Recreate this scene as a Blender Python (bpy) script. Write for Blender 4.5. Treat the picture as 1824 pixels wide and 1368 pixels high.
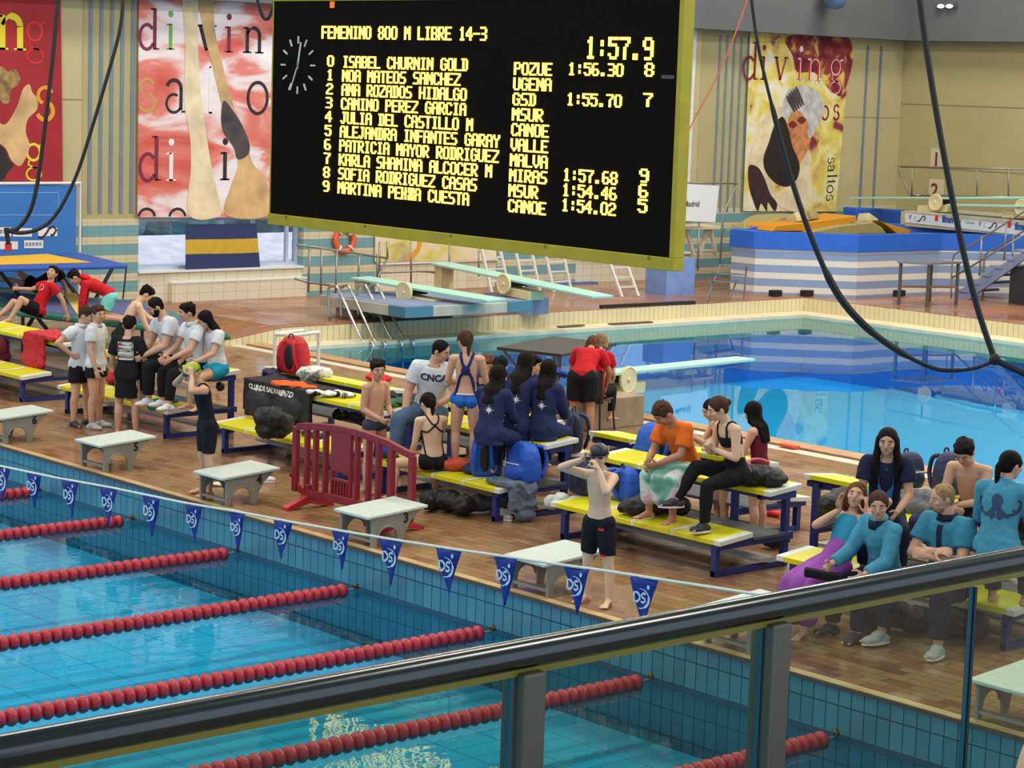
import bpy, bmesh, math, random
import numpy as np
from mathutils import Vector, Matrix
from mathutils.bvhtree import BVHTree
random.seed(7)
rng = np.random.default_rng(7)
S = bpy.context.scene
for o in list(bpy.data.objects): bpy.data.objects.remove(o)
COL = S.collection
PI = math.pi

# ---------------------------------------------------------------- camera
FPX, YAW, PITCH, ROLL = 4028.0, 0.8434, 0.13264, 0.0332
CAM = np.array([22.817, -13.049, 4.462])
CF = np.array([-math.sin(YAW)*math.cos(PITCH), math.cos(YAW)*math.cos(PITCH), -math.sin(PITCH)])
_r = np.cross(CF, [0, 0, 1]); _r /= np.linalg.norm(_r); _u = np.cross(_r, CF)
CR = math.cos(ROLL)*_r + math.sin(ROLL)*_u
CU = -math.sin(ROLL)*_r + math.cos(ROLL)*_u
cd = bpy.data.cameras.new('camera'); cam = bpy.data.objects.new('camera', cd); COL.objects.link(cam)
cam.matrix_world = Matrix(((CR[0], CU[0], -CF[0], CAM[0]), (CR[1], CU[1], -CF[1], CAM[1]), (CR[2], CU[2], -CF[2], CAM[2]), (0, 0, 0, 1)))
cd.sensor_width = 36.0; cd.lens = FPX/1824*36.0; cd.clip_start = 0.1; cd.clip_end = 300
S.camera = cam

# ---------------------------------------------------------------- world, lamps, exposure
S.view_settings.view_transform = 'Standard'; S.view_settings.look = 'None'
S.view_settings.exposure = 0.0; S.view_settings.gamma = 1.0; S.view_settings.use_curve_mapping = False
W = bpy.data.worlds.new('world'); S.world = W; W.use_nodes = True
bg = W.node_tree.nodes['Background']; bg.inputs[0].default_value = (0.62, 0.78, 1.0, 1); bg.inputs[1].default_value = 1.0
S.cycles.use_denoising = True
S.cycles.max_bounces = 8; S.cycles.transparent_max_bounces = 16; S.cycles.caustics_reflective = False; S.cycles.caustics_refractive = False
S.cycles.sample_clamp_indirect = 6
CEIL = 10.5
sd_ = bpy.data.lights.new('sun', 'SUN'); sd_.energy = 3.2; sd_.angle = 0.02; sd_.color = (0.95, 0.98, 1.0)      # daylight outside the windows; the roof shades the hall
so_ = bpy.data.objects.new('sun', sd_); COL.objects.link(so_); so_.rotation_euler = Vector((-0.32, -0.60, -0.78)).to_track_quat('-Z', 'Y').to_euler()
def lamp(x, y, w, l, power, col=(1, 0.95, 0.86), rot=0.0):
    d = bpy.data.lights.new('hall_lamp', 'AREA'); d.shape = 'RECTANGLE'; d.size = w; d.size_y = l; d.energy = power; d.color = col
    o = bpy.data.objects.new('hall_lamp', d); COL.objects.link(o); o.location = (x, y, CEIL-0.12); o.rotation_euler = (0, 0, rot)
for lx in (-9, -3, 3, 9, 15, 21):
    for ly in (-12, -4, 4, 12, 20, 27):
        k = 1.0
        if lx > 10 and ly < 6: k = 0.6
        if ly in (12, 20) and lx > -4: k = 1.55
        lamp(lx, ly, 1.2, 2.4, 262*k)

# ---------------------------------------------------------------- picture <-> place helpers
def ray(x, y): return CF + CR*((x-912)/FPX) - CU*((y-684)/FPX)
def G(x, y, z=0.0):
    d = ray(x, y); return CAM + d*((z-CAM[2])/d[2])
def AX(x, y, X):
    d = ray(x, y); return CAM + d*((X-CAM[0])/d[0])
def AY(x, y, Y):
    d = ray(x, y); return CAM + d*((Y-CAM[1])/d[1])
def heading(deg):                       # 0 = towards the right of the picture, 90 = away from the stands
    a = math.radians(deg); R = np.array([CR[0], CR[1], 0]); R /= np.linalg.norm(R)
    F = np.array([CF[0], CF[1], 0]); F /= np.linalg.norm(F)
    return math.cos(a)*R + math.sin(a)*F
# ---------------------------------------------------------------- materials
MATS = {}
def lin(c):
    return tuple(((v/255)/12.92 if v/255 <= 0.04045 else ((v/255+0.055)/1.055)**2.4) for v in c)
def mat(name, rgb, rough=0.6, metal=0.0, noise=0.0, nscale=8.0, bump=0.0, bscale=30.0, spec=0.5, emit=0.0, coat=0.0):
    if name in MATS: return MATS[name]
    m = bpy.data.materials.new(name); m.use_nodes = True; nt = m.node_tree; b = nt.nodes['Principled BSDF']
    c = (*lin(rgb), 1); b.inputs['Base Color'].default_value = c
    b.inputs['Roughness'].default_value = rough; b.inputs['Metallic'].default_value = metal
    b.inputs['Specular IOR Level'].default_value = spec; b.inputs['Coat Weight'].default_value = coat
    if emit: b.inputs['Emission Color'].default_value = c; b.inputs['Emission Strength'].default_value = emit
    tc = nt.nodes.new('ShaderNodeTexCoord')
    if noise:
        n = nt.nodes.new('ShaderNodeTexNoise'); n.inputs['Scale'].default_value = nscale; n.inputs['Detail'].default_value = 4
        nt.links.new(tc.outputs['Object'], n.inputs['Vector'])
        r = nt.nodes.new('ShaderNodeValToRGB'); r.color_ramp.elements[0].position = 0.3; r.color_ramp.elements[1].position = 0.7
        r.color_ramp.elements[0].color = (*[v*(1-noise) for v in c[:3]], 1); r.color_ramp.elements[1].color = (*[min(1, v*(1+noise)) for v in c[:3]], 1)
        nt.links.new(n.outputs['Fac'], r.inputs['Fac']); nt.links.new(r.outputs['Color'], b.inputs['Base Color'])
    if bump:
        n = nt.nodes.new('ShaderNodeTexNoise'); n.inputs['Scale'].default_value = bscale; n.inputs['Detail'].default_value = 3
        nt.links.new(tc.outputs['Object'], n.inputs['Vector'])
        bp = nt.nodes.new('ShaderNodeBump'); bp.inputs['Strength'].default_value = bump; bp.inputs['Distance'].default_value = 0.02
        nt.links.new(n.outputs['Fac'], bp.inputs['Height']); nt.links.new(bp.outputs['Normal'], b.inputs['Normal'])
    MATS[name] = m; return m
def cloth(name, rgb, rough=0.85): return mat(name, rgb, rough, noise=0.12, nscale=6, bump=0.6, bscale=14, spec=0.25)
class NT:                                # small node-tree writer
    def __init__(s, name):
        s.m = bpy.data.materials.new(name); s.m.use_nodes = True; s.t = s.m.node_tree; s.b = s.t.nodes['Principled BSDF']; s.out = s.t.nodes['Material Output']
        s.tc = s.n('TexCoord')
    def n(s, typ, **kw):
        x = s.t.nodes.new('ShaderNode'+typ)
        for k, v in kw.items():
            if k in x.inputs: x.inputs[k].default_value = v
            else: setattr(x, k, v)
        return x
    def l(s, a, b): s.t.links.new(a, b)
    def math(s, op, a, b=None):
        x = s.n('Math', operation=op)
        for i, v in enumerate((a, b)):
            if v is None: continue
            if isinstance(v, (int, float)): x.inputs[i].default_value = v
            else: s.l(v, x.inputs[i])
        return x.outputs[0]
    def mix(s, f, a, b):
        x = s.n('Mix', data_type='RGBA')
        for i, v in ((0, f), (6, a), (7, b)):
            if isinstance(v, (int, float)): x.inputs[i].default_value = v
            elif isinstance(v, tuple): x.inputs[i].default_value = (*v, 1)
            else: s.l(v, x.inputs[i])
        return x.outputs[2]
    def xyz(s, src='Object'):
        x = s.n('SeparateXYZ'); s.l(s.tc.outputs[src], x.inputs[0]); return x.outputs
    def noise(s, scale, detail=3, vec=None):
        x = s.n('TexNoise', Scale=scale, Detail=detail); s.l(vec if vec is not None else s.tc.outputs['Object'], x.inputs['Vector']); return x.outputs['Fac']
    def line(s, coord, period, width, off=0.0):      # 1 on grout lines
        f = s.math('FRACT', s.math('DIVIDE', s.math('ADD', coord, off), period))
        return s.math('LESS_THAN', f, width/period)
    def bump(s, h, strength=0.3, dist=0.02):
        bp = s.n('Bump', Strength=strength, Distance=dist); s.l(h, bp.inputs['Height']); s.l(bp.outputs['Normal'], s.b.inputs['Normal'])

# ---------------------------------------------------------------- mesh builder
class MB:
    def __init__(s): s.v = []; s.f = []; s.mi = []
    def add(s, vs, fs, mi=0):
        o = len(s.v); s.v += [tuple(float(c) for c in v) for v in vs]; s.f += [tuple(i+o for i in f) for f in fs]; s.mi += [mi]*len(fs); return s
    def box(s, a, b, mi=0):
        x0, y0, z0 = a; x1, y1, z1 = b
        return s.add([(x0, y0, z0), (x1, y0, z0), (x1, y1, z0), (x0, y1, z0), (x0, y0, z1), (x1, y0, z1), (x1, y1, z1), (x0, y1, z1)],
                     [(3, 2, 1, 0), (4, 5, 6, 7), (0, 1, 5, 4), (1, 2, 6, 5), (2, 3, 7, 6), (3, 0, 4, 7)], mi)
    def beam(s, p, q, w, h, up=(0, 0, 1), mi=0):      # rectangular bar from p to q
        p = np.array(p, float); q = np.array(q, float); d = q-p; d /= np.linalg.norm(d); up = np.array(up, float)
        sd = np.cross(d, up)
        if np.linalg.norm(sd) < 1e-4: sd = np.cross(d, (1, 0, 0))
        sd /= np.linalg.norm(sd); u = np.cross(sd, d); vs = []
        for e in (p, q):
            for a, b in ((-1, -1), (1, -1), (1, 1), (-1, 1)): vs.append(e+sd*a*w/2+u*b*h/2)
        return s.add(vs, [(0, 1, 2, 3), (7, 6, 5, 4), (0, 4, 5, 1), (1, 5, 6, 2), (2, 6, 7, 3), (3, 7, 4, 0)], mi)
    def tube(s, path, r, n=8, mi=0, cap=True):
        P = [np.array(p, float) for p in path]; rs = r if hasattr(r, '__len__') else [r]*len(P); vs = []; fs = []; prev = None
        for i, p in enumerate(P):
            d = (P[min(i+1, len(P)-1)]-P[max(i-1, 0)]); d /= (np.linalg.norm(d)+1e-9)
            if prev is None:
                a = np.array([0, 0, 1.0]) if abs(d[2]) < 0.9 else np.array([1.0, 0, 0])
                prev = np.cross(d, a)
            u = prev-d*np.dot(prev, d); u /= (np.linalg.norm(u)+1e-9); w = np.cross(d, u); prev = u
            for k in range(n):
                t = 2*PI*k/n; vs.append(p+(u*math.cos(t)+w*math.sin(t))*rs[i])
        for i in range(len(P)-1):
            for k in range(n): fs.append((i*n+k, i*n+(k+1) % n, (i+1)*n+(k+1) % n, (i+1)*n+k))
        if cap: fs += [tuple(range(n-1, -1, -1)), tuple(range((len(P)-1)*n, len(P)*n))]
        return s.add(vs, fs, mi)
    def prism(s, poly, axis, a, b, mi=0):             # polygon in the two other axes, extruded along axis
        n = len(poly); vs = []
        for c in (a, b):
            for p in poly:
                v = [0, 0, 0]; o = [i for i in range(3) if i != axis]; v[axis] = c; v[o[0]], v[o[1]] = p; vs.append(v)
        fs = [tuple(range(n)), tuple(range(2*n-1, n-1, -1))]+[(i, i+n, (i+1) % n+n, (i+1) % n) for i in range(n)]
        return s.add(vs, fs, mi)
    def lathe(s, c, axis, prof, n=20, mi=0):          # prof = [(along, radius)]
        axis = np.array(axis, float); axis /= np.linalg.norm(axis); c = np.array(c, float)
        a = np.array([0, 0, 1.0]) if abs(axis[2]) < 0.9 else np.array([1.0, 0, 0])
        u = np.cross(axis, a); u /= np.linalg.norm(u); w = np.cross(axis, u); vs = []; fs = []
        for t, r in prof:
            for k in range(n):
                q = 2*PI*k/n; vs.append(c+axis*t+(u*math.cos(q)+w*math.sin(q))*r)
        for i in range(len(prof)-1):
            for k in range(n): fs.append((i*n+k, i*n+(k+1) % n, (i+1)*n+(k+1) % n, (i+1)*n+k))
        fs += [tuple(range(n-1, -1, -1)), tuple(range((len(prof)-1)*n, len(prof)*n))]
        return s.add(vs, fs, mi)
    def ell(s, c, r, R=None, n=14, m=9, mi=0):        # ellipsoid
        c = np.array(c, float); R = np.eye(3) if R is None else np.array(R); vs = []; fs = []
        for i in range(m+1):
            ph = PI*i/m
            for k in range(n):
                t = 2*PI*k/n; vs.append(c+R@np.array([r[0]*math.sin(ph)*math.cos(t), r[1]*math.sin(ph)*math.sin(t), r[2]*math.cos(ph)]))
        for i in range(m):
            for k in range(n): fs.append((i*n+k, (i+1)*n+k, (i+1)*n+(k+1) % n, i*n+(k+1) % n))
        return s.add(vs, fs, mi)
    def loft(s, rings, mi=0):                          # rings: lists of equal length points, closed
        n = len(rings[0]); vs = [p for r in rings for p in r]; fs = []
        for i in range(len(rings)-1):
            for k in range(n): fs.append((i*n+k, i*n+(k+1) % n, (i+1)*n+(k+1) % n, (i+1)*n+k))
        fs += [tuple(range(n-1, -1, -1)), tuple(range((len(rings)-1)*n, len(rings)*n))]
        return s.add(vs, fs, mi)
    def mesh(s, name):
        me = bpy.data.meshes.new(name); me.from_pydata(s.v, [], s.f)
        if any(s.mi): me.polygons.foreach_set('material_index', s.mi)
        bm = bmesh.new(); bm.from_mesh(me); bmesh.ops.recalc_face_normals(bm, faces=bm.faces); bm.to_mesh(me); bm.free()
        return me
    def build(s, name, m, parent=None, smooth=False, bevel=0.0, label=None, loc=None):
        me = s.mesh(name); o = bpy.data.objects.new(name, me); COL.objects.link(o)
        for x in (m if isinstance(m, (list, tuple)) else [m]): me.materials.append(x)
        if smooth: me.polygons.foreach_set('use_smooth', [True]*len(me.polygons))
        if bevel:
            bv = o.modifiers.new('bevel', 'BEVEL'); bv.width = bevel; bv.segments = 2; bv.limit_method = 'ANGLE'
        if parent is not None: setparent(o, parent)
        if label: o['label'] = label
        return o
def setparent(o, p):                                  # geometry is written in world space: keep it there
    o.parent = p; o.matrix_parent_inverse = (Matrix.Translation(p.location) @ p.rotation_euler.to_matrix().to_4x4()).inverted()
def tag(o, label, cat, group=None, kind=None):
    o['label'] = label; o['category'] = cat
    if group: o['group'] = group
    if kind: o['kind'] = kind
    return o
def thing(name, label, cat, loc=(0, 0, 0), group=None, rot=0.0):
    o = bpy.data.objects.new(name, None); COL.objects.link(o); o.location = tuple(float(v) for v in loc); o.rotation_euler = (0, 0, rot)
    o.empty_display_size = 0.1
    return tag(o, label, cat, group)
def struct(o): o['kind'] = 'structure'; return o
def copy_tree(o, parent=None):
    c = o.copy(); COL.objects.link(c); c.parent = parent
    for ch in list(o.children): copy_tree(ch, c)
    return c
def smoothed(me, vox, it=4, fac=0.5):
    """one continuous surface out of overlapping closed shapes"""
    o = bpy.data.objects.new('tmp', me); COL.objects.link(o)
    r = o.modifiers.new('r', 'REMESH'); r.mode = 'VOXEL'; r.voxel_size = vox; r.adaptivity = 0
    if it:
        sm = o.modifiers.new('s', 'SMOOTH'); sm.factor = fac; sm.iterations = it
    dg = bpy.context.evaluated_depsgraph_get(); out = bpy.data.meshes.new_from_object(o.evaluated_get(dg))
    bpy.data.objects.remove(o); out.polygons.foreach_set('use_smooth', [True]*len(out.polygons)); return out
def crumple(me, amp, freq, seed=0.0):
    """folds: ridged noise along the vertex normals"""
    from mathutils import noise as N
    n = len(me.vertices); co = np.empty(n*3); me.vertices.foreach_get('co', co); co = co.reshape(-1, 3); no = np.empty(n*3); me.vertex_normals.foreach_get('vector', no); no = no.reshape(-1, 3)
    d = np.empty(n); off = Vector((seed*3.1, seed*1.7, 0))
    for i in range(n):
        p = Vector(co[i]); q = p+off; a = N.noise(Vector((q.x*freq, q.y*freq, q.z*freq*.8))); b_ = N.noise(Vector((q.x*freq*2.3+9, q.y*freq*2.3, q.z*freq*1.9)))
        d[i] = (.5-2.2*abs(a))*.7+(.4-1.8*abs(b_))*.35
    co += no*(d*amp)[:, None]; me.vertices.foreach_set('co', co.ravel()); me.update()
def blob(mb, name, m, parent=None, vox=0.012, it=4, label=None, fold=None):
    me = smoothed(mb.mesh(name), vox, it); me.name = name
    if fold: crumple(me, fold[0], fold[1], len(bpy.data.meshes) % 17)
    o = bpy.data.objects.new(name, me); COL.objects.link(o); me.materials.clear(); me.materials.append(m)
    if parent is not None: setparent(o, parent)
    if label: o['label'] = label
    return o
def text_mb(txt, size, frame, m_thick=0.0, bold=0.0, mb=None, spacing=1.0):
    """flat lettering: frame=(origin, xdir, ydir) ; returns MB in world space"""
    cu = bpy.data.curves.new('t', 'FONT'); cu.body = txt; cu.size = size; cu.offset = bold; cu.space_character = spacing; cu.resolution_u = 3
    o = bpy.data.objects.new('t', cu); COL.objects.link(o)
    dg = bpy.context.evaluated_depsgraph_get(); me = bpy.data.meshes.new_from_object(o.evaluated_get(dg)); bpy.data.objects.remove(o)
    O, X, Y = [np.array(v, float) for v in frame]; mb = mb or MB()
    mb.add([O+X*v.co.x+Y*v.co.y for v in me.vertices], [tuple(p.vertices) for p in me.polygons]); bpy.data.meshes.remove(me); return mb
def quadpath(pts, w, O, X, Y, mb=None):                # stroke of width w (number or list) along 2-D points, flat in the plane O,X,Y
    mb = mb or MB(); P = [np.array(p, float) for p in pts]; n = len(P); ws = w if hasattr(w, '__len__') else [w]*n; vs = []
    for i, p in enumerate(P):
        d = P[min(i+1, n-1)]-P[max(i-1, 0)]; d /= (np.linalg.norm(d)+1e-9); nn = np.array([-d[1], d[0]])
        for sgn in (1, -1):
            q = p+nn*sgn*ws[i]/2; vs.append(np.array(O)+np.array(X)*q[0]+np.array(Y)*q[1])
    return mb.add(vs, [(2*i, 2*i+1, 2*i+3, 2*i+2) for i in range(n-1)])
def arc(cx, cy, rx, ry, a0, a1, n=14):
    return [(cx+rx*math.cos(math.radians(a0+(a1-a0)*i/n)), cy+ry*math.sin(math.radians(a0+(a1-a0)*i/n))) for i in range(n+1)]
def poly2(pts, O, X, Y, mb=None):
    mb = mb or MB(); O, X, Y = [np.array(v, float) for v in (O, X, Y)]
    return mb.add([O+X*p[0]+Y*p[1] for p in pts], [tuple(range(len(pts)))])
# ================================================================ SETTING
WZ, DZ, RZ = -0.43, -0.08, 0.25        # lane pool water, diving pool water, raised far deck
XW, YB = -12.3, 30.5                   # window wall, end wall
# --- floor tiles
def floor_mat(name, cols, rough=0.28, lw=0.26, lh=0.125, grout=(96, 74, 52)):
    t = NT(name); X, Y, Z = t.xyz()
    row = t.math('FLOOR', t.math('DIVIDE', Y, lh))
    xo = t.math('ADD', X, t.math('MULTIPLY', t.math('MODULO', row, 2.0), lw/2))
    colm = t.math('FLOOR', t.math('DIVIDE', xo, lw))
    cv = t.n('CombineXYZ'); t.l(colm, cv.inputs[0]); t.l(row, cv.inputs[1])
    wn = t.n('TexWhiteNoise', noise_dimensions='2D'); t.l(cv.outputs[0], wn.inputs['Vector'])
    big = t.noise(0.55, 4); f = t.math('ADD', t.math('MULTIPLY', wn.outputs[0], 0.62), t.math('MULTIPLY', t.math('SUBTRACT', big, 0.31), 1.0))
    r = t.n('ValToRGB'); e = r.color_ramp.elements
    while len(e) < len(cols): e.new(0.5)
    for i, c in enumerate(cols): e[i].position = i/(len(cols)-1); e[i].color = (*lin(c), 1)
    t.l(f, r.inputs['Fac'])
    g = t.math('MAXIMUM', t.line(xo, lw, 0.008), t.line(Y, lh, 0.008))
    c = t.mix(g, r.outputs['Color'], lin(grout)); t.l(c, t.b.inputs['Base Color'])
    wet = t.noise(0.8, 5); rr = t.n('MapRange'); t.l(wet, rr.inputs[0])
    for i, v in ((1, 0.42), (2, 0.62), (3, rough*0.45), (4, rough*1.5)): rr.inputs[i].default_value = v
    t.l(rr.outputs[0], t.b.inputs['Roughness']); t.bump(t.math('ADD', t.math('MULTIPLY', g, -1.0), t.math('MULTIPLY', t.noise(7, 3), 0.5)), 0.25, 0.006)
    t.b.inputs['Specular IOR Level'].default_value = 0.45
    return t.m
M_deck = floor_mat('deck_tiles', [(92, 60, 42), (136, 94, 64), (158, 118, 82), (142, 116, 76), (172, 142, 98)])
M_far = floor_mat('far_deck_tiles', [(128, 82, 58), (150, 98, 70), (162, 110, 80), (156, 106, 78), (174, 122, 90)], rough=0.3)
# --- pool wall tiles (upright 12.5 x 25 cm), dark overflow band
def pool_wall_mat(name, axis):
    t = NT(name); o = t.xyz(); H = o[axis]; Z = o[2]
    g = t.math('MAXIMUM', t.line(H, 0.125, 0.010), t.line(Z, 0.225, 0.010, 0.39))
    cv = t.n('CombineXYZ'); t.l(t.math('FLOOR', t.math('DIVIDE', H, 0.125)), cv.inputs[0]); t.l(t.math('FLOOR', t.math('DIVIDE', t.math('ADD', Z, 0.39), 0.225)), cv.inputs[1])
    wn = t.n('TexWhiteNoise', noise_dimensions='2D'); t.l(cv.outputs[0], wn.inputs['Vector'])
    base = t.mix(t.math('ADD', t.math('MULTIPLY', wn.outputs[0], 0.5), t.math('MULTIPLY', t.noise(0.7), 0.5)), lin((58, 112, 134)), lin((86, 142, 158)))
    c = t.mix(g, base, lin((24, 54, 70)))
    band = t.math('MULTIPLY', t.math('LESS_THAN', Z, -0.385), t.math('GREATER_THAN', Z, -0.437))
    c = t.mix(band, c, lin((46, 76, 100)))
    t.l(c, t.b.inputs['Base Color']); t.b.inputs['Roughness'].default_value = 0.25; return t.m
M_pw = pool_wall_mat('pool_wall_tiles_x', 0); M_pwy = pool_wall_mat('pool_wall_tiles_y', 1)
def pool_floor_mat():
    t = NT('pool_floor_tiles'); X, Y, Z = t.xyz()
    g = t.math('MAXIMUM', t.line(X, 0.25, 0.014), t.line(Y, 0.5, 0.02))
    base = t.mix(t.noise(0.4), lin((84, 204, 244)), lin((102, 216, 250)))
    t.l(t.mix(t.math('MULTIPLY', g, 0.55), base, lin((40, 120, 170))), t.b.inputs['Base Color']); t.b.inputs['Roughness'].default_value = 0.4; return t.m
M_pf = pool_floor_mat()
def plain_blue(name, c): 
    t = NT(name); X, Y, Z = t.xyz(); g = t.math('MAXIMUM', t.line(t.math('ADD', X, Y), 0.125, 0.012), t.line(Z, 0.25, 0.012))
    t.l(t.mix(g, lin(c), lin((28, 120, 190))), t.b.inputs['Base Color']); t.b.inputs['Roughness'].default_value = 0.3; return t.m
M_dw = plain_blue('diving_pool_wall_tiles', (30, 128, 214)); M_df = mat('diving_pool_floor', (50, 192, 255), 0.4, noise=0.06, nscale=0.4)
def water_mat(name, tint, scale, strength, stretch=(1, 1, 1)):
    m = bpy.data.materials.new(name); m.use_nodes = True; nt = m.node_tree; nt.nodes.clear(); N = nt.nodes.new
    out = N('ShaderNodeOutputMaterial'); tr = N('ShaderNodeBsdfTransparent'); gl = N('ShaderNodeBsdfGlossy'); mx = N('ShaderNodeMixShader'); fr = N('ShaderNodeFresnel')
    tr.inputs[0].default_value = (*tint, 1); gl.inputs['Roughness'].default_value = 0.015; gl.inputs['Color'].default_value = (0.66, 0.84, 1.0, 1); fr.inputs['IOR'].default_value = 1.33
    tc = N('ShaderNodeTexCoord'); mp = N('ShaderNodeMapping'); mp.inputs['Scale'].default_value = stretch; n1 = N('ShaderNodeTexNoise'); n1.inputs['Scale'].default_value = scale; n1.inputs['Detail'].default_value = 3
    bp = N('ShaderNodeBump'); bp.inputs['Strength'].default_value = strength; bp.inputs['Distance'].default_value = 0.02
    L = nt.links.new; L(tc.outputs['Object'], mp.inputs[0]); L(mp.outputs[0], n1.inputs['Vector']); L(n1.outputs['Fac'], bp.inputs['Height'])
    L(bp.outputs[0], gl.inputs['Normal']); L(bp.outputs[0], fr.inputs['Normal']); L(fr.outputs[0], mx.inputs[0]); L(tr.outputs[0], mx.inputs[1]); L(gl.outputs[0], mx.inputs[2]); L(mx.outputs[0], out.inputs[0])
    return m
M_w1 = water_mat('lane_pool_water', (0.50, 0.92, 1.0), 2.2, 0.22, (1, 0.6, 1)); M_w2 = water_mat('diving_pool_water', (0.50, 0.96, 1.0), 1.2, 0.04)
M_cop = mat('terracotta_coping', (186, 140, 98), 0.4, noise=0.18, nscale=5)
M_gut = mat('dark_gutter', (96, 88, 66), 0.5, noise=0.3, nscale=20)
M_whs = mat('white_stripe_tiles', (206, 200, 178), 0.4, noise=0.08, nscale=6)
def kerb_mat(name):
    t = NT(name); X, Y, Z = t.xyz(); g = t.line(t.math('ADD', X, Y), 0.125, 0.012)
    t.l(t.mix(g, t.mix(t.noise(1.5), lin((204, 190, 146)), lin((226, 214, 176))), lin((160, 146, 108))), t.b.inputs['Base Color']); t.b.inputs['Roughness'].default_value = 0.35; return t.m
M_kerb = kerb_mat('cream_kerb_tiles')
M_edge = mat('dark_edge_tile', (84, 66, 52), 0.5)

def facing(nt, mx):                      # two-sided reflectance of thin glass
    lw = nt.nodes.new('ShaderNodeLayerWeight'); lw.inputs[0].default_value = 0.5
    p = nt.nodes.new('ShaderNodeMath'); p.operation = 'POWER'; p.inputs[1].default_value = 5; a = nt.nodes.new('ShaderNodeMath'); a.operation = 'MULTIPLY_ADD'; a.inputs[1].default_value = 0.9; a.inputs[2].default_value = 0.035
    nt.links.new(lw.outputs['Facing'], p.inputs[0]); nt.links.new(p.outputs[0], a.inputs[0]); nt.links.new(a.outputs[0], mx.inputs[0])
XE = 30.0
b = MB(); b.box((-8.0, 0.0, -0.02), (XE, 8.1, 0.0)); b.box((-12.3, -30.0, -0.02), (-8.0, 7.4, 0.0)); o = b.build('floor', M_deck); struct(o)
b = MB(); b.box((-8.0, 0.012, -1.6), (XE, 8.1, -0.02)); o = b.build('wall_pool_end', M_pw); struct(o)
b = MB(); b.box((-8.0, -0.006, -0.028), (XE, 0.012, 0.001)); o = b.build('trim_pool_edge', M_edge); struct(o)
b = MB(); b.box((-8.0, 0.012, -0.019), (XE, 0.11, 0.003)); o = b.build('trim_edge_tiles', mat('pale_edge_tiles', (196, 166, 116), 0.35, noise=0.2, nscale=6)); struct(o)
b = MB(); b.box((-12.3, -30.0, -1.6), (-8.0, 0.0, -0.02)); o = b.build('wall_pool_left', M_pwy); struct(o)
b = MB(); b.box((-8.0, -30, -1.0), (XE, 0.012, -0.93)); o = b.build('floor_lane_pool', M_pf); struct(o)
b = MB()
for cx in (8.25,):
    b.box((-2.0, -7.1, -0.93), (8.2, -6.45, -0.926))
o = b.build('trim_pool_floor_line', mat('dark_floor_line', (20, 40, 58), 0.5)); struct(o)
b = MB(); b.add([(-8.0, -30, WZ), (XE, -30, WZ), (XE, 0.012, WZ), (-8.0, 0.012, WZ)], [(0, 1, 2, 3)]); o = b.build('lane_pool_water', M_w1); o['kind'] = 'structure'
# diving pool
b = MB(); b.box((-8.0, 8.1, -0.02), (XE, 8.33, 0.004)); o = b.build('trim_white_stripe', M_whs); struct(o)
b = MB(); b.box((-8.0, 8.33, -0.06), (XE, 8.45, -0.015)); o = b.build('trim_gutter', M_gut); struct(o)
b = MB(); b.box((-8.0, 8.45, -0.5), (XE, 8.78, 0.015)); o = b.build('trim_pool_coping', M_cop, bevel=0.01); struct(o)
b = MB(); b.box((-7.5, 8.70, -1.3), (XE, 8.78, -0.02)); b.box((-7.6, 8.7, -1.3), (-7.45, 21.9, -0.03)); b.box((-7.5, 21.75, -1.3), (XE, 21.9, -0.03)); o = b.build('wall_diving_pool', M_dw); struct(o)
b = MB(); b.box((-7.6, 8.7, -1.35), (XE, 21.9, -1.28)); o = b.build('floor_diving_pool', M_df); struct(o)
b = MB(); b.add([(-7.45, 8.78, DZ), (XE, 8.78, DZ), (XE, 21.75, DZ), (-7.45, 21.75, DZ)], [(0, 1, 2, 3)]); o = b.build('diving_pool_water', M_w2); o['kind'] = 'structure'
b = MB(); b.box((-8.05, 8.45, -0.4), (-7.44, 22.45, -0.02)); b.box((-7.44, 21.74, -0.4), (XE, 22.45, -0.02)); o = b.build('trim_coping_ledge', mat('cream_ledge', (218, 208, 176), 0.35, noise=0.1, nscale=3)); struct(o)
b = MB(); b.add([(-7.985, 7.4, -.03), (-7.985, 9.2, -.03), (-7.985, 9.2, RZ-.012), (-7.985, 7.4, -.012), (-8.02, 7.4, -.03), (-8.02, 9.2, -.03), (-8.02, 9.2, RZ-.012), (-8.02, 7.4, -.012)],
                 [(0, 1, 2, 3), (4, 5, 6, 7), (3, 2, 6, 7), (0, 1, 5, 4), (1, 2, 6, 5), (0, 3, 7, 4)])
b.box((-8.02, 9.2, -0.03), (-7.985, 22.42, RZ-.012)); b.box((-8.0, 22.39, -0.03), (XE, 22.418, RZ-.012)); o = b.build('trim_kerb_tiles', M_kerb); struct(o)
b = MB(); b.add([(-12.3, 7.4, 0), (-8.0, 7.4, 0), (-8.0, 9.2, RZ), (-12.3, 9.2, RZ), (-12.3, 7.4, -.05), (-8.0, 7.4, -.05), (-8.0, 9.2, -.05), (-12.3, 9.2, -.05)],
                [(0, 1, 2, 3), (7, 6, 5, 4), (0, 4, 5, 1), (1, 5, 6, 2), (2, 6, 7, 3), (3, 7, 4, 0)])
b.box((-12.3, 9.2, -.05), (-8.0, 22.42, RZ)); b.box((-12.3, 22.42, -.05), (XE, YB, RZ)); o = b.build('floor_far_deck', M_far); struct(o)

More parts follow.
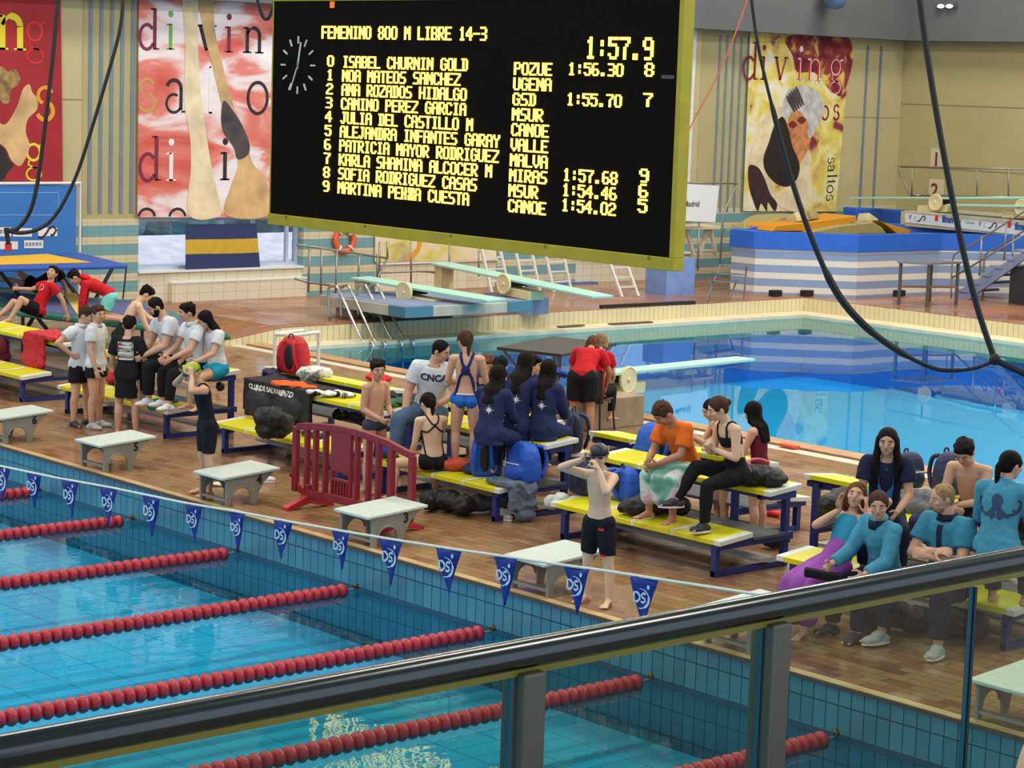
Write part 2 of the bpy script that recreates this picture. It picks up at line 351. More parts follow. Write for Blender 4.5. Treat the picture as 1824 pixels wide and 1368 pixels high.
# --- window wall
def wall_tiles(name, base, alt, period, zlo, bands):
    t = NT(name); X, Y, Z = t.xyz()
    f = t.math('FRACT', t.math('DIVIDE', t.math('SUBTRACT', Z, zlo), period)); s = t.math('LESS_THAN', f, bands)
    g = t.math('MAXIMUM', t.line(t.math('ADD', X, Y), 0.27, 0.012), t.line(t.math('SUBTRACT', Z, zlo), period/4 if bands else 0.155, 0.008))
    c = t.mix(s, lin(base), lin(alt)) if bands else t.mix(t.noise(2), lin(base), lin(alt))
    t.l(t.mix(t.math('MULTIPLY', g, 0.5), c, lin((120, 120, 104))), t.b.inputs['Base Color']); t.b.inputs['Roughness'].default_value = 0.35; return t.m
M_stripe = wall_tiles('teal_cream_tiles', (206, 196, 160), (112, 158, 164), 0.335, 0.14, 0.60)
M_white = wall_tiles('cream_wall_tiles', (214, 206, 180), (222, 214, 190), 0.155, 0.25, 0)
M_cream = mat('cream_plaster', (188, 176, 132), 0.8, noise=0.05, nscale=1.2)
M_panel = mat('ochre_panel', (174, 163, 116), 0.8, noise=0.05, nscale=1.0)
M_groove = mat('blue_groove', (112, 128, 142), 0.6, noise=0.1, nscale=9)
M_soff = mat('grey_soffit', (100, 102, 102), 0.8, noise=0.05, nscale=0.7)
M_alu = mat('window_aluminium', (196, 208, 226), 0.35, metal=0.3); M_wsill = mat('white_sill', (226, 228, 230), 0.35)
ZT = 1.80
windows = [(9.03, 12.72), (14.5, 17.66), (19.9, 23.4)]
def wbox(y0, y1, z0, z1, nm, m, x0=XW-0.35, x1=XW): bb = MB(); bb.box((x0, y0, z0), (x1, y1, z1)); return struct(bb.build(nm, m))
wbox(-4.0, YB, ZT, 10.5, 'wall_left', M_cream)
wbox(-4.0, 7.86, 0, ZT, 'wall_left', M_stripe)
for (a, c) in windows: wbox(a, c, 0, 0.80, 'wall_left', M_white)
for (a, c) in ((7.86, 9.03), (12.72, 14.5), (17.66, 19.9), (23.4, YB)):
    wbox(a, c, 0, ZT, 'wall_left', M_stripe, XW-0.35, XW+0.02)
wbox(9.7, 12.75, 0.25, 0.60, 'wall_left_ledge', M_white, XW, XW+0.12); wbox(9.7, 12.75, 0.60, 0.625, 'trim_ledge', M_wsill, XW, XW+0.13)
for i, (a, c) in enumerate(windows):
    o = wbox(a, c, 0.80, 0.84, 'trim_%d' % (i+1), M_wsill, XW-0.30, XW+0.06)
    w = MB(); z0, z1 = 0.84, ZT-0.02
    for (p, q) in (((XW-.2, a, z0+.03), (XW-.2, c, z0+.03)), ((XW-.2, a, z1-.03), (XW-.2, c, z1-.03))): w.beam(p, q, .06, .06)
    for yy in (a+.03, a+(c-a)*.72, c-.25, c-.03): w.beam((XW-.2, yy, z0), (XW-.2, yy, z1), .06, .07)
    wf = struct(w.build('window_%d' % (i+1), M_alu))
    p = MB(); p.box((XW-.205, a, z0), (XW-.199, c, z1)); gm = None
    t = bpy.data.materials.get('window_glass')
    if t is None:
        t = bpy.data.materials.new('window_glass'); t.use_nodes = True; nt = t.node_tree; nt.nodes.clear(); N = nt.nodes.new
        oo = N('ShaderNodeOutputMaterial'); tr = N('ShaderNodeBsdfTransparent'); gl = N('ShaderNodeBsdfGlossy'); mx = N('ShaderNodeMixShader'); gl.inputs['Roughness'].default_value = 0.02; facing(nt, mx)
        tr.inputs[0].default_value = (0.93, 0.96, 0.97, 1); nt.links.new(tr.outputs[0], mx.inputs[1]); nt.links.new(gl.outputs[0], mx.inputs[2]); nt.links.new(mx.outputs[0], oo.inputs[0])
    p.build('pane', t, wf)
# grooves on the piers
def grooves(y0, y1, n, z0, z1):
    for k in range(n):
        yy = y0+(y1-y0)*(k+0.5)/n; w = MB(); w.box((XW, yy-0.035, z0), (XW+0.022, yy+0.035, z1)); struct(w.build('trim_groove', M_groove))
wbox(7.86, 9.02, ZT, 5.72, 'wall_left_pier', M_panel, XW, XW+0.01); grooves(7.90, 8.98, 5, 1.9, 5.7)
wbox(23.5, 25.1, ZT-.2, 5.72, 'wall_left_pier', M_panel, XW, XW+0.01); grooves(23.95, 25.1, 5, 1.7, 5.65)
grooves(28.9, 29.9, 2, 1.7, 5.6)
for zz in (3.9,): wbox(7.0, YB, zz, zz+.015, 'trim_joint', mat('joint_shadow_line', (150, 134, 88), 0.8), XW, XW+0.008)
b = MB(); b.box((XW, -4, 5.75), (XW+0.5, YB, 10.4)); struct(b.build('wall_left_soffit', M_soff))
b = MB(); b.box((XW, YB-0.5, 5.75), (XE, YB, 10.4)); struct(b.build('wall_back_soffit', M_soff))
b = MB(); b.box((XW-.35, YB, 0), (XE, YB+.3, 10.5)); struct(b.build('wall_back', M_panel))
for zz in (2.75, 4.25): 
    b = MB(); b.box((XW, YB-.01, zz), (XE, YB, zz+.02)); struct(b.build('trim_joint', MATS['joint_shadow_line']))
b = MB(); b.box((XW-.4, -26, CEIL), (XE, YB+.4, CEIL+.3)); struct(b.build('ceiling', mat('ceiling_white_grey', (176, 172, 160), 0.8)))
# outside, seen through the windows: pale facade and paving
b = MB(); b.box((-60, -10, -0.3), (XW-.4, 160, -0.25)); struct(b.build('ground', mat('outside_paving', (206, 206, 210), 0.8, noise=0.1, nscale=1)))
t = thing('building', 'low white building seen outside through the windows', 'building', (-17, 12, -.25)); w = MB(); w.box((-18.5, 4, -.25), (-16.8, 40, .42)); w.build('wall', mat('outside_white', (240, 242, 246), .7), t)
w = MB(); w.add([(-16.7, 4, .42), (-16.7, 40, .42), (-18.6, 40, .95), (-18.6, 4, .95), (-16.7, 4, .36), (-16.7, 40, .36), (-18.6, 40, .89), (-18.6, 4, .89)], [(0, 1, 2, 3), (7, 6, 5, 4), (0, 4, 5, 1), (1, 5, 6, 2), (2, 6, 7, 3), (3, 7, 4, 0)]); w.build('roof', mat('outside_roof', (214, 204, 214), .7, noise=.15, nscale=3), t)
for yy in (10.35, 10.75, 11.15, 18.0, 18.5): w = MB(); w.box((-16.82, yy, -.05), (-16.78, yy+.14, .32)); w.build('window', mat('outside_slit', (70, 90, 120), .4), t)
w = MB(); q_ = np.random.default_rng(5)
for yy in np.arange(2, 44, .9): w.ell((-24+q_.uniform(-.8, .8), yy, q_.uniform(.6, 1.6)), (1.3, 1.0, q_.uniform(1.2, 2.0)), n=10, m=7)
o = blob(w, 'hedge', mat('outside_leaves', (92, 128, 140), .9, noise=.5, nscale=3), None, .16, 1, fold=(.35, 1.6)); tag(o, 'bluish hedge behind the white building outside the windows', 'hedge')
# ================================================================ SCOREBOARD
BY = 4.5
M_blk = mat('board_black', (9, 8, 8), 0.9, spec=.1); M_yel = mat('board_yellow_green', (158, 150, 30), 0.55, noise=0.08, nscale=4); M_led = mat('led_amber', (255, 212, 82), 0.5, emit=3.0)
M_hand = mat('clock_marks', (196, 200, 206), 0.5)
FONT = {'A': '01110 10001 10001 11111 10001 10001 10001', 'B': '11110 10001 10001 11110 10001 10001 11110', 'C': '01110 10001 10000 10000 10000 10001 01110', 'D': '11110 01001 01001 01001 01001 01001 11110',
'E': '11111 10000 10000 11110 10000 10000 11111', 'F': '11111 10000 10000 11110 10000 10000 10000', 'G': '01110 10001 10000 10011 10001 10001 01110', 'H': '10001 10001 10001 11111 10001 10001 10001',
'I': '01110 00100 00100 00100 00100 00100 01110', 'J': '00111 00010 00010 00010 00010 10010 01100', 'K': '10001 10010 10100 11000 10100 10010 10001', 'L': '10000 10000 10000 10000 10000 10000 11111',
'M': '10001 11011 10101 10101 10001 10001 10001', 'N': '10001 11001 10101 10101 10011 10001 10001', 'O': '01110 10001 10001 10001 10001 10001 01110', 'P': '11110 10001 10001 11110 10000 10000 10000',
'R': '11110 10001 10001 11110 10100 10010 10001', 'S': '01111 10000 10000 01110 00001 00001 11110', 'T': '11111 00100 00100 00100 00100 00100 00100', 'U': '10001 10001 10001 10001 10001 10001 01110',
'V': '10001 10001 10001 10001 10001 01010 00100', 'Y': '10001 10001 01010 00100 00100 00100 00100', 'Z': '11111 00001 00010 00100 01000 10000 11111', '0': '01110 10001 10001 10001 10001 10001 01110',
'1': '00100 01100 00100 00100 00100 00100 01110', '2': '01110 10001 00001 00110 01000 10000 11111', '3': '11110 00001 00001 01110 00001 00001 11110', '4': '00010 00110 01010 10010 11111 00010 00010',
'5': '11111 10000 11110 00001 00001 10001 01110', '6': '01110 10000 10000 11110 10001 10001 01110', '7': '11111 00001 00010 00100 00100 00100 00100', '8': '01110 10001 10001 01110 10001 10001 01110',
'9': '01110 10001 10001 01111 00001 00001 01110', ':': '00000 00100 00100 00000 00100 00100 00000', '.': '00000 00000 00000 00000 00000 01100 01100', '-': '00000 00000 00000 11111 00000 00000 00000',
'#': '11111 10101 11111 01110 11111 10101 11111', '~': '10010 10010 10010 11110 10010 10010 10010'}
p0 = AY(488, 3, BY); p1 = AY(1212, 3, BY); q0 = AY(482, 385, BY); q1 = AY(1196, 452, BY)
x0, x1 = (p0[0]+q0[0])/2, (p1[0]+q1[0])/2; zt, zb = (p0[2]+p1[2])/2+.02, (q0[2]+q1[2])/2
fb = AY(840, 441, BY)[2]
sb = thing('scoreboard', 'large black electronic scoreboard with amber names in a yellow-green frame', 'scoreboard', ((x0+x1)/2, BY, fb))
w = MB(); w.box((x0, BY, zb), (x1, BY+.13, zt)); w.build('panel', M_blk, sb)
w = MB(); w.box((x0-.02, BY-.03, fb), (x1+.075, BY+.14, zb-.004)); w.box((x1+.005, BY-.03, zb-.004), (x1+.075, BY+.14, zt)); w.box((x0-.03, BY-.005, zb-.004), (x0-.002, BY+.14, zt)); w.box((x0-.03, BY-.005, zt), (x1+.075, BY+.14, zt+.05)); w.build('frame', M_yel, sb, bevel=0.008)
w = MB()
for xx in np.linspace(x0+.4, x1-.3, 5): w.box((xx-.02, BY-.034, zb-.05), (xx+.02, BY-.029, zb-.01))
w.build('latch', mat('board_latch', (120, 116, 70), 0.5, metal=.5), sb)
w = MB()
for xx in (x0+1.0, x1-1.0): w.tube([(xx, BY+.07, zt), (xx, BY+.07, CEIL)], .02)
w.build('hanging_cable', mat('steel_cable', (70, 70, 74), 0.4, metal=.8), sb)
def led(txt, xa, ya, xb, h, bold=0.0, name='led_text'):
    """xa,ya: left end of the baseline, xb: right end"""
    P = AY(xa, ya, BY-.012); xr = AY(xb, ya+(xb-xa)*(ya-15)/(xa+2734), BY-.012)[0]
    n = len(txt); pitch = (xr-P[0])/(n-.17); cw = pitch/6; zb_ = P[2]; z2 = AY(xa, ya-h, BY-.012)[2]; chh = (z2-zb_)/7
    w = MB()
    for i, ch in enumerate(txt):
        if ch == ' ': continue
        for r, bits in enumerate(FONT[ch].split()):
            for c, bt in enumerate(bits):
                if bt == '1':
                    xx = P[0]+i*pitch+c*cw; zz = zb_+(6-r)*chh
                    w.box((xx-cw*.12, BY-.016, zz+chh*.04), (xx+cw*1.12+bold, BY-.002, zz+chh*.96))
    w.build(name, M_led, sb)
led('FEMENINO 800 M LIBRE 14-3', 573, 69, 866, 23)
led('1:57.9', 1043, 105, 1162, 40)
names = ['ISABEL CHURNIN GOLD', 'NOA MATEOS SANCHEZ', 'ANA ROZADOS HIDALGO', 'CAMINO PEREZ GARCIA', 'JULIA DEL CASTILLO M', 'ALEJANDRA INFANTES GARAY', 'PATRICIA MAYOR RODRIGUEZ', 'KARLA SHAMINA ALCOCER M', 'SOFIA RODRIGUEZ CASAS', 'MARTINA PE~#A CUESTA']
ends = [832, 819, 830, 829, 841, 889, 887, 875, 848, 834]
clubs = ['POZUE', 'UGENA', 'GSD', 'MSUR', 'CANOE', 'VALLE', 'MALVA', 'MIRAS', 'MSUR', 'CANOE']; cend = [982, 981, 953, 966, 976, 975, 974, 973, 957, 971]
times = {0: ('1:56.30', '8'), 2: ('1:55.70', '7'), 7: ('1:57.68', '9'), 8: ('1:54.46', '6'), 9: ('1:54.02', '5')}
for i in range(10):
    y = 118.5+24.72*i; xs = 583-i*.9
    led(str(i), xs, y, xs+10.5, 20)
    led(names[i], 610.5-i*1.0, y+2.2+i*.12, ends[i], 21.5)
    yc = 133.5+27.1*i
    led(clubs[i], 915.5-i*1.2, yc, cend[i], 23)
    if i in times:
        yt = 134+26.9*i
        led(times[i][0], 1012-i*1.3, yt, 1109-i*1.5, 23); led(times[i][1], 1148-i*1.35, yt+2.5, 1163.5-i*1.35, 25)
cc = AY(531.5, 116, BY); rx = .345
ck = MB()
for k in range(12):
    a = PI/6*k; d = np.array([math.sin(a), 0, math.cos(a)]); pc = np.array([cc[0], BY-.008, cc[2]]); ck.beam(pc+d*rx*.80, pc+d*rx*1.08, .022, .014, up=(0, 1, 0))
ck.build('clock_marks', M_hand, sb)
for ang, ln, wd in ((12, .30, .026), (205, .36, .016)):
    a = math.radians(ang); d = np.array([math.sin(a), 0, math.cos(a)]); w = MB(); pc = np.array([cc[0], BY-.012, cc[2]]); w.beam(pc-d*.05, pc+d*ln, wd, .01, up=(0, 1, 0)); w.build('clock_hand', M_hand, sb)
w = MB(); pz = AY(1187, 137, BY); w.box((pz[0]-.07, BY-.006, pz[2]-.02), (pz[0]+.12, BY, pz[2]+.02)); w.build('grey_strip', mat('board_strip', (62, 62, 64), .5), sb)

# ================================================================ WALL BANNERS
def serif(ch, x, y, s, wd, lay, mb):
    """serif lower-case letter; lay = (O, X, Y) plane, s = x-height"""
    O, X, Y = lay; T = wd
    def q(pts, w=None): quadpath([(x+p[0]*s, y+p[1]*s) for p in pts], (w or T)*s if not hasattr(w, '__len__') else [v*s for v in w], O, X, Y, mb)
    th = T*.55
    def stem(px, a, b): q([(px, a), (px, b)])
    def foot(px, yy=0, r=.2): q([(px-r, yy+.03), (px+r, yy+.03)], .06)
    if ch in 'il':
        h = 1.0 if ch == 'i' else 1.62
        stem(.25, 0, h); foot(.25); q([(.05, h-.04), (.25, h-.02)], .07)
        if ch == 'i': poly2([(x+(.25+p[0])*s, y+(1.38+p[1])*s) for p in arc(0, 0, .12, .13, 0, 345, 10)], O, X, Y, mb); 
        return .5
    if ch == 'n':
        stem(.22, 0, 1); foot(.22); q([(.02, .96), (.22, .98)], .07); q([(.22, .72)]+arc(.52, .68, .28, .30, 150, 0, 8), [th]*4+[T]*6); stem(.80, 0, .7); foot(.80); return 1.04
    if ch == 'v':
        q([(.1, 1), (.42, .02)], T); q([(.74, 1), (.42, .02)], th); foot(.1, .95, .14); foot(.74, .95, .14); return .84
    if ch == 'd':
        q(arc(.40, .48, .33, .48, 40, 330, 18), T*.85); stem(.76, 0, 1.6); foot(.86, 0, .12); q([(.56, 1.56), (.76, 1.58)], .07); return 1.02
    if ch == 'o': q(arc(.45, .5, .38, .5, 0, 360, 20), T*.85); return .95
    if ch == 'a':
        q(arc(.36, .74, .26, .26, 165, 0, 9)); stem(.62, .08, .76); q(arc(.36, .28, .27, .28, 60, 330, 14), th*1.3); foot(.74, 0, .1); return .92
    if ch == 's':
        q(arc(.36, .75, .25, .25, 20, 250, 10), th*1.3); q(arc(.36, .27, .28, .27, 80, -160, 12), T*.9); return .74
    if ch == 't':
        stem(.3, .1, 1.35); q([(.06, .97), (.55, .97)], .07); q(arc(.45, .16, .15, .15, 180, 330, 6), th); return .62
    if ch == 'g':
        q(arc(.40, .66, .30, .33, 0, 360, 16), T*.8); q([(.66, .92), (.82, 1.0)], .08); q(arc(.42, -.22, .34, .26, 0, 360, 16), th); q([(.22, .36), (.16, .16), (.4, .04), (.6, .02)], th); return .86
    return .5
def word(txt, xpx, ypx, hpx, wd, m, parent, X0, name='lettering', gap=1.0, rot=0.0, skip=''):
    """baseline-left pixel, x-height in pixels, on the wall plane X = X0"""
    P = AX(xpx, ypx, X0); s = AX(xpx, ypx-hpx, X0)[2]-P[2]; c, sn = math.cos(rot), math.sin(rot)
    lay = (P, (0, c, sn), (0, -sn, c)); mb = MB(); x = 0
    for ch in txt:
        n0 = len(mb.f); adv = serif(ch, x, 0, s, wd, lay, mb)
        x += adv*s*gap
    return mb.build(name, m, parent)
def outline(pts, X0, name, m, parent, th=0.0):
    P = [np.array(p, float) for p in pts]; n = len(P); S_ = []
    for i in range(n):                                # rounded closed contour
        a, b, c, d = P[i-1], P[i], P[(i+1) % n], P[(i+2) % n]
        for k in range(5): t_ = k/5; S_.append(.5*((2*b)+(-a+c)*t_+(2*a-5*b+4*c-d)*t_*t_+(-a+3*b-3*c+d)*t_**3))
    Q = [AX(a, b, X0) for a, b in S_]; mb = MB(); mb.add(Q, [tuple(range(len(Q)))]); return mb.build(name, m, parent)
def blot_mat(name, cols, scale, stretch=(1, 1, 1), detail=5, rot=0.0, dist=0.6):
    t = NT(name); mp = t.n('Mapping'); mp.inputs['Scale'].default_value = stretch; mp.inputs['Rotation'].default_value = (rot, 0, 0); t.l(t.tc.outputs['Object'], mp.inputs[0])
    n = t.n('TexNoise', Scale=scale, Detail=detail, Distortion=dist); t.l(mp.outputs[0], n.inputs['Vector'])
    r = t.n('ValToRGB'); e = r.color_ramp.elements
    while len(e) < len(cols): e.new(.5)
    for i, (p, c) in enumerate(cols): e[i].position = p; e[i].color = (*lin(c), 1)
    t.l(n.outputs['Fac'], r.inputs['Fac']); t.l(r.outputs['Color'], t.b.inputs['Base Color']); t.b.inputs['Roughness'].default_value = 0.7; return t.m
def banner(name, label, corners, X0, m):
    P = [AX(a, b, X0) for a, b in corners]; c = sum(P)/4
    t = thing(name, label, 'banner', (X0, c[1], min(p[2] for p in P)))
    mb = MB(); Q = [p-np.array([.02, 0, 0]) for p in P]; mb.add(P+Q, [(0, 1, 2, 3), (7, 6, 5, 4), (0, 4, 5, 1), (1, 5, 6, 2), (2, 6, 7, 3), (3, 7, 4, 0)]); mb.build('fabric', m, t); return t
M_skin_p = mat('printed_skin', (206, 168, 116), 0.7, noise=0.25, nscale=2.5); M_skin_l = mat('printed_light_skin', (226, 206, 168), 0.7, noise=0.2, nscale=3)
M_ink = mat('printed_black', (38, 26, 30), 0.7); M_maroon = mat('printed_maroon', (122, 34, 60), 0.7); M_wht = mat('printed_white', (232, 226, 222), 0.7); M_grn = mat('printed_green', (110, 170, 70), 0.7)
M_och = mat('printed_ochre', (196, 152, 78), 0.7); M_pyel = mat('printed_yellow', (226, 206, 40), 0.7); M_pred = mat('printed_red', (206, 40, 32), 0.7); M_sh = mat('printed_dark_suit', (70, 62, 62), 0.7, noise=.5, nscale=3)
M_pgold = mat('printed_gold', (226, 150, 40), 0.7)
# left, red
B1 = XW+0.07
t = banner('wall_banner', 'red wall banner with a diver and yellow letters, cut by the left edge', [(-60, 320), (112, 325), (108, -40), (-60, -40)], B1, mat('banner_red', (160, 24, 36), .7, noise=.15, nscale=1.5))
E1 = B1+.004
word('n', -8, 88, 62, .2, M_pyel, t, E1); word('g', 44, 88, 50, .12, M_pred, t, E1); word('s', 62, 213, 58, .16, M_pgold, t, E1); word('g', 44, 300, 44, .14, M_pyel, t, E1)
outline([(-60, 215), (-20, 205), (8, 222), (30, 190), (40, 160), (52, 150), (58, 165), (66, 175), (66, 195), (50, 212), (46, 235), (53, 260), (44, 285), (34, 296), (20, 285), (8, 262), (-20, 250), (-60, 250)], E1+.001, 'printed_diver', M_skin_p, t)
outline([(-60, 120), (0, 118), (14, 128), (26, 122), (36, 138), (32, 152), (20, 160), (16, 182), (6, 184), (-10, 175), (-60, 180)], E1+.002, 'printed_hair', mat('printed_hair_tan', (150, 116, 70), .7, noise=.6, nscale=8), t)
outline([(-60, 252), (0, 258), (16, 284), (24, 294), (12, 310), (2, 321), (-60, 321)], E1+.002, 'printed_swimsuit', M_ink, t)
# second, white and red brushwork
t = banner('wall_banner', 'tall white and red wall banner of a blurred diver above the window', [(245, 387), (520, 388), (524, -40), (248, -40)], XW+.07, blot_mat('banner_brush', [(.30, (240, 232, 236)), (.44, (232, 214, 214)), (.52, (222, 130, 116)), (.66, (206, 78, 66)), (.8, (226, 150, 130))], 1.1, (1, .6, 1.5), 6, .7))
E2 = XW+.074
word('d', 246, 87, 46, .16, M_maroon, t, E2); word('i', 294, 88, 46, .16, M_grn, t, E2); word('v', 352, 90, 46, .16, M_ink, t, E2); word('i', 398, 93, 46, .16, M_maroon, t, E2); word('n', 432, 94, 46, .16, M_ink, t, E2, gap=1)
word('s', 244, 198, 58, .12, M_och, t, E2); word('a', 292, 200, 58, .12, M_ink, t, E2); word('l', 364, 202, 52, .14, M_wht, t, E2); word('o', 438, 202, 56, .13, M_ink, t, E2)
word('d', 246, 322, 50, .16, M_maroon, t, E2); word('i', 294, 322, 50, .16, M_wht, t, E2); word('i', 390, 321, 50, .16, M_ink, t, E2)
for xa in (247, 302): 
    P = AX(xa, 384, E2); mb = quadpath(arc(.17, -.03, .17, .15, 175, 5, 10), .05, P, (0, 1, 0), (0, 0, 1)); mb.build('lettering', M_ink, t)
outline([(326, -20), (352, -20), (352, 60), (356, 150), (364, 215), (374, 280), (384, 330), (392, 383), (336, 383), (340, 300), (338, 240), (328, 180), (330, 90)], E2+.002, 'printed_leg', M_skin_l, t)
outline([(352, -20), (376, -20), (384, 60), (400, 130), (420, 200), (436, 240), (450, 290), (474, 320), (478, 383), (402, 383), (412, 330), (424, 290), (406, 230), (384, 140), (364, 60)], E2+.003, 'printed_leg', M_skin_p, t)
outline([(398, 180), (410, 190), (430, 220), (444, 255), (442, 275), (424, 284), (416, 262), (398, 235), (394, 208)], E2+.004, 'printed_swimsuit', M_sh, t)
# behind the scoreboard: lower strip
t = banner('wall_banner', 'cream wall banner mostly hidden behind the scoreboard, above the far window', [(668, 467), (884, 463), (890, 250), (672, 250)], XW+.07, blot_mat('banner_pale', [(.3, (232, 222, 198)), (.5, (222, 206, 172)), (.62, (206, 196, 90)), (.75, (150, 110, 140))], 1.5, (1, .8, 1.2), 5))
outline([(730, 462), (742, 455), (750, 440), (752, 420), (745, 420), (742, 440), (728, 455), (720, 462)], XW+.074, 'printed_curve', M_pgold, t)
t = banner('wall_banner', 'pale wall banner sliver beside the right edge of the scoreboard', [(1190, 330), (1229, 330), (1242, 48), (1190, 40)], XW+.07, mat('banner_white', (216, 214, 216), .7, noise=.08, nscale=3))
# right, yellow and maroon
B3 = XW+.07; E3 = B3+.004
t = banner('wall_banner', 'yellow and maroon wall banner of a diver in a cap, on the right', [(1324, 376), (1489, 377), (1516, 68), (1337, 57)], B3, blot_mat('banner_blots', [(.36, (232, 226, 206)), (.46, (228, 216, 150)), (.54, (222, 200, 84)), (.62, (206, 170, 110)), (.68, (136, 40, 56))], 1.7, (1, 1, 1), 8))
outline([(1404, 64), (1514, 70), (1504, 165), (1478, 160), (1452, 130), (1420, 128), (1412, 100)], E3-.002, 'printed_patch', blot_mat('banner_maroon', [(.34, (222, 190, 90)), (.46, (150, 60, 60)), (.6, (108, 20, 44))], 2.6, (1, 1, 1), 8), t)
for i, (ch, xx, yy) in enumerate((('d', 1322, 141), ('i', 1352, 142), ('v', 1378, 143), ('i', 1417, 144), ('n', 1436, 145), ('g', 1476, 146))):
    word(ch, xx, yy, 42, .15, M_maroon if i < 3 else M_pred, t, E3)
    if i > 2: word(ch, xx+1, yy+1, 42, .05, M_wht, t, E3+.002)
word('o', 1462, 213, 24, .2, M_maroon, t, E3); word('s', 1483, 213, 26, .2, M_maroon, t, E3)
word('saltos', 1475, 280, 17, .16, M_ink, t, E3, rot=-PI/2+.02, gap=1.05)
outline([(1398, 172), (1408, 158), (1430, 152), (1452, 160), (1466, 178), (1468, 196), (1462, 214), (1452, 232), (1444, 246), (1438, 238), (1440, 222), (1432, 206), (1420, 196), (1410, 200), (1400, 214), (1392, 200)], E3+.006, 'printed_cap', mat('printed_cap_grey', (190, 188, 186), .7, noise=.3, nscale=5), t)
for k in range(5): outline([(1401+k*4, 176-k*4), (1404+k*4, 171-k*4), (1416+k*4, 196-k*3), (1413+k*4, 198-k*3)], E3+.008, 'printed_cap_stripe', M_sh, t)
outline([(1376, 196), (1392, 190), (1400, 206), (1396, 232), (1380, 256), (1366, 276), (1362, 294), (1372, 318), (1384, 350), (1378, 358), (1368, 340), (1352, 312), (1334, 304), (1336, 272), (1348, 236), (1360, 212)], E3+.002, 'printed_arm', M_skin_l, t)
outline([(1334, 296), (1350, 298), (1362, 318), (1372, 345), (1384, 362), (1380, 376), (1368, 360), (1366, 376), (1356, 362), (1350, 376), (1342, 358), (1334, 330)], E3+.004, 'printed_forearm', mat('printed_brown', (58, 32, 32), .7, noise=.4, nscale=5), t)
outline([(1408, 204), (1422, 198), (1436, 208), (1442, 228), (1444, 250), (1436, 272), (1426, 290), (1414, 296), (1402, 268), (1398, 236)], E3+.005, 'printed_face', mat('printed_orange_skin', (200, 130, 82), .7, noise=.4, nscale=5), t)
for a_ in ((1412, 222), (1428, 214)): outline([(a_[0]-8, a_[1]), (a_[0], a_[1]-7), (a_[0]+8, a_[1]), (a_[0], a_[1]+7)], E3+.007, 'printed_goggle', mat('printed_rust', (110, 42, 28), .7), t)
outline([(1380, 222), (1394, 208), (1404, 228), (1412, 262), (1424, 292), (1420, 318), (1404, 332), (1382, 326), (1364, 306), (1360, 282), (1370, 252)], E3+.006, 'printed_swimsuit', mat('printed_dark_brown', (32, 22, 24), .7), t)
outline([(1412, 322), (1428, 292), (1440, 268), (1446, 292), (1438, 330), (1430, 374), (1400, 374), (1384, 360), (1392, 344)], E3+.003, 'printed_leg', M_skin_l, t)
p = AY(592, 7, BY-.01); w = MB(); w.box((p[0]-.05, BY-.012, p[2]-.05), (p[0]+.04, BY-.004, p[2]+.03)); w.build('indicator_lamp', mat('indicator_orange', (220, 110, 20), .5, emit=.6), sb)
# ================================================================ LANE POOL: ropes, pennants, blocks
M_rr = mat('rope_float_red', (176, 40, 54), 0.3, spec=.5); M_rw = mat('rope_float_pale_green', (200, 224, 150), 0.4); M_cable = mat('rope_cable', (150, 160, 160), .4)
def rope(i):
    X = 2.0*i; words = ['farthest', 'second', 'third', 'fourth', 'fifth', 'sixth', 'nearest']
    t = thing('lane_rope', '%s red lane rope from the far end of the pool' % words[i] if 0 < i < 6 else ('red lane rope farthest from the handrail, at the far left' if i == 0 else 'red lane rope nearest the handrail, seen through the glass on the right'), 'lane rope', (X, 0, WZ), 'red lane ropes floating in the pool')
    w = MB(); w.tube([(X, 0.02, WZ+.03), (X, -22, WZ+.02)], .008, 6); w.build('cable', M_cable, t)
    def bead(y0): return [(y0, .022), (y0-.010, .056), (y0-.035, .073), (y0-.062, .074), (y0-.086, .058), (y0-.098, .022)]
    ndet = 96; prof = []
    lo = -11.05 if i == 4 else -20
    w0 = MB(); w0.lathe((0, 0, 0), (0, 1, 0), [(a, b) for a, b in bead(0)], 10); me = w0.mesh('float'); me.materials.append(M_rr); me.polygons.foreach_set('use_smooth', [True]*len(me.polygons))
    me2 = me.copy(); me2.materials.clear(); me2.materials.append(M_rw)
    y = -.12; k = 0; rest = MB()
    vis = {0: 3, 1: 5, 2: 8, 3: 11, 4: 11.4, 5: 9.5, 6: 7.5}[i]; start = {6: 0, 5: 0}.get(i, 0)
    while y > -vis:
        if k < ndet:
            o = bpy.data.objects.new('float', me2 if (i == 4 and y < -10.95) else me); COL.objects.link(o); o.parent = t; o.location = (0, y, .026); o.rotation_euler = (0, rng.uniform(0, 6), 0); o.scale = (1, 1, 1)
        else: rest.lathe((X, y, WZ+.026), (0, 1, 0), bead(0), 8)
        y -= .103; k += 1
    if rest.v: o = rest.build('float_run', M_rr, t, smooth=True); o['kind'] = 'stuff'
    w = MB(); w.lathe((X, .012, WZ+.055), (0, -1, 0), [(0, .03), (.02, .03), (.03, .012), (.05, .012)], 10); w.build('wall_anchor', mat('anchor_brass', (120, 96, 60), .4, metal=.7), t)
for i in range(7): rope(i)

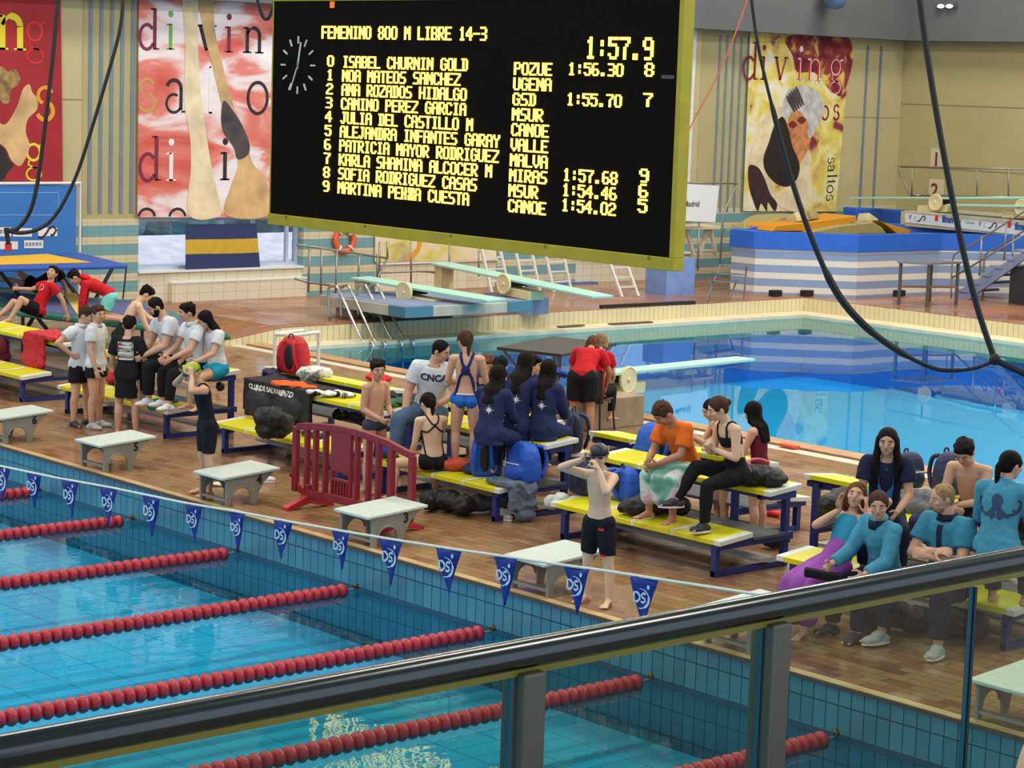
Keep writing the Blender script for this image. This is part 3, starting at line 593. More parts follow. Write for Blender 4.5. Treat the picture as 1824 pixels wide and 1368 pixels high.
# pennant line
PL = [(0, 830), (280, 882), (610, 945), (800, 980), (1150, 1030), (1385, 1065)]
PY = -4.2; M_flag = mat('pennant_blue', (18, 44, 140), .6, noise=.08, nscale=12); M_logo = mat('pennant_logo', (206, 226, 240), .6); M_tape = mat('pennant_tape', (216, 216, 204), .6)
lp = [AY(x, y, PY) for x, y in ((-60, 818), (0, 830), (100, 851), (200, 869), (330, 896), (420, 911), (520, 930), (610, 946), (700, 961), (800, 977), (920, 994), (1000, 1006), (1080, 1017), (1150, 1028), (1260, 1045), (1385, 1064))]
t = thing('pennant_line', 'white backstroke line hung with blue pennants across the pool', 'pennant line', (lp[-1][0], PY, WZ))
w = MB(); w.tube(lp, .009, 6); w.build('line', M_tape, t)
flags = [(-14, 20, 62), (45, 73, 60), (111, 140, 66), (180, 211, 68), (252, 284, 70), (330, 360, 68), (408, 438, 72), (486, 520, 68), (590, 623, 70), (677, 717, 82), (776, 820, 84), (880, 923, 88), (1005, 1050, 84), (1122, 1173, 96)]
def line_at(x):
    X = AY(x, 900, PY)[0]
    for a, b in zip(lp[:-1], lp[1:]):
        if a[0] <= X <= b[0]: f = (X-a[0])/(b[0]-a[0]); return a+(b-a)*f
    return lp[0] if X < lp[0][0] else lp[-1]
def lineq(x):                                            # point of the line seen in picture column x
    best = None
    for a, b in zip(lp[:-1], lp[1:]):
        for f in np.linspace(0, 1, 40):
            p = a+(b-a)*f; d = p-CAM; u = 912+FPX*np.dot(d, CR)/np.dot(d, CF)
            if best is None or abs(u-x) < best[0]: best = (abs(u-x), p)
    return best[1]
for (xa, xb, hp) in flags:
    a, b = lineq(xa), lineq(xb); a = a-[0, 0, .004]; b = b-[0, 0, .004]; sc = FPX/np.linalg.norm((a+b)/2-CAM); hgt = hp/sc; u = (b-a); L = np.linalg.norm(u); u /= L
    tip = (a+b)/2+u*L*.06+np.array([0, rng.uniform(-.015, .015), -hgt]); n = 7; w = MB(); vs = []; fs = []
    for r in range(n+1):
        f = r/n
        for c in range(5):
            g = c/4; top = a+(b-a)*g; p = top*(1-f)+tip*f if f < 1 else tip+u*(g-.5)*.004
            p = p+np.array([0, .008*math.sin(g*5+f*4+xa)*(1-f*.5), 0]); vs.append(p)
    for r in range(n):
        for c in range(4): fs.append((r*5+c, r*5+c+1, (r+1)*5+c+1, (r+1)*5+c))
    w.add(vs, fs); fl = w.build('pennant', M_flag, t, smooth=True)
    sm = fl.modifiers.new('solid', 'SOLIDIFY'); sm.thickness = .002
    lg = MB(); O = a*.5+b*.5+u*L*.02+np.array([0, -.016, -hgt*.38]); s = L*.30
    X_, Y_ = u, np.array([0, 0, 1.0])
    quadpath([(-.95*s, -.35*s), (-.95*s, .45*s), (-.55*s, .45*s), (-.25*s, .2*s), (-.25*s, -.1*s), (-.55*s, -.35*s), (-.95*s, -.35*s)], .22*s, O, X_, Y_, lg)
    quadpath([(.45*s, .35*s), (.2*s, .45*s), (-.02*s, .3*s), (.05*s, .08*s), (.35*s, -.02*s), (.42*s, -.22*s), (.2*s, -.38*s), (-.1*s, -.3*s)], .2*s, O, X_, Y_, lg)
    quadpath(arc(-.2*s, -.05*s, 1.05*s, .85*s, -100, 95, 16), [.04*s]+[.10*s]*3+[.26*s]*6+[.12*s]*4+[.05*s]*3, O, X_, Y_, lg)
    poly2(arc(.72*s, 1.0*s, .17*s, .2*s, 0, 340, 10), O, X_, Y_, lg)
    lg.build('emblem', M_logo, fl)
w = MB(); px_ = lp[-1]; w.tube([(px_[0]+.03, PY, -1.0), (px_[0]+.03, PY, px_[2]+.03)], .02, 8); w.build('post', mat('pennant_post', (150, 150, 146), .3, metal=.8), t)

# starting blocks
M_bt = mat('block_top_white', (196, 206, 196), .55, noise=.06, nscale=20, bump=.3, bscale=120); M_bl = mat('block_grey', (132, 130, 118), .5, noise=.12, nscale=6); M_num = mat('block_number', (24, 22, 20), .6)
def block(xc, num, where):
    t = thing('starting_block', 'white-topped starting block %s' % where, 'starting block', (xc, .35, 0), 'starting blocks along the pool edge'); hw = .27
    w = MB(); f0, f1 = (.02, .285), (.76, .335)
    w.add([(xc-hw, f0[0], f0[1]), (xc+hw, f0[0], f0[1]), (xc+hw, f1[0], f1[1]), (xc-hw, f1[0], f1[1]), (xc-hw, f0[0], f0[1]+.03), (xc+hw, f0[0], f0[1]+.03), (xc+hw, f1[0], f1[1]+.03), (xc-hw, f1[0], f1[1]+.03)],
          [(3, 2, 1, 0), (4, 5, 6, 7), (0, 1, 5, 4), (1, 2, 6, 5), (2, 3, 7, 6), (3, 0, 4, 7)]); w.build('platform', M_bt, t, bevel=.008)
    for sx in (-1, 1):                                   # arched side panel
        xa, xb = (xc+hw-.05, xc+hw-.02) if sx > 0 else (xc-hw+.02, xc-hw+.05)
        pts = [(.09, 0), (.155, 0)]+[(.275+.12*math.cos(a), .10+.10*math.sin(a)) for a in np.linspace(PI, 0, 10)]+[(.40, 0), (.47, 0), (.50, .12), (.56, .22), (.70, .333), (.06, .288), (.09, .25)]
        w = MB(); w.prism(pts, 0, xa, xb); w.build('side_panel', M_bl, t, bevel=.004)
        w = MB(); w.tube([(xa-.005 if sx < 0 else xb+.005, .275+.12*math.cos(a), .10+.10*math.sin(a)) for a in np.linspace(PI, 0, 12)], .013, 6); w.build('arch_rim', M_bl, t)
    w = MB(); w.box((xc-hw+.05, .10, .05), (xc+hw-.05, .15, .075)); w.build('crossbar', M_bl, t)
    fr = ((xc+hw-.018, .47, .215), (0, 1, 0), (0, 0, 1)); nm = text_mb(num, .13, fr, bold=.006); nm.build('number', M_num, t)
BLK = [(-1.24, '6', 'beside the left edge of the picture'), (1.02, '5', 'in front of the boy in black, number 5'), (3.42, '4', 'next to the girl in the green cap, number 4'), (5.87, '3', 'in front of the red barrier, number 3'), (8.37, '2', 'next to the boy adjusting goggles, number 2'), (10.75, '1', 'half hidden by the handrail'), (13.45, '0', 'seen through the glass at lower right')]
for b_ in BLK: block(*b_)

# ================================================================ STAND RAILING (foreground)
RX = 20.0; HZ = 3.487; M_chrome = mat('handrail_steel', (96, 96, 94), .2, metal=1.0); M_post = mat('post_steel', (116, 112, 98), .35, metal=.7); M_gask = mat('yellow_gasket', (150, 132, 40), .4)
t = thing('glass_railing', 'polished steel handrail with glass panels across the foreground', 'railing', (RX, -10, 1.9))
w = MB(); w.tube([(RX, y, HZ) for y in np.linspace(-13.5, -6.0, 12)], .0265, 20); w.build('handrail', M_chrome, t, smooth=True)
w = MB(); w.box((RX-.010, -13.5, HZ-.036), (RX+.010, -6, HZ-.022)); w.build('channel', M_gask, t)
gm = bpy.data.materials.new('railing_glass'); gm.use_nodes = True; nt = gm.node_tree; nt.nodes.clear(); N = nt.nodes.new
oo = N('ShaderNodeOutputMaterial'); tr = N('ShaderNodeBsdfTransparent'); gl = N('ShaderNodeBsdfGlossy'); mx = N('ShaderNodeMixShader'); gl.inputs['Roughness'].default_value = 0.01; facing(nt, mx)
tr.inputs[0].default_value = (0.80, 0.86, 0.78, 1); nt.links.new(tr.outputs[0], mx.inputs[1]); nt.links.new(gl.outputs[0], mx.inputs[2]); nt.links.new(mx.outputs[0], oo.inputs[0])
ge = mat('glass_edge', (40, 120, 150), .2)
py = [AX(x, y, RX)[1] for x, y in ((934, 1210), (1374, 1130), (1733, 1060))]
for (a, c) in ((-13.4, py[0]-.035), (py[0]+.035, py[1]-.03), (py[1]+.03, py[2]-.006), (py[2]+.006, -6.1)):
    w = MB(); w.box((RX-.004, a, 2.0), (RX+.004, c, HZ-.03)); w.build('glass_panel', gm, t)
    w = MB(); w.box((RX-.0045, c-.001, 2.0), (RX+.0045, c+.001, HZ-.03)); w.build('glass_edge', ge, t)
for p_ in py[:2]:
    w = MB(); w.box((RX-.03, p_-.026, 1.9), (RX+.03, p_+.026, HZ-.03)); w.build('post', M_post, t, bevel=.004)
w = MB(); w.box((RX-.008, py[2]-.004, 1.9), (RX+.008, py[2]+.004, HZ-.04)); w.build('panel_joint', mat('joint_dark', (16, 34, 46), .3), t)
w = MB(); w.box((RX-.25, -14, 1.6), (24.5, -5.5, 1.9)); struct(w.build('floor_stand', mat('stand_concrete', (120, 116, 108), .8, noise=.1)))
# ================================================================ BLEACHER BENCHES
M_by = mat('bench_yellow', (214, 206, 18), .45, noise=.05, nscale=5); M_bw = mat('bench_white', (218, 220, 210), .45); M_nv = mat('bench_navy', (36, 46, 112), .45, noise=.08, nscale=8)
M_walk = mat('walkboard_grey', (70, 74, 80), .6, noise=.15, nscale=12); M_pipe = mat('bench_pipe', (168, 168, 162), .4, metal=.3)
def seat_board(name, x0, x1, ya, yb, za, zb, parent, n=4):
    """za at edge ya, zb at edge yb (top), yellow panels between white strips"""
    w = MB(); th = .05
    def slab(a, c, mi, up=0.0):
        w.add([(a, ya, za-th), (c, ya, za-th), (c, yb, zb-th), (a, yb, zb-th), (a, ya, za+up), (c, ya, za+up), (c, yb, zb+up), (a, yb, zb+up)],
              [(3, 2, 1, 0), (4, 5, 6, 7), (0, 1, 5, 4), (1, 2, 6, 5), (2, 3, 7, 6), (3, 0, 4, 7)], mi)
    e = .09; slab(x0, x0+e, 1); slab(x1-e, x1, 1); L = (x1-x0-2*e)/n
    for k in range(n):
        a = x0+e+k*L; slab(a+(.02 if k else 0), a+L-(.02 if k < n-1 else 0), 0)
        if k < n-1: slab(a+L-.02, a+L+.02, 1)
    # scooped white arcs across the seats
    for k in range(n-1):
        a = x0+e+(k+1)*L; pts = [(a+.10*math.sin(PI*t)-.02, t) for t in np.linspace(.05, .95, 8)]
        quadpath(pts, .045, (0, ya, za+.003), (1, 0, 0), (0, yb-ya, zb-za), w); w.mi[-7:] = [1]*7
    return w.build(name, [M_by, M_bw], parent, bevel=.006)
def bleacher(x0, x1, mirrored, label, lowx=None):
    cy = 3.17; my = (lambda y: 2*cy-y) if mirrored else (lambda y: y)
    t = thing('bleacher_bench', label, 'bench', ((x0+x1)/2, my(2.4), 0), 'yellow-topped bleacher benches on the deck')
    seat_board('low_seat', x0, x1, my(1.92), my(2.36), .36, .40, t); seat_board('high_seat', x0, x1+.06, my(2.5), my(2.95), .775, .815, t)
    w = MB(); w.beam((x0, my(2.72), .715), (x1+.04, my(2.72), .715), .34, .06); w.build('high_beam', M_nv, t)
    w = MB(); a, c = sorted((my(2.40), my(2.86))); w.box((x0+.06, a, .315), (x1-.02, c, .34)); w.build('walkboard', M_walk, t)
    w = MB(); a, c = sorted((my(2.52), my(2.74))); w.box((x0+.02, a, .085), (x1-.06, c, .115)); w.build('footboard', M_pipe, t)
    for xx in (x0+.16, x1-.12):
        w = MB(); w.beam((xx, my(1.99), 0), (xx, my(1.99), .31), .06, .06, up=(0, 1, 0)); w.build('leg', M_nv, t)
        w = MB(); w.beam((xx, my(2.93), 0), (xx, my(2.93), .72), .06, .06, up=(0, 1, 0)); w.build('leg', M_nv, t)
        w = MB(); w.beam((xx, my(1.96), .03), (xx, my(2.96), .03), .05, .05); w.build('bottom_bar', M_nv, t)
        w = MB(); w.beam((xx+.05, my(1.94), .30), (xx+.05, my(2.97), .30), .05, .07); w.build('seat_bar', M_nv, t)
        w = MB(); w.beam((xx, my(2.93), .70), (xx, my(2.55), .70), .05, .06); w.build('seat_bar', M_nv, t)
    return t
bleacher(-6.2, -3.80, False, 'yellow bench at the left edge with a red garment over it')
bleacher(-2.9, -.28, False, 'yellow bench where the bearded man in white sits')
bleacher(.70, 3.2, False, 'yellow bench holding the big black bag, behind the red barrier')
bleacher(3.72, 5.86, False, 'yellow bench under the two blue backpacks, right of the red barrier')
bleacher(6.62, 8.94, False, 'yellow bench behind the boy adjusting goggles')
bleacher(9.62, 12.2, False, 'yellow bench where the man with crossed arms sits')
bleacher(-.36, 1.90, True, 'yellow bench holding the red backpack')
bleacher(2.45, 4.70, True, 'rear yellow bench mostly hidden behind the girls in navy tracksuits')
bleacher(5.60, 7.85, True, 'yellow bench behind the boy in the orange shirt')
bleacher(8.62, 10.9, True, 'yellow bench where the long-haired girl in navy sits')

# ================================================================ RED BARRIER
M_bar = mat('barrier_red', (132, 26, 38), .4, noise=.08, nscale=6)
t = thing('crowd_barrier', 'dark red plastic barrier standing on the deck', 'barrier', (4.85, .8, 0)); Yb = .8
def top_z(x): f = (x-3.85)/(5.89-3.85); return .86+.08*math.sin(PI*min(1, f*1.05))-.05*max(0, f-.8)*3 if f > .05 else .86
w = MB(); w.loft([[(x, Yb-.025, top_z(x)-.075), (x, Yb+.025, top_z(x)-.075), (x, Yb+.025, top_z(x)), (x, Yb-.025, top_z(x))] for x in np.linspace(3.92, 5.85, 16)]); w.build('top_rail', M_bar, t, bevel=.01)
w = MB(); w.loft([[(x, Yb-.025, .10+.10*f), (x, Yb+.025, .10+.10*f), (x, Yb+.025, .19+.10*f), (x, Yb-.025, .19+.10*f)] for x, f in ((3.96, .5), (4.12, .0), (4.3, .1), (4.6, .3), (5.2, .32), (5.85, .34))]); w.build('bottom_rail', M_bar, t, bevel=.01)
for x, wd in ((3.90, .075), (4.10, .05), (4.25, .05), (4.42, .05), (4.95, .05), (5.14, .05), (5.30, .05), (5.50, .08), (5.83, .075)):
    w = MB(); w.box((x-wd/2, Yb-.03, .14 if x < 5.7 else .24), (x+wd/2, Yb+.03, top_z(x)-.03)); w.build('upright', M_bar, t, bevel=.012)
w = MB(); w.box((4.53, Yb-.02, .46), (4.86, Yb+.02, .9)); w.box((4.53, Yb-.02, .2), (4.56, Yb+.02, .46)); w.box((4.83, Yb-.02, .2), (4.86, Yb+.02, .46)); w.box((4.56, Yb-.02, .36), (4.83, Yb+.02, .385))
for k in range(5): w.box((4.59+k*.05, Yb-.018, .2), (4.61+k*.05, Yb+.018, .36))
w.build('center_plate', M_bar, t)
for x in (4.13, 5.62):
    w = MB(); w.box((x-.03, Yb-.03, .06), (x+.03, Yb+.03, .25)); w.build('stem', M_bar, t, bevel=.008)
    for sg in (-1, 1):
        w = MB(); w.add([(x-.03, Yb, .14), (x+.03, Yb, .14), (x+.05, Yb+sg*.30, .0), (x-.05, Yb+sg*.30, .0), (x-.03, Yb, .05), (x+.03, Yb, .05), (x+.05, Yb+sg*.25, -.0), (x-.05, Yb+sg*.25, -.0), (x+.05, Yb+sg*.30, .035), (x-.05, Yb+sg*.30, .035)],
                        [(0, 1, 8, 9), (9, 8, 2, 3), (3, 2, 6, 7), (7, 6, 5, 4), (0, 4, 5, 1), (1, 5, 6, 2, 8), (0, 9, 3, 7, 4)]); w.build('foot', mat('barrier_foot_red', (186, 44, 50), .45), t)
w = MB(); w.lathe((3.86, Yb, .30), (-1, 0, 0), [(0, .015), (.03, .015), (.032, .022), (.045, .022)], 10); w.build('hook', M_bar, t)

# ================================================================ TRAMPOLINES
M_tb = mat('trampoline_blue', (40, 84, 172), .5, noise=.06, nscale=4); M_ty = mat('trampoline_yellow', (232, 180, 28), .6, noise=.05, nscale=6); M_leg = mat('trampoline_leg', (34, 38, 48), .5)
M_tg = mat('trampoline_green', (34, 124, 104), .5, noise=.12, nscale=4); M_tp = mat('trampoline_violet', (84, 88, 132), .7, noise=.1, nscale=6)
def quad_slab(c, th, nm, m, parent, inset=0.0, dz=0.0, bev=.02):
    c = [np.array(p, float) for p in c]; ce = sum(c)/4; c = [p+(ce-p)*inset+np.array([0, 0, dz]) for p in c]; w = MB(); d = [p-np.array([0, 0, th]) for p in c]
    w.add(c+d, [(0, 1, 2, 3), (7, 6, 5, 4), (0, 4, 5, 1), (1, 5, 6, 2), (2, 6, 7, 3), (3, 7, 4, 0)]); return w.build(nm, m, parent, bevel=bev)
c = [G(x, y, 1.3) for x, y in ((228, 471), (140, 449), (-90, 458), (-60, 478))]
t = thing('trampoline', 'tall trampoline with blue padding and a yellow bed by the blue board', 'trampoline', (*(sum(c)/4)[:2], 0))
quad_slab(c, .07, 'padding', M_tb, t); cc_ = [G(x, y, 1.305) for x, y in ((162, 467), (84, 452), (-70, 460), (-40, 472))]; quad_slab(cc_, .01, 'bed', M_ty, t, bev=0)
for (a, b_) in (((100, 478), (132, 518)), ((112, 474), (90, 512)), ((200, 476), (178, 517)), ((225, 474), (220, 522)), ((0, 482), (24, 512))):
    p = AX(*a, -10.7); q = AX(*b_, -10.7); q = p+(q-p)*(p[2]-.01)/(p[2]-q[2]); p[2] -= .02; w = MB(); w.beam(p, q, .05 if b_[0] != 220 else .02, .05 if b_[0] != 220 else .02); w.build('leg', M_leg, t)
TZ = .66
c = [G(x, y, TZ) for x, y in ((30, 554), (412, 596), (262, 536), (-40, 516))]
t = thing('trampoline', 'low trampoline with green padding, the two boys in red on it', 'trampoline', (*(sum(c)/4)[:2], 0))
quad_slab(c, .09, 'padding', M_tg, t, bev=.035); quad_slab(c, .02, 'bed', M_tp, t, inset=.16, dz=.006, bev=0)
ce = sum(c)/4; w = MB(); s_ = [G(x, y, TZ+.012) for x, y in ((112, 522), (134, 521), (168, 558), (140, 563))]; w.add(s_+[p-np.array([0, 0, .01]) for p in s_], [(0, 1, 2, 3), (7, 6, 5, 4), (0, 4, 5, 1), (1, 5, 6, 2), (2, 6, 7, 3), (3, 7, 4, 0)]); w.build('yellow_stripe', mat('mat_yellow', (214, 188, 96), .7), t)
for p in c:
    p = p+(ce-p)*.08; w = MB(); w.tube([(p[0], p[1], TZ-.09), (p[0], p[1], .01)], .03); w.build('leg', M_leg, t)
# sponsor board
X0 = -12.2
c = [AX(x, y, X0) for x, y in ((-120, 330), (136, 330), (134, 512), (-120, 512))]
t = thing('sponsor_board', 'blue sponsor board in a white frame behind the tall trampoline', 'board', (X0, c[1][1], 0.0))
w = MB(); w.add(c+[p-np.array([.03, 0, 0]) for p in c], [(0, 1, 2, 3), (7, 6, 5, 4), (0, 4, 5, 1), (1, 5, 6, 2), (2, 6, 7, 3), (3, 7, 4, 0)]); w.build('panel', mat('board_blue', (48, 112, 186), .5, noise=.08, nscale=1.5), t)
a = AX(143, 326, X0); b_ = AX(140, 520, X0); w = MB(); w.tube([(X0, c[0][1], a[2]), a, (X0, a[1], .15)], .03); w.build('frame', M_wsill, t)
w = MB(); w.beam((X0-.5, a[1], .02), (X0+.4, a[1], .02), .06, .05); w.beam((X0, a[1], .02), (X0, a[1], .3), .05, .05, up=(0, 1, 0)); w.build('frame_foot', M_wsill, t)
for (x_, y_, ww, hh, kind) in ((2, 413, 36, 16, 0), (40, 414, 34, 15, 1), (85, 413, 34, 15, 2), (15, 437, 34, 14, 3), (60, 435, 34, 14, 4)):
    q = [AX(x_+dx*ww/2, y_+dy*hh/2, X0+.004) for dx, dy in ((-1, 1), (1, 1), (1, -1), (-1, -1))]; w = MB(); w.add(q, [(0, 1, 2, 3)]); lb = w.build('logo_plate', M_wht, t)
    P = AX(x_, y_, X0+.007); u = np.array([0, 1.0, 0]); v = np.array([0, 0, 1.0]); s = hh*.0095; w = MB()
    if kind == 2: quadpath([(-1.3*s, -.6*s), (-.8*s, -.75*s), (-.2*s, -.2*s), (.2*s, .4*s), (.8*s, .65*s), (1.2*s, .2*s), (.8*s, -.4*s), (.4*s, -.4*s)], .28*s, P, u, v, w); w.build('emblem', M_ink, lb)
    elif kind == 3: poly2([(-.5*s, -.7*s), (.5*s, -.7*s), (.5*s, .3*s), (-.5*s, .3*s)], P, u, v, w); w.build('emblem', M_pred, lb)
    else:
        for k in range(5): poly2([((-1.2+k*.5)*s, -.2*s), ((-.85+k*.5)*s, -.2*s), ((-.85+k*.5)*s, .25*s), ((-1.2+k*.5)*s, .25*s)], P, u, v, w)
        w.build('emblem', mat('emblem_grey', (130, 140, 160), .6), lb)
q = [AX(x, y, X0+.004) for x, y in ((-40, 343), (104, 343), (104, 383), (-40, 383))]; w = MB()
for i in range(4): w.beam(q[i], q[(i+1) % 4], .018, .004, up=(1, 0, 0))
w.build('white_outline', mat('outline_pale', (110, 160, 210), .6), t)
# flag in the window
c = [AX(x, y, XW+.02) for x, y in ((330, 400), (456, 398), (463, 477), (330, 481))]; n = 10
t = thing('flag', 'navy and yellow striped flag hanging in the window', 'flag', (XW+.02, c[0][1], c[3][2]))
for k, (a, b_) in enumerate(((0, .335), (.335, .655), (.655, 1.0))):
    w = MB(); vs = []
    for f in (a, b_):
        for g in np.linspace(0, 1, n+1): p = (c[0]*(1-g)+c[1]*g)*(1-f)+(c[3]*(1-g)+c[2]*g)*f; vs.append(p+np.array([.004*math.sin(g*7+1)*f+.002, 0, .004*math.sin(g*6+1)]))
    w.add(vs, [(i, i+1, n+2+i, n+1+i) for i in range(n)]); o = w.build('navy_stripe' if k != 1 else 'yellow_stripe', mat('flag_navy', (40, 54, 98), .8, noise=.1) if k != 1 else mat('flag_yellow', (200, 166, 50), .8, noise=.08), t); o.modifiers.new('s', 'SOLIDIFY').thickness = .006
# harness straps
M_strap = mat('black_strap', (12, 12, 14), .6)
def sm(pts, n=6):                                      # Catmull-Rom
    P = [np.array(p, float) for p in pts]; out = []
    for i in range(len(P)-1):
        a, b_, c_, d = P[max(i-1, 0)], P[i], P[i+1], P[min(i+2, len(P)-1)]
        for k in range(n):
            t_ = k/n; out.append(.5*((2*b_)+(-a+c_)*t_+(2*a-5*b_+4*c_-d)*t_*t_+(-a+3*b_-3*c_+d)*t_**3))
    return out+[P[-1]]
def webbing(pts, w0, parent, depth, m=None, name='webbing'):
    P = [CAM+ray(x, y)*depth for x, y in pts]; n = len(P); rr = w0 if hasattr(w0, '__len__') else [w0]*n
    w = MB(); w.tube(P, [r_*float(np.dot(p-CAM, CF))/FPX for r_, p in zip(rr, P)], 6); return w.build(name, m or M_strap, parent)
t = thing('harness', 'black harness straps hanging over the trampolines at the left', 'harness', CAM+ray(106, -30)*30)
webbing(sm([(106, -30), (98, 60), (90, 140), (77, 250), (66, 330), (52, 380), (30, 408), (14, 410)]), 4.2, t, 30)
webbing(sm([(221, -30), (214, 50), (190, 140), (160, 240), (135, 315), (104, 376), (75, 405), (40, 415), (14, 411)]), 3.6, t, 30)
webbing([(11, 406), (15, 436)], [5, 4.5], t, 30, name='belt_end')
t = thing('harness', 'black strap loop at the top beside the left edge of the scoreboard', 'harness', CAM+ray(452, -30)*30)
webbing(sm([(452, -30), (464, 20), (474, 34), (484, 20), (498, -30)], 5), 3.4, t, 30)
t = thing('harness', 'black harness straps knotted together in front of the far pool', 'harness', CAM+ray(1634, -30)*16)
webbing(sm([(1335, -30), (1350, 80), (1378, 200), (1410, 320), (1448, 430), (1490, 520), (1540, 580), (1600, 625), (1660, 655), (1700, 660), (1740, 655), (1772, 642)]), [3]*12+[5]*16+[7]*10+[6]*6+[4]*12+[3.5]*11, t, 16)
webbing(sm([(1634, -30), (1655, 120), (1682, 280), (1712, 430), (1740, 545), (1771, 638)]), 5.5, t, 16)
webbing([(1770, 640), (1830, 668), (1870, 690)], 6.5, t, 16)
P = CAM+ray(1772, 640)*15.98; w = MB(); w.ell(P, (.04, .04, .045), n=10, m=6); w.build('knot', M_strap, t, smooth=True)
t = thing('cord', 'thin red cord slanting in front of the striped pier', 'cord', CAM+ray(1338, -20)*40)
webbing(sm([(1338, -20), (1290, 110), (1224, 238), (1190, 330)], 4), 1.3, t, 40, mat('cord_red', (196, 84, 70), .6))
# ================================================================ FAR SIDE: diving stage, springboards, dry pit
M_conc = mat('stage_concrete', (182, 176, 158), .7, noise=.12, nscale=4); M_slate = mat('stage_blue_grey', (124, 136, 166), .6, noise=.12, nscale=3); M_teal = mat('stage_teal_edge', (72, 122, 140), .6)
M_sb = mat('springboard_mint', (168, 214, 196), .5, noise=.04, nscale=3); M_whl = mat('fulcrum_cream', (222, 208, 160), .45, noise=.06, nscale=8); M_rail = mat('rail_steel', (150, 146, 138), .35, metal=.6); M_chr = mat('ladder_chrome', (200, 200, 196), .2, metal=.9); M_rub = mat('black_rubber', (24, 24, 26), .6)
t = thing('diving_stage', 'low concrete diving stage jutting over the far pool with steel rails', 'diving stage', (-8.6, 12.4, RZ))
w = MB(); w.box((-9.3, 10.9, .44), (-6.85, 13.75, .62)); w.build('slab', M_conc, t, bevel=.01)
w = MB(); w.box((-9.28, 10.95, .618), (-6.95, 13.7, .63)); w.build('deck_covering', M_slate, t)
w = MB(); w.box((-7.3, 10.88, .45), (-6.84, 11.5, .625)); w.box((-7.0, 13.2, .45), (-6.83, 13.77, .626)); w.build('teal_corner', M_teal, t)
w = MB(); w.box((-9.2, 11.2, RZ), (-8.7, 13.5, .44)); w.build('plinth', M_conc, t)
def nrm0(v): return v/np.linalg.norm(v)
def rails(parent, paths, r=.02, m=None, nm='rail'):
    for p in paths: w = MB(); w.tube(p, r, 8); w.build(nm, m or M_rail, parent, smooth=True)
Xr = -9.6
A = lambda x, y, X=Xr: AX(x, y, X)
rails(t, [[A(528, 436), A(560, 440), A(690, 460)], [A(525, 496), A(545, 502), A(612, 512)], [A(573, 440), A(571, 530)], [A(600, 444), A(597, 538)], [A(640, 452), A(638, 508)], [A(690, 460), A(668, 505), A(650, 512)], [A(552, 440), A(549, 520)], [A(672, 452), A(672, 497)], [A(690, 460), A(690, 430)]])
rails(t, [[A(676, 430, -10.6), A(676, 500, -10.6)], [A(732, 428, -10.6), A(732, 505, -10.6)], [A(801, 436, -10.6), A(800, 486, -10.6)], [A(676, 486, -10.6), A(745, 483, -10.6), A(800, 487, -10.6)], [A(853, 446, -10.6), A(853, 492, -10.6)]])
def springboard(label, p0, p1, wheel, base=None, wd=.25, dz=0.0):
    p0 = np.array(p0, float); p1 = np.array(p1, float); d = p1-p0; L = np.linalg.norm(d); d /= L; sd = np.cross(d, (0, 0, 1)); sd /= np.linalg.norm(sd)
    t = thing('springboard', label, 'springboard', (*((p0+p1)/2)[:2], wheel[2]-.3), 'mint green springboards around the far pool')
    w = MB(); w.beam(p0, p1, wd*2, .045); w.build('board', M_sb, t, bevel=.01)
    wc = np.array(wheel, float); ax = sd if np.dot(sd, CF) < 0 else -sd
    w = MB(); w.lathe(wc, ax, [(0, .05), (.012, .185), (.05, .19), (.06, .17), (.05, .15), (.045, .04), (.06, .035), (.07, .02)], 24); w.build('fulcrum_wheel', M_whl, t, smooth=False)
    w = MB(); w.beam(wc-ax*.02, wc-ax*.5, .14, .10); w.build('fulcrum_roller', M_rub, t)
    b0 = wc-ax*.26; w = MB(); w.beam(b0-d*.25-np.array([0, 0, .15]), b0+d*.6-np.array([0, 0, .15]), .36, .16); w.build('carriage', M_whl, t, bevel=.01)
    w = MB(); q = p0+d*.12; w.beam(q-np.array([0, 0, .03]), (q[0], q[1], base if base is not None else .63), .3, .22); w.build('anchor_stand', M_whl, t)
    return t
springboard('springboard on the near side of the low diving stage', (-9.55, 12.0, .86), (-6.3, 12.45, .735), (-8.05, 11.85, .74))
t = springboard('springboard farther back over the far deck, tip above the pool', (-10.6, 14.75, .96), (-6.0, 14.70, .74), (-8.3, 14.4, .78), .25)
w = MB(); w.box((-9.0, 14.5, RZ), (-7.75, 15.0, .55)); w.build('plinth', M_slate, t)
def ladder(label, ys, zt=.85):
    t = thing('pool_ladder', label, 'ladder', (-7.9, ys, -.1), 'chrome pool ladders')
    for dx in (0,):
        pts = [(-8.6, ys, RZ), (-8.66, ys, zt-.12), (-8.6, ys, zt-.02), (-8.48, ys, zt), (-8.36, ys, zt-.06), (-7.75, ys, .08), (-7.55, ys, -.06), (-7.36, ys, -.06), (-7.33, ys, -.9)]
    for dy in (0, .26): w = MB(); w.tube([(p[0], p[1]+dy, p[2]) for p in sm(pts, 4)], .026, 8); w.build('rail', M_chr, t, smooth=True)
    for z in (-.3, -.55): w = MB(); w.beam((-7.335, ys, z), (-7.335, ys+.26, z), .06, .03); w.build('step', M_chr, t)
    return t
for ys, lb in ((10.62, 'left chrome ladder beside the low diving stage'), (11.25, 'right chrome ladder beside the low diving stage')):
    ladder(lb, ys)
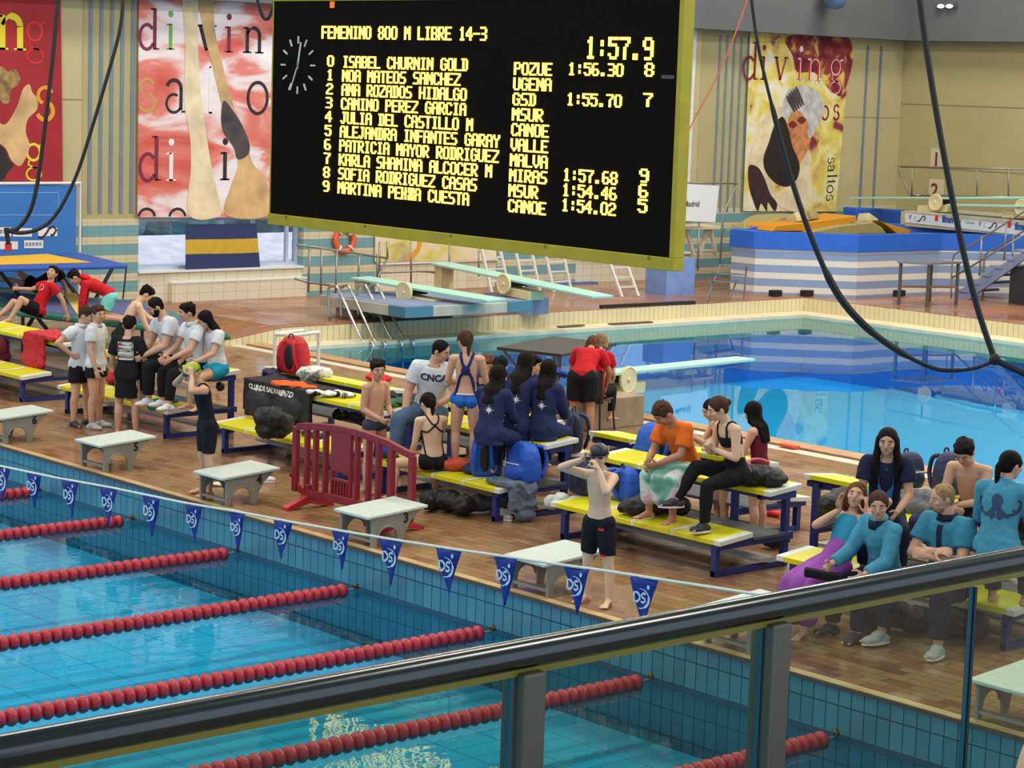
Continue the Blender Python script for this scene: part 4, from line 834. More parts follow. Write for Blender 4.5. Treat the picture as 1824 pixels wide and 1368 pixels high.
# near springboard with block and table stand
_a, _b = G(1142, 658, .60), G(1328, 639, .54); SBa = _a-nrm0(_b-_a)*1.3; SBb = _b
t = springboard('springboard on the near deck, cream wheel beside the seated red official', SBa, SBb, G(1115, 676, .52), .40, wd=.17)
w = MB(); w.box((1.1, 7.0, 0), (1.78, 8.05, .40)); w.build('concrete_base', mat('base_concrete', (150, 132, 104), .8, noise=.2, nscale=5), t, bevel=.01)
t = thing('dark_table', 'dark-topped table stand at the near edge of the far pool', 'table', (.1, 8.2, .0))
c = [G(*q, .95) for q in ((885, 618), (1000, 631), (1098, 611), (985, 599))]; w = MB(); w.add(c+[p-np.array([0, 0, .04]) for p in c], [(0, 1, 2, 3), (7, 6, 5, 4), (0, 4, 5, 1), (1, 5, 6, 2), (2, 6, 7, 3), (3, 7, 4, 0)]); w.build('tabletop', mat('dark_top', (52, 48, 46), .5), t)
ce = sum(c)/4
for p in c: q = p+(ce-p)*.45; w = MB(); w.beam((*q[:2], .92), (*q[:2], 0.015), .04, .04, up=(0, 1, 0)); w.build('leg', M_slate, t)
for p in c: q = p+(ce-p)*.45; w = MB(); w.beam((*q[:2], .55), p+(ce-p)*.1-np.array([0, 0, .04]), .03, .03); w.build('brace', M_slate, t)
t = thing('white_frame_table', 'small white tubular frame at the corner of the far pool, behind the red backpack', 'frame', G(520, 640, 0))
z1 = .62; o_ = G(490, 594, z1); a_ = G(567, 591, z1); b_ = G(530, 592, z1)
q = [np.array([-6.1, 7.05]), np.array([-6.1, 7.75]), np.array([-5.3, 7.85]), np.array([-5.3, 7.2])]
q = [G(490, 595, z1)[:2], G(540, 589, z1)[:2], G(568, 592, z1)[:2], G(524, 597, z1)[:2]]
w = MB(); w.tube([(*p, z1) for p in q+[q[0]]], .03, 8); w.build('top_frame', M_bw, t)
for p in q: w = MB(); w.tube([(*p, z1), (*p, .02)], .028, 8); w.build('leg', M_bw, t)
w = MB(); w.tube([(*q[3], .06), (*q[2], .06)], .035, 8); w.build('rubber_foot', M_leg, t)
# lifebuoy on the pier
P = AX(614, 428, XW+.08); t = thing('lifebuoy', 'orange lifebuoy hanging on the tiled pier', 'lifebuoy', P)
w = MB(); n = 28; rings = [[(P[0]+.045*math.cos(b_), P[1]+math.sin(a)*(.22+.06*math.sin(b_)), P[2]+math.cos(a)*(.22+.06*math.sin(b_))) for b_ in np.linspace(0, 2*PI, 9)[:-1]] for a in np.linspace(0, 2*PI, n+1)]
w.loft(rings); w.build('ring', mat('lifebuoy_orange', (226, 92, 50), .5), t, smooth=True)
for a in (.8, 2.4, 3.9, 5.5): w = MB(); w.tube([(P[0]+.06*math.cos(b_), P[1]+math.sin(a)*(.22+.07*math.sin(b_)), P[2]+math.cos(a)*(.22+.07*math.sin(b_))) for b_ in np.linspace(0, 2*PI, 10)], .02, 6); w.build('band', M_bw, t)
# A-frame steps and chair-like ladders in front of the wall
M_wl = mat('white_ladder', (216, 214, 206), .45)
def stepladder(label, xl, xr, yt, yb, X, lean):
    a, b_ = AX(xl, yb, X), AX(xr, yb, X); zt = AX(xl, yt, X)[2]; t = thing('step_ladder', label, 'ladder', (X, (a[1]+b_[1])/2, RZ), 'white ladders along the window wall')
    for p in (a, b_): w = MB(); w.beam((X, p[1], RZ), (X-lean, p[1]-.1, zt), .05, .05, up=(0, 1, 0)); w.build('rail', M_wl, t)
    for f in (.25, .5, .75): w = MB(); w.beam((X-lean*f, a[1]-.1*f, RZ+(zt-RZ)*f), (X-lean*f, b_[1]-.1*f, RZ+(zt-RZ)*f), .05, .03); w.build('step', M_wl, t)
stepladder('white ladder farthest left under the scoreboard', 876, 908, 440, 505, -11.4, .25)
stepladder('middle white ladder under the scoreboard', 934, 962, 446, 508, -11.2, .2)
stepladder('white ladder on the blue mat under the scoreboard', 987, 1018, 450, 506, -11.0, .2)
stepladder('white ladder nearest the pool under the scoreboard corner', 1108, 1137, 462, 530, -9.6, .35)
w = MB(); q = G(1000, 505, RZ); w.box((q[0]-1.0, q[1]-1.3, RZ), (q[0]+.3, q[1]+.8, RZ+.03)); o = w.build('floor_mat', mat('mat_blue', (84, 98, 160), .7), None); tag(o, 'flat blue mat lying under the white ladders', 'mat')
q0, q1 = G(1070, 549, RZ), G(1236, 541, RZ); w = MB(); w.beam(q0+[0, 0, .03], q1+[0, 0, .03], .09, .06); o = w.build('dark_plank', M_rub); tag(o, 'long dark plank lying on the far deck edge', 'plank')
for (xa, ya, xb, yb) in ((995, 582, 1038, 579), (1086, 577, 1160, 573)): q0, q1 = G(xa, ya, 0), G(xb, yb, 0); w = MB(); w.beam(q0+[-.0, 0, .0], q1, .12, .02); o = w.build('drain_plate', mat('drain_dark', (84, 78, 70), .5)); tag(o, 'dark metal plate on the coping, %s' % ('left one' if xa < 1000 else 'right one'), 'plate', 'dark plates on the far coping')
# lifeguard chair, white sponsor sheet and its rail
c = [AX(x, y, -9.9) for x, y in ((1190, 326), (1281, 331), (1274, 396), (1190, 392))]
t = thing('sponsor_sheet', 'white sponsor sheet with grey lettering beside the scoreboard', 'sign', (-9.9, c[1][1], RZ)); w = MB(); w.add(c+[p-np.array([.01, 0, 0]) for p in c], [(0, 1, 2, 3), (7, 6, 5, 4), (0, 4, 5, 1), (1, 5, 6, 2), (2, 6, 7, 3), (3, 7, 4, 0)]); w.build('sheet', mat('sheet_white', (224, 222, 218), .7), t)
P = AX(1212, 366, -9.893); tm = text_mb('Comunidad de Madrid', .165, (P-np.array([0, .93, 0]), (0, 1, -.02), (0, 0, 1)), bold=.004); tm.build('lettering', mat('grey_lettering', (90, 88, 92), .7), t)
R2 = lambda x, y: AX(x, y, -9.95)
rails(t, [[R2(1190, 325), R2(1313, 327)], [R2(1313, 327), R2(1288, 380), R2(1282, 475)], [R2(1245, 396), R2(1243, 482)]])
t = thing('lifeguard_chair', 'cream lifeguard chair behind the white sponsor sheet', 'chair', (*R2(1240, 455)[:2], RZ)); Xc = -10.6
w = MB(); w.beam(AX(1205, 404, Xc), AX(1268, 404, Xc), .5, .07); w.build('seat', mat('chair_cream', (224, 212, 176), .5), t)
for (xa, xb) in ((1215, 1205), (1222, 1236), (1258, 1246), (1266, 1275)):
    p = AX(xa, 408, Xc); q = AX(xb, 455, Xc); w = MB(); w.beam(p, q, .07, .07, up=(0, 1, 0)); w.build('leg', MATS['chair_cream'], t)
w = MB(); w.beam(AX(1238, 445, Xc), AX(1272, 446, Xc), .05, .05); w.build('stretcher', MATS['chair_cream'], t)
# blue pier corner and low striped wall left of the pit
M_bt = mat('blue_tiles', (120, 150, 210), .4, noise=.1, nscale=5)
a, b_ = G(1186, 526, RZ), G(1236, 525, RZ); w = MB(); zt = AX(1186, 460, a[0])[2]; w.add([(a[0], a[1], RZ), (b_[0], b_[1], RZ), (b_[0], b_[1], zt), (a[0], a[1], zt), (a[0]-.6, a[1], RZ), (b_[0]-.6, b_[1], RZ), (b_[0]-.6, b_[1], zt), (a[0]-.6, a[1], zt)], [(0, 1, 2, 3), (7, 6, 5, 4), (3, 2, 6, 7), (0, 3, 7, 4), (1, 5, 6, 2)]); struct(w.build('wall_blue_pier', M_bt))
# dry pit
M_pit = wall_tiles('pit_stripes', (218, 212, 200), (132, 154, 188), .335, .33, .0001); 
def pit_mat():
    t = NT('pit_striped_tiles'); X, Y, Z = t.xyz(); f = t.math('FRACT', t.math('DIVIDE', t.math('SUBTRACT', Z, .43), .285)); s = t.math('LESS_THAN', f, .56)
    t.l(t.mix(s, lin((222, 214, 200)), lin((134, 154, 186))), t.b.inputs['Base Color']); t.b.inputs['Roughness'].default_value = .4; return t.m
pm = pit_mat(); base = [G(*q, RZ) for q in ((1300, 519), (1342, 524), (1425, 527), (1524, 531), (1668, 524), (1850, 528))]
ZP = 1.20; back = [np.array([base[-1][0]-1.0, base[-1][1]+1.2, RZ]), np.array([-11.2, 27.2, RZ]), np.array([-11.0, 24.2, RZ])]
ring = [p[:2] for p in base]+[p[:2] for p in back]
def ringwall(nm, m, z0, z1, grow, th, parent):
    ce = sum(ring)/len(ring); w = MB(); n = len(ring); o_ = []; i_ = []
    for p in ring: d = (ce-p); d /= np.linalg.norm(d); o_.append(p-d*grow); i_.append(p+d*th)
    vs = [(*p, z0) for p in o_]+[(*p, z1) for p in o_]+[(*p, z1) for p in i_]+[(*p, z0) for p in i_]; fs = []
    for k in range(n):
        j = (k+1) % n
        for r in range(4): fs.append((r*n+k, r*n+j, ((r+1) % 4)*n+j, ((r+1) % 4)*n+k))
    w.add(vs, fs); return w.build(nm, m, parent)
t = thing('foam_pit', 'striped tiled foam pit with blue padded rim in the far corner', 'foam pit', (*(sum(ring)/len(ring)), RZ))
ringwall('tiled_wall', pm, RZ, ZP, 0, .25, t); ringwall('blue_rim', mat('pad_blue', (36, 96, 196), .5, noise=.06, nscale=4), ZP, ZP+.36, .06, .30, t)
w = MB(); ce = sum(ring)/len(ring); w.add([(*(p+(ce-p)*.05), ZP+.02) for p in ring], [tuple(range(len(ring)))]); w.build('pit_bottom', mat('pit_dark', (70, 80, 90), .8), t)
for xx in (1380, 1436, 1530, 1600): 
    a = G(xx, 521, RZ+.08); w = MB(); w.box((a[0]-.06, a[1]-.12, RZ+.01), (a[0]+.1, a[1]+.12, RZ+.13)); w.build('drain_opening', M_rub, t)
M_fm = [mat('foam_ochre', (206, 138, 26), .8), mat('foam_khaki', (160, 146, 92), .9, noise=.1), mat('foam_cream', (196, 186, 136), .9, noise=.1)]
def foam_sheet(pts, z, dz, m, label):
    w = MB(); P = [AX(x, y, z) for x, y in pts]; n = len(P); Q = [p-np.array([dz, 0, 0]) for p in P]
    w.add(P+Q, [tuple(range(n)), tuple(range(2*n-1, n-1, -1))]+[(i, i+n, (i+1) % n+n, (i+1) % n) for i in range(n)]); o = w.build('foam_mat', m, None, bevel=.02); tag(o, label, 'mat', 'foam mats heaped in the pit')
foam_sheet([(1375, 412), (1382, 402), (1440, 396), (1525, 384), (1526, 392), (1505, 402), (1440, 412)], -9.6, .9, M_fm[0], 'long ochre foam mat on top of the heap in the pit')
foam_sheet([(1568, 393), (1580, 398), (1645, 416), (1600, 418)], -9.5, .7, M_fm[0], 'small ochre foam mat at the right end of the pit heap')
foam_sheet([(1340, 414), (1360, 408), (1378, 392), (1395, 386), (1440, 384), (1450, 392), (1380, 412)], -10.2, .8, M_fm[1], 'khaki foam mat behind the ochre one in the pit')
foam_sheet([(1440, 414), (1500, 402), (1556, 396), (1570, 404), (1580, 416), (1500, 418)], -9.4, .6, M_fm[1], 'khaki foam mat under the ochre one in the pit')
r2 = np.random.default_rng(3)
fb_lab = ['at the left tip of the heap', 'behind the strap', 'below the poster', 'left of the blue pad', 'in the middle of the pit', 'at the right of the heap', 'under the logo strip']
for k, (xx, yy) in enumerate(((1322, 411), (1420, 390), (1440, 386), (1545, 393), (1565, 405), (1650, 414), (1700, 412))):
    p = AX(xx, yy, -9.9); w = MB(); w.box((-.16, -.18, -.11), (.16, .18, .11)); o = w.build('foam_block', M_fm[2] if k % 2 else M_fm[1], None, bevel=.03); o.location = p; o.rotation_euler = tuple(r2.uniform(-.6, .6, 3)); tag(o, 'foam block %s' % fb_lab[k], 'foam block', 'foam blocks in the pit')
c = [AX(x, y, -11.0) for x, y in ((1525, 370), (1612, 374), (1612, 416), (1525, 412))]; w = MB(); w.add(c+[p-np.array([.4, 0, 0]) for p in c], [(0, 1, 2, 3), (7, 6, 5, 4), (0, 4, 5, 1), (1, 5, 6, 2), (2, 6, 7, 3), (3, 7, 4, 0)]); o = w.build('crash_pad', MATS['pad_blue'], None, bevel=.03); tag(o, 'upright blue crash pad at the back of the foam pit', 'pad')
# dry stage with logo strip, stairs, rails
Ys = 27.6; V = lambda x, y, Y=Ys: AY(x, y, Y)
t = thing('dry_stage', 'dry-land diving stage with a white logo strip and steps at the right', 'diving stage', (*V(1720, 480)[:2], RZ))
a, b_ = V(1605, 376), V(1900, 408); zb_ = V(1605, 402)[2]
w = MB(); w.box((a[0], Ys, zb_), (b_[0]+1.5, Ys+2.2, a[2])); w.build('platform', M_conc, t)
w = MB(); c = [V(x, y, Ys-.02) for x, y in ((1612, 379), (1900, 412), (1900, 428), (1612, 396))]; w.add(c, [(0, 1, 2, 3)]); st = w.build('logo_strip', mat('strip_white', (214, 220, 230), .6), t)
def strip_logo(x, y, kind):
    P = V(x, y, Ys-.03); s = .085; u = np.array([1, 0, -.0]); v = np.array([0, 0, 1.0]); w = MB()
    if kind == 'S': quadpath([(-1.3*s, -.6*s), (-.8*s, -.8*s), (-.2*s, -.2*s), (.2*s, .5*s), (.8*s, .8*s), (1.3*s, .3*s), (.9*s, -.5*s)], .3*s, P, u, v, w); m = M_ink
    elif kind == 'r': poly2([(-.5*s, -.6*s), (.5*s, -.6*s), (.5*s, .9*s), (-.5*s, .9*s)], P, u, v, w); m = M_pred
    elif kind == 'k': quadpath([(-.3*s, .5*s), (-.1*s, -.5*s), (.4*s, .7*s)], .25*s, P, u, v, w); m = mat('logo_violet', (90, 70, 110), .6)
    elif kind == 'b': quadpath(arc(0, 0, .5*s, .5*s, 90, 270, 8), .2*s, P, u, v, w); m = mat('logo_pale', (170, 190, 200), .6)
    elif kind == 'f': w = text_mb('fmn', .2, (P-np.array([.15, 0, .06]), u, v), bold=.012); m = mat('logo_blue', (40, 80, 160), .6)
    else: w = text_mb('Gilsen', .1, (P-np.array([.15, 0, .03]), u, v)); m = mat('emblem_grey', (130, 140, 160), .6)
    w.build('emblem', m, st)
for x, y, k in ((1621, 387, 'k'), (1631, 389, 'b'), (1641, 389.5, 'S'), (1668, 389.5, 'r'), (1688, 391, 'f'), (1710, 395, 'k'), (1729, 396, 'g'), (1745, 399, 'k'), (1755, 400.5, 'b'), (1768, 401.5, 'S'), (1798, 401, 'r'), (1818, 404, 'f')): strip_logo(x, y, k)
rails(t, [[V(1604, 298, 29), V(1600, 304, 29), V(1622, 348, 29), V(1640, 348, 29)], [V(1604, 297, 29), V(1860, 302, 29)]]+[[V(x, 298, 29), V(x-1, 350, 29)] for x in (1625, 1741, 1797, 1840)]+[[V(1625, 348, 29), V(1850, 352, 29)]])
springboard('thin springboard seen edge-on above the foam pit, left one', V(1840, 352, 28.2)+[0, 0, 0], V(1523, 353, 28.2), V(1668, 360, 28.0), V(1668, 372, 28)[2], wd=.2)
springboard('thin springboard seen edge-on above the logo strip, right one', V(1960, 370, 27.9), V(1695, 365, 27.9), V(1822, 370, 27.8), V(1822, 380, 27.8)[2], wd=.2)
t2 = thing('stair_flight', 'grey steps with steel handrails up to the dry diving stage', 'stairs', (*V(1750, 540, 25.5)[:2], RZ)); Yt = 25.6
p0 = V(1700, 545, Yt)
for k in range(6):
    x_ = p0[0]+k*.28; z_ = RZ+(k+1)*.19; w = MB(); w.box((x_, Yt, z_-.05), (x_+.32, Yt+1.1, z_)); w.build('tread', M_slate, t2)
w = MB(); w.prism([(p0[0], RZ), (p0[0]+.35, RZ), (p0[0]+1.9, RZ+1.1), (p0[0]+1.9, RZ+1.24), (p0[0]+1.7, RZ+1.14), (p0[0], RZ+.12)], 1, Yt+.02, Yt+.08); w.build('stringer', M_slate, t2)
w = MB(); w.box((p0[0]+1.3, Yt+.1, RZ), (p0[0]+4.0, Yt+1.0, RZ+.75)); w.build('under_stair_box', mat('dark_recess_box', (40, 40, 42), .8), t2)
for dy in (0, 1.1):
    yy = Yt+dy; rails(t2, [sm([(p0[0]-.1, yy, RZ), (p0[0]-.12, yy, RZ+.75), (p0[0]-.02, yy, RZ+.95), (p0[0]+.3, yy, RZ+1.12), (p0[0]+1.9, yy, RZ+2.1)], 4), [(p0[0]-.1, yy, RZ+.42), (p0[0]+1.9, yy, RZ+1.6)]]+[[(p0[0]+k, yy, RZ+.2+k*.58), (p0[0]+k, yy, RZ+1.0+k*.58)] for k in (.6, 1.2, 1.8)])
# metal table and little bleacher stool in front of the pit
t = thing('work_table', 'grey metal table standing against the striped foam pit', 'table', (*G(1650, 535, RZ)[:2], RZ)); zt = 1.14
c = [G(*q, zt) for q in ((1598, 465), (1655, 469), (1714, 466), (1660, 461))]; w = MB(); w.add(c+[p-np.array([0, 0, .04]) for p in c], [(0, 1, 2, 3), (7, 6, 5, 4), (0, 4, 5, 1), (1, 5, 6, 2), (2, 6, 7, 3), (3, 7, 4, 0)]); w.build('tabletop', mat('table_grey', (130, 134, 138), .4, metal=.4), t)
ce = sum(c)/4
for p in c: q = p+(ce-p)*.12; w = MB(); w.beam((*q[:2], zt-.03), (*q[:2], RZ), .05, .05, up=(0, 1, 0)); w.build('leg', mat('table_leg', (84, 82, 78), .5), t)
w = MB(); w.beam((c[0]+(ce-c[0])*.12)*[1, 1, 0]+[0, 0, .62], (c[2]+(ce-c[2])*.12)*[1, 1, 0]+[0, 0, .62], .04, .04); w.build('stretcher', mat('stretcher_wood', (120, 96, 66), .6), t)
t = thing('step_stool', 'small grey metal step stool in front of the foam pit', 'stool', (*G(1300, 528, RZ)[:2], RZ)); Xs = -8.3; S2 = lambda x, y: AX(x, y, Xs)
for k, (xa, xb, y_) in enumerate(((1283, 1330, 472), (1274, 1322, 487), (1266, 1312, 500))):
    p, q = S2(xa, y_), S2(xb, y_+2); w = MB(); w.beam(p, q, .2, .025); w.build('tread', mat('stool_grey', (126, 128, 128), .5, metal=.3), t)
for (a, b_) in (((1283, 472), (1258, 524)), ((1330, 474), (1325, 528)), ((1270, 500), (1262, 520)), ((1312, 500), (1300, 526))): w = MB(); q_ = S2(*b_); q_[2] = RZ+.005; w.tube([S2(*a), q_], .018, 6); w.build('leg', MATS['stool_grey'], t)
# numbers on the end wall
for ch, x, y, m in (('1', 1660, 295, M_maroon), ('2', 1657, 350, M_maroon)):
    P = AY(x, y, YB-.012); w = text_mb(ch, .46, (P, (1, 0, 0), (0, 0, 1)), bold=.01); q = MB(); q.box((P[0]-.06, YB-.008, P[2]-.05), (P[0]+.38, YB-.002, P[2]+.42))
    t = thing('number_sign', {'1': 'pale sign with the dark red number 1, upper sign on the ochre end wall', '2': 'pale sign with the dark red number 2, lower sign on the ochre end wall'}[ch], 'sign', P); q.build('plate', mat('sign_pale', (206, 194, 160), .7), t); w.build('numeral', m, t)
P = AY(1684, 12, 29.9); t = thing('ceiling_lamp', 'small white spotlight shining under the soffit at the upper right', 'lamp', P); w = MB(); w.box((P[0]-.28, P[1]-.02, P[2]-.02), (P[0]+.28, P[1]+.3, P[2]+.10)); w.build('housing', mat('lamp_housing', (90, 92, 94), .5), t)
for dx in (-.12, .13): w = MB(); w.ell((P[0]+dx, P[1]-.02, P[2]+.01), (.10, .05, .045), n=12, m=7); w.build('bulb', mat('lamp_bulb', (255, 255, 250), .3, emit=3.0), t, smooth=True)
P = AX(1487, 4, -11.4); t = thing('hanging_lamp', 'blue-tinted hanging lamp at the top edge above the right banner', 'lamp', P); w = MB(); w.lathe((P[0], P[1], P[2]+.5), (0, 0, -1), [(0, .12), (.2, .24), (.5, .26), (.62, .20), (.66, .05)], 18); w.build('shade', mat('lamp_blue_glass', (86, 110, 150), .15, noise=.3, nscale=4), t, smooth=True); w = MB(); w.tube([(P[0], P[1], P[2]+.5), (P[0], P[1], CEIL)], .015); w.build('rod', M_rail, t)
# ================================================================ PEOPLE
def nrm(v): v = np.array(v, float); return v/(np.linalg.norm(v)+1e-12)
SK = {'fair': mat('skin_fair', (208, 160, 130), .5, noise=.05, nscale=6, spec=.35), 'tan': mat('skin_tan', (182, 128, 98), .5, noise=.05, nscale=6, spec=.35), 'pale': mat('skin_pale', (218, 180, 148), .5, noise=.05, nscale=6, spec=.35)}
HA = {'dark': (26, 17, 14), 'brown': (70, 46, 34), 'black': (14, 11, 12), 'blond': (150, 120, 84), 'auburn': (100, 62, 40)}
def hair_mat(k):
    nm = 'hair_'+k
    if nm in MATS: return MATS[nm]
    return mat(nm, HA[k], .65, noise=.35, nscale=26, bump=.5, bscale=60, spec=.12)
M_eyew = mat('eye_white', (226, 222, 216), .3); M_iris = mat('iris_dark', (34, 24, 20), .3); M_lip = mat('lips', (168, 92, 84), .5)
def capsule(mb, a, b, ra, rb, n=12, flat=None):
    a = np.array(a, float); b = np.array(b, float); d = b-a; L = np.linalg.norm(d); d = d/(L+1e-9)
    x = np.cross(d, (0, 0, 1) if abs(d[2]) < .95 else (1, 0, 0)); x /= np.linalg.norm(x); y = np.cross(d, x); rings = []
    for t in (-80, -50, -20): q = math.radians(t); rings.append((a+d*ra*math.sin(q), ra*math.cos(q)))
    for f in (.25, .5, .75): rings.append((a+d*L*f, ra+(rb-ra)*f))
    for t in (20, 50, 80): q = math.radians(t); rings.append((b+d*rb*math.sin(q), rb*math.cos(q)))
    mb.loft([[c+x*r*math.cos(2*PI*k/n)+y*r*math.sin(2*PI*k/n) for k in range(n)] for c, r in rings])
def chain(mb, pts, rs):
    for i in range(len(pts)-1): capsule(mb, pts[i], pts[i+1], rs[i], rs[i+1])
def ellring(c, x, y, w, d, n=20): return [np.array(c)+x*w*math.cos(2*PI*k/n)+y*d*math.sin(2*PI*k/n) for k in range(n)]
ARM = {'down': ((.16, .02, -1), (.05, .16, -1)), 'hip': ((.80, -.35, -.62), (-.62, .42, -.62)), 'front': ((.10, .25, -1), (-.45, .80, -.45)), 'lap': ((.08, .42, -.9), (-.30, .85, -.42)), 'head': ((.62, .55, .45), (-.62, .10, .80)),
       'face': ((.30, .75, -.35), (-.25, .35, .95)), 'cross': ((.22, .42, -.95), (-.95, .38, .12)), 'knee': ((.10, .55, -.85), (-.05, .75, -.65)), 'brace': ((.3, -.55, -.85), (.05, -.25, -1)), 'reach': ((.1, .75, -.65), (-.1, .9, -.3))}
def rig(at, face, H, pose, ground=0.0, seat=None, bulk=1.0, hips=1.0, chest=1.0, shoulder=1.0):
    f = heading(face); u = np.array([0, 0, 1.0]); r = np.cross(f, u); K = dict(H=H, f=f, r=r, u=u, bulk=bulk, hips=hips, chest=chest)
    B = lambda v, s=1: nrm(r*s*v[0]+f*v[1]+u*v[2])
    lean, side, twist, curl = pose.get('lean', 0), pose.get('side', 0), pose.get('twist', 0), pose.get('curl', 0)
    def tilt(a, s): a, s = math.radians(a), math.radians(s); return nrm(f*math.sin(a)+r*math.sin(s)+u*math.cos(a)*math.cos(s))
    P = np.zeros(3); T1 = tilt(lean*.8, side*.8); T2 = tilt(lean+curl, side)
    Wp = P+T1*.10*H; Cc = Wp+nrm(T1+T2*2)*.115*H; Sx = Cc+T2*.085*H
    tw = math.radians(twist); cr = r*math.cos(tw)-f*math.sin(tw); cr = nrm(cr-T2*np.dot(cr, T2)); cf = np.cross(T2, cr)
    pu = nrm(T1*.5+u*.5); pr = nrm(r-pu*np.dot(r, pu)); pf = np.cross(pu, pr)
    K.update(P=P, W=Wp, C=Cc, S=Sx, T1=T1, T2=T2, cr=cr, cf=cf, pr=pr, pf=pf, pu=pu)
    nb = Sx+T2*.02*H; hu = nrm(T2*.45+u*.55); hh = .150+.046*H; K['hh'] = hh
    hy, hpit, hrol = [math.radians(v) for v in pose.get('head', (0, 0, 0))]
    hr0 = nrm(cr-hu*np.dot(cr, hu)); hf0 = np.cross(hu, hr0)
    hf = hf0*math.cos(hy)+hr0*math.sin(hy); hr = np.cross(hf, hu); hf2 = nrm(hf*math.cos(hpit)-hu*math.sin(hpit)); hu2 = np.cross(hr, hf2)
    hu3 = nrm(hu2*math.cos(hrol)+hr*math.sin(hrol)); hr = np.cross(hf2, hu3)
    nt = nb+nrm(hu*.75+hf2*.30+T2*.3)*.045*H; hc = nt+hu3*.40*hh+hf2*.10*hh
    K.update(nb=nb, nt=nt, hc=hc, hf=hf2, hr=hr, hu=hu3)
    for s, n in ((-1, 'L'), (1, 'R')):
        hj = P+pr*s*.052*H*hips-pu*.012*H; lg = pose.get('leg'+n, pose.get('legs', ((.05, .02, -1), (.03, -.03, -1))))
        kn = hj+B(lg[0], s)*.245*H; an = kn+B(lg[1], s)*.24*H; fd = B(lg[2], s) if len(lg) > 2 else nrm(f+r*s*.22)
        K['hip'+n], K['knee'+n], K['ank'+n], K['fd'+n] = hj, kn, an, fd
        sj = Sx+cr*s*.102*H*shoulder-T2*.012*H; ar = pose.get('arm'+n, pose.get('arms', 'down')); ar = ARM[ar] if isinstance(ar, str) else ar
        if ar[0] == 'to':                             # reach: target (out, fwd, up) in metres from the pelvis or a joint name
            tgt = ar[1]; tgt = K[tgt] if isinstance(tgt, str) else P+r*s*tgt[0]+f*tgt[1]+u*tgt[2]
            if len(ar) > 3: tgt = tgt+(hr*s*ar[3][0]+hf2*ar[3][1]+hu3*ar[3][2])*hh/.22
            pole = B(ar[2], s); d = tgt-sj; L = min(np.linalg.norm(d), .325*H*.985); d = nrm(d); a, b = .172*H, .153*H
            c = (a*a+L*L-b*b)/(2*a*L); c = max(-1, min(1, c)); pp = nrm(pole-d*np.dot(pole, d)); el = sj+d*a*c+pp*a*math.sqrt(1-c*c); wr = sj+d*L
        else: el = sj+B(ar[0], s)*.172*H; wr = el+B(ar[1], s)*.153*H
        hd = nrm(wr-el)
        hp = pose.get('hand'+n)
        if hp: hd = B(hp, s)
        K['sh'+n], K['el'+n], K['wr'+n], K['hd'+n] = sj, el, wr, hd
    at = np.array(at, float)
    if seat is None:
        lo = min(K['ankL'][2], K['ankR'][2]); off = np.array([at[0], at[1], 0])-np.array([*((K['ankL']+K['ankR'])/2)[:2], 0]); off[2] = ground+.042*H-lo
    else: off = np.array([at[0], at[1], seat+.080*H])
    for k in ('P', 'W', 'C', 'S', 'nb', 'nt', 'hc')+tuple(j+n for j in ('hip', 'knee', 'ank', 'sh', 'el', 'wr') for n in 'LR'): K[k] = K[k]+off
    return K
def torso_rings(K, e=0.0, lo=0, hi=8, loose=0.0, hem=None):
    H, b, hp, ch = K['H'], K['bulk'], K['hips'], K['chest']; P, T1, T2, W, C, S = K['P'], K['T1'], K['T2'], K['W'], K['C'], K['S']; pr, pf, cr, cf, pu = K['pr'], K['pf'], K['cr'], K['cf'], K['pu']
    mr, mf = nrm(pr+cr), nrm(pf+cf)
    R = [(P-pu*.055*H, pr, pf, .055, .045), (P-pu*.02*H, pr, pf, .086*hp, .064), (P+pu*.025*H, pr, pf, .090*hp, .062), (W, mr, mf, .073*(.5+.5*hp), .052), (W*.45+C*.55, cr, cf, .078*ch, .056), (C, cr, cf, .085*ch, .060), (C*.4+S*.6, cr, cf, .090*ch, .056), (S+T2*.004*H, cr, cf, .074*ch, .043), (S+T2*.022*H, cr, cf, .045, .036)]
    out = []
    for i in range(lo, hi+1):
        c, x, y, w, d = R[i]; ex = e+loose*(1-(i/8)); out.append(ellring(c, x, y, w*H*b+ex, d*H*b+ex))
    if hem is not None:                               # straight hem below the hips
        c = P-pu*hem*H; out.insert(0, ellring(c, pr, pf, .090*hp*H*b+e+loose, .066*H*b+e+loose))
    return out
def hand(mb, K, n, curl=28, flat=False):
    H = K['H']; s = -1 if n == 'L' else 1; w, d = K['wr'+n], K['hd'+n]; ref = -K['r']*s; nrmv = ref-d*np.dot(ref, d)
    pn = K.get('palm'+n); nrmv = nrmv if pn is None else pn-d*np.dot(pn, d)
    nrmv = nrm(nrmv); sd = np.cross(d, nrmv)
    if np.dot(sd, K['f']+K['u']*.3) < 0: sd = -sd      # thumb side: forward / up
    L = .052*H; R = np.stack([sd, nrmv, d], 1); mb.ell(w+d*L*.62, (.0235*H, .011*H, .036*H), R, 12, 8)
    for k, ln in enumerate((.040, .046, .043, .034)):
        o = (1.45-k)*.0118*H; p = w+d*L*1.08+sd*o; a = math.radians(curl); q = p
        dd = d
        for j, fr in enumerate((.42, .33, .27)):
            a2 = math.radians(curl*(j+.6)); dd = nrm(d*math.cos(a2)+nrmv*math.sin(a2)+sd*(1.5-k)*.05); q2 = q+dd*ln*H*fr; capsule(mb, q, q2, .0062*H, .0056*H, 8); q = q2
    t0 = w+d*L*.35+sd*.020*H; t1 = t0+nrm(d*.6+sd*.75+nrmv*.35)*.030*H; t2 = t1+nrm(d*.9+sd*.2+nrmv*.3)*.022*H
    capsule(mb, t0, t1, .0085*H, .007*H, 8); capsule(mb, t1, t2, .0068*H, .006*H, 8)
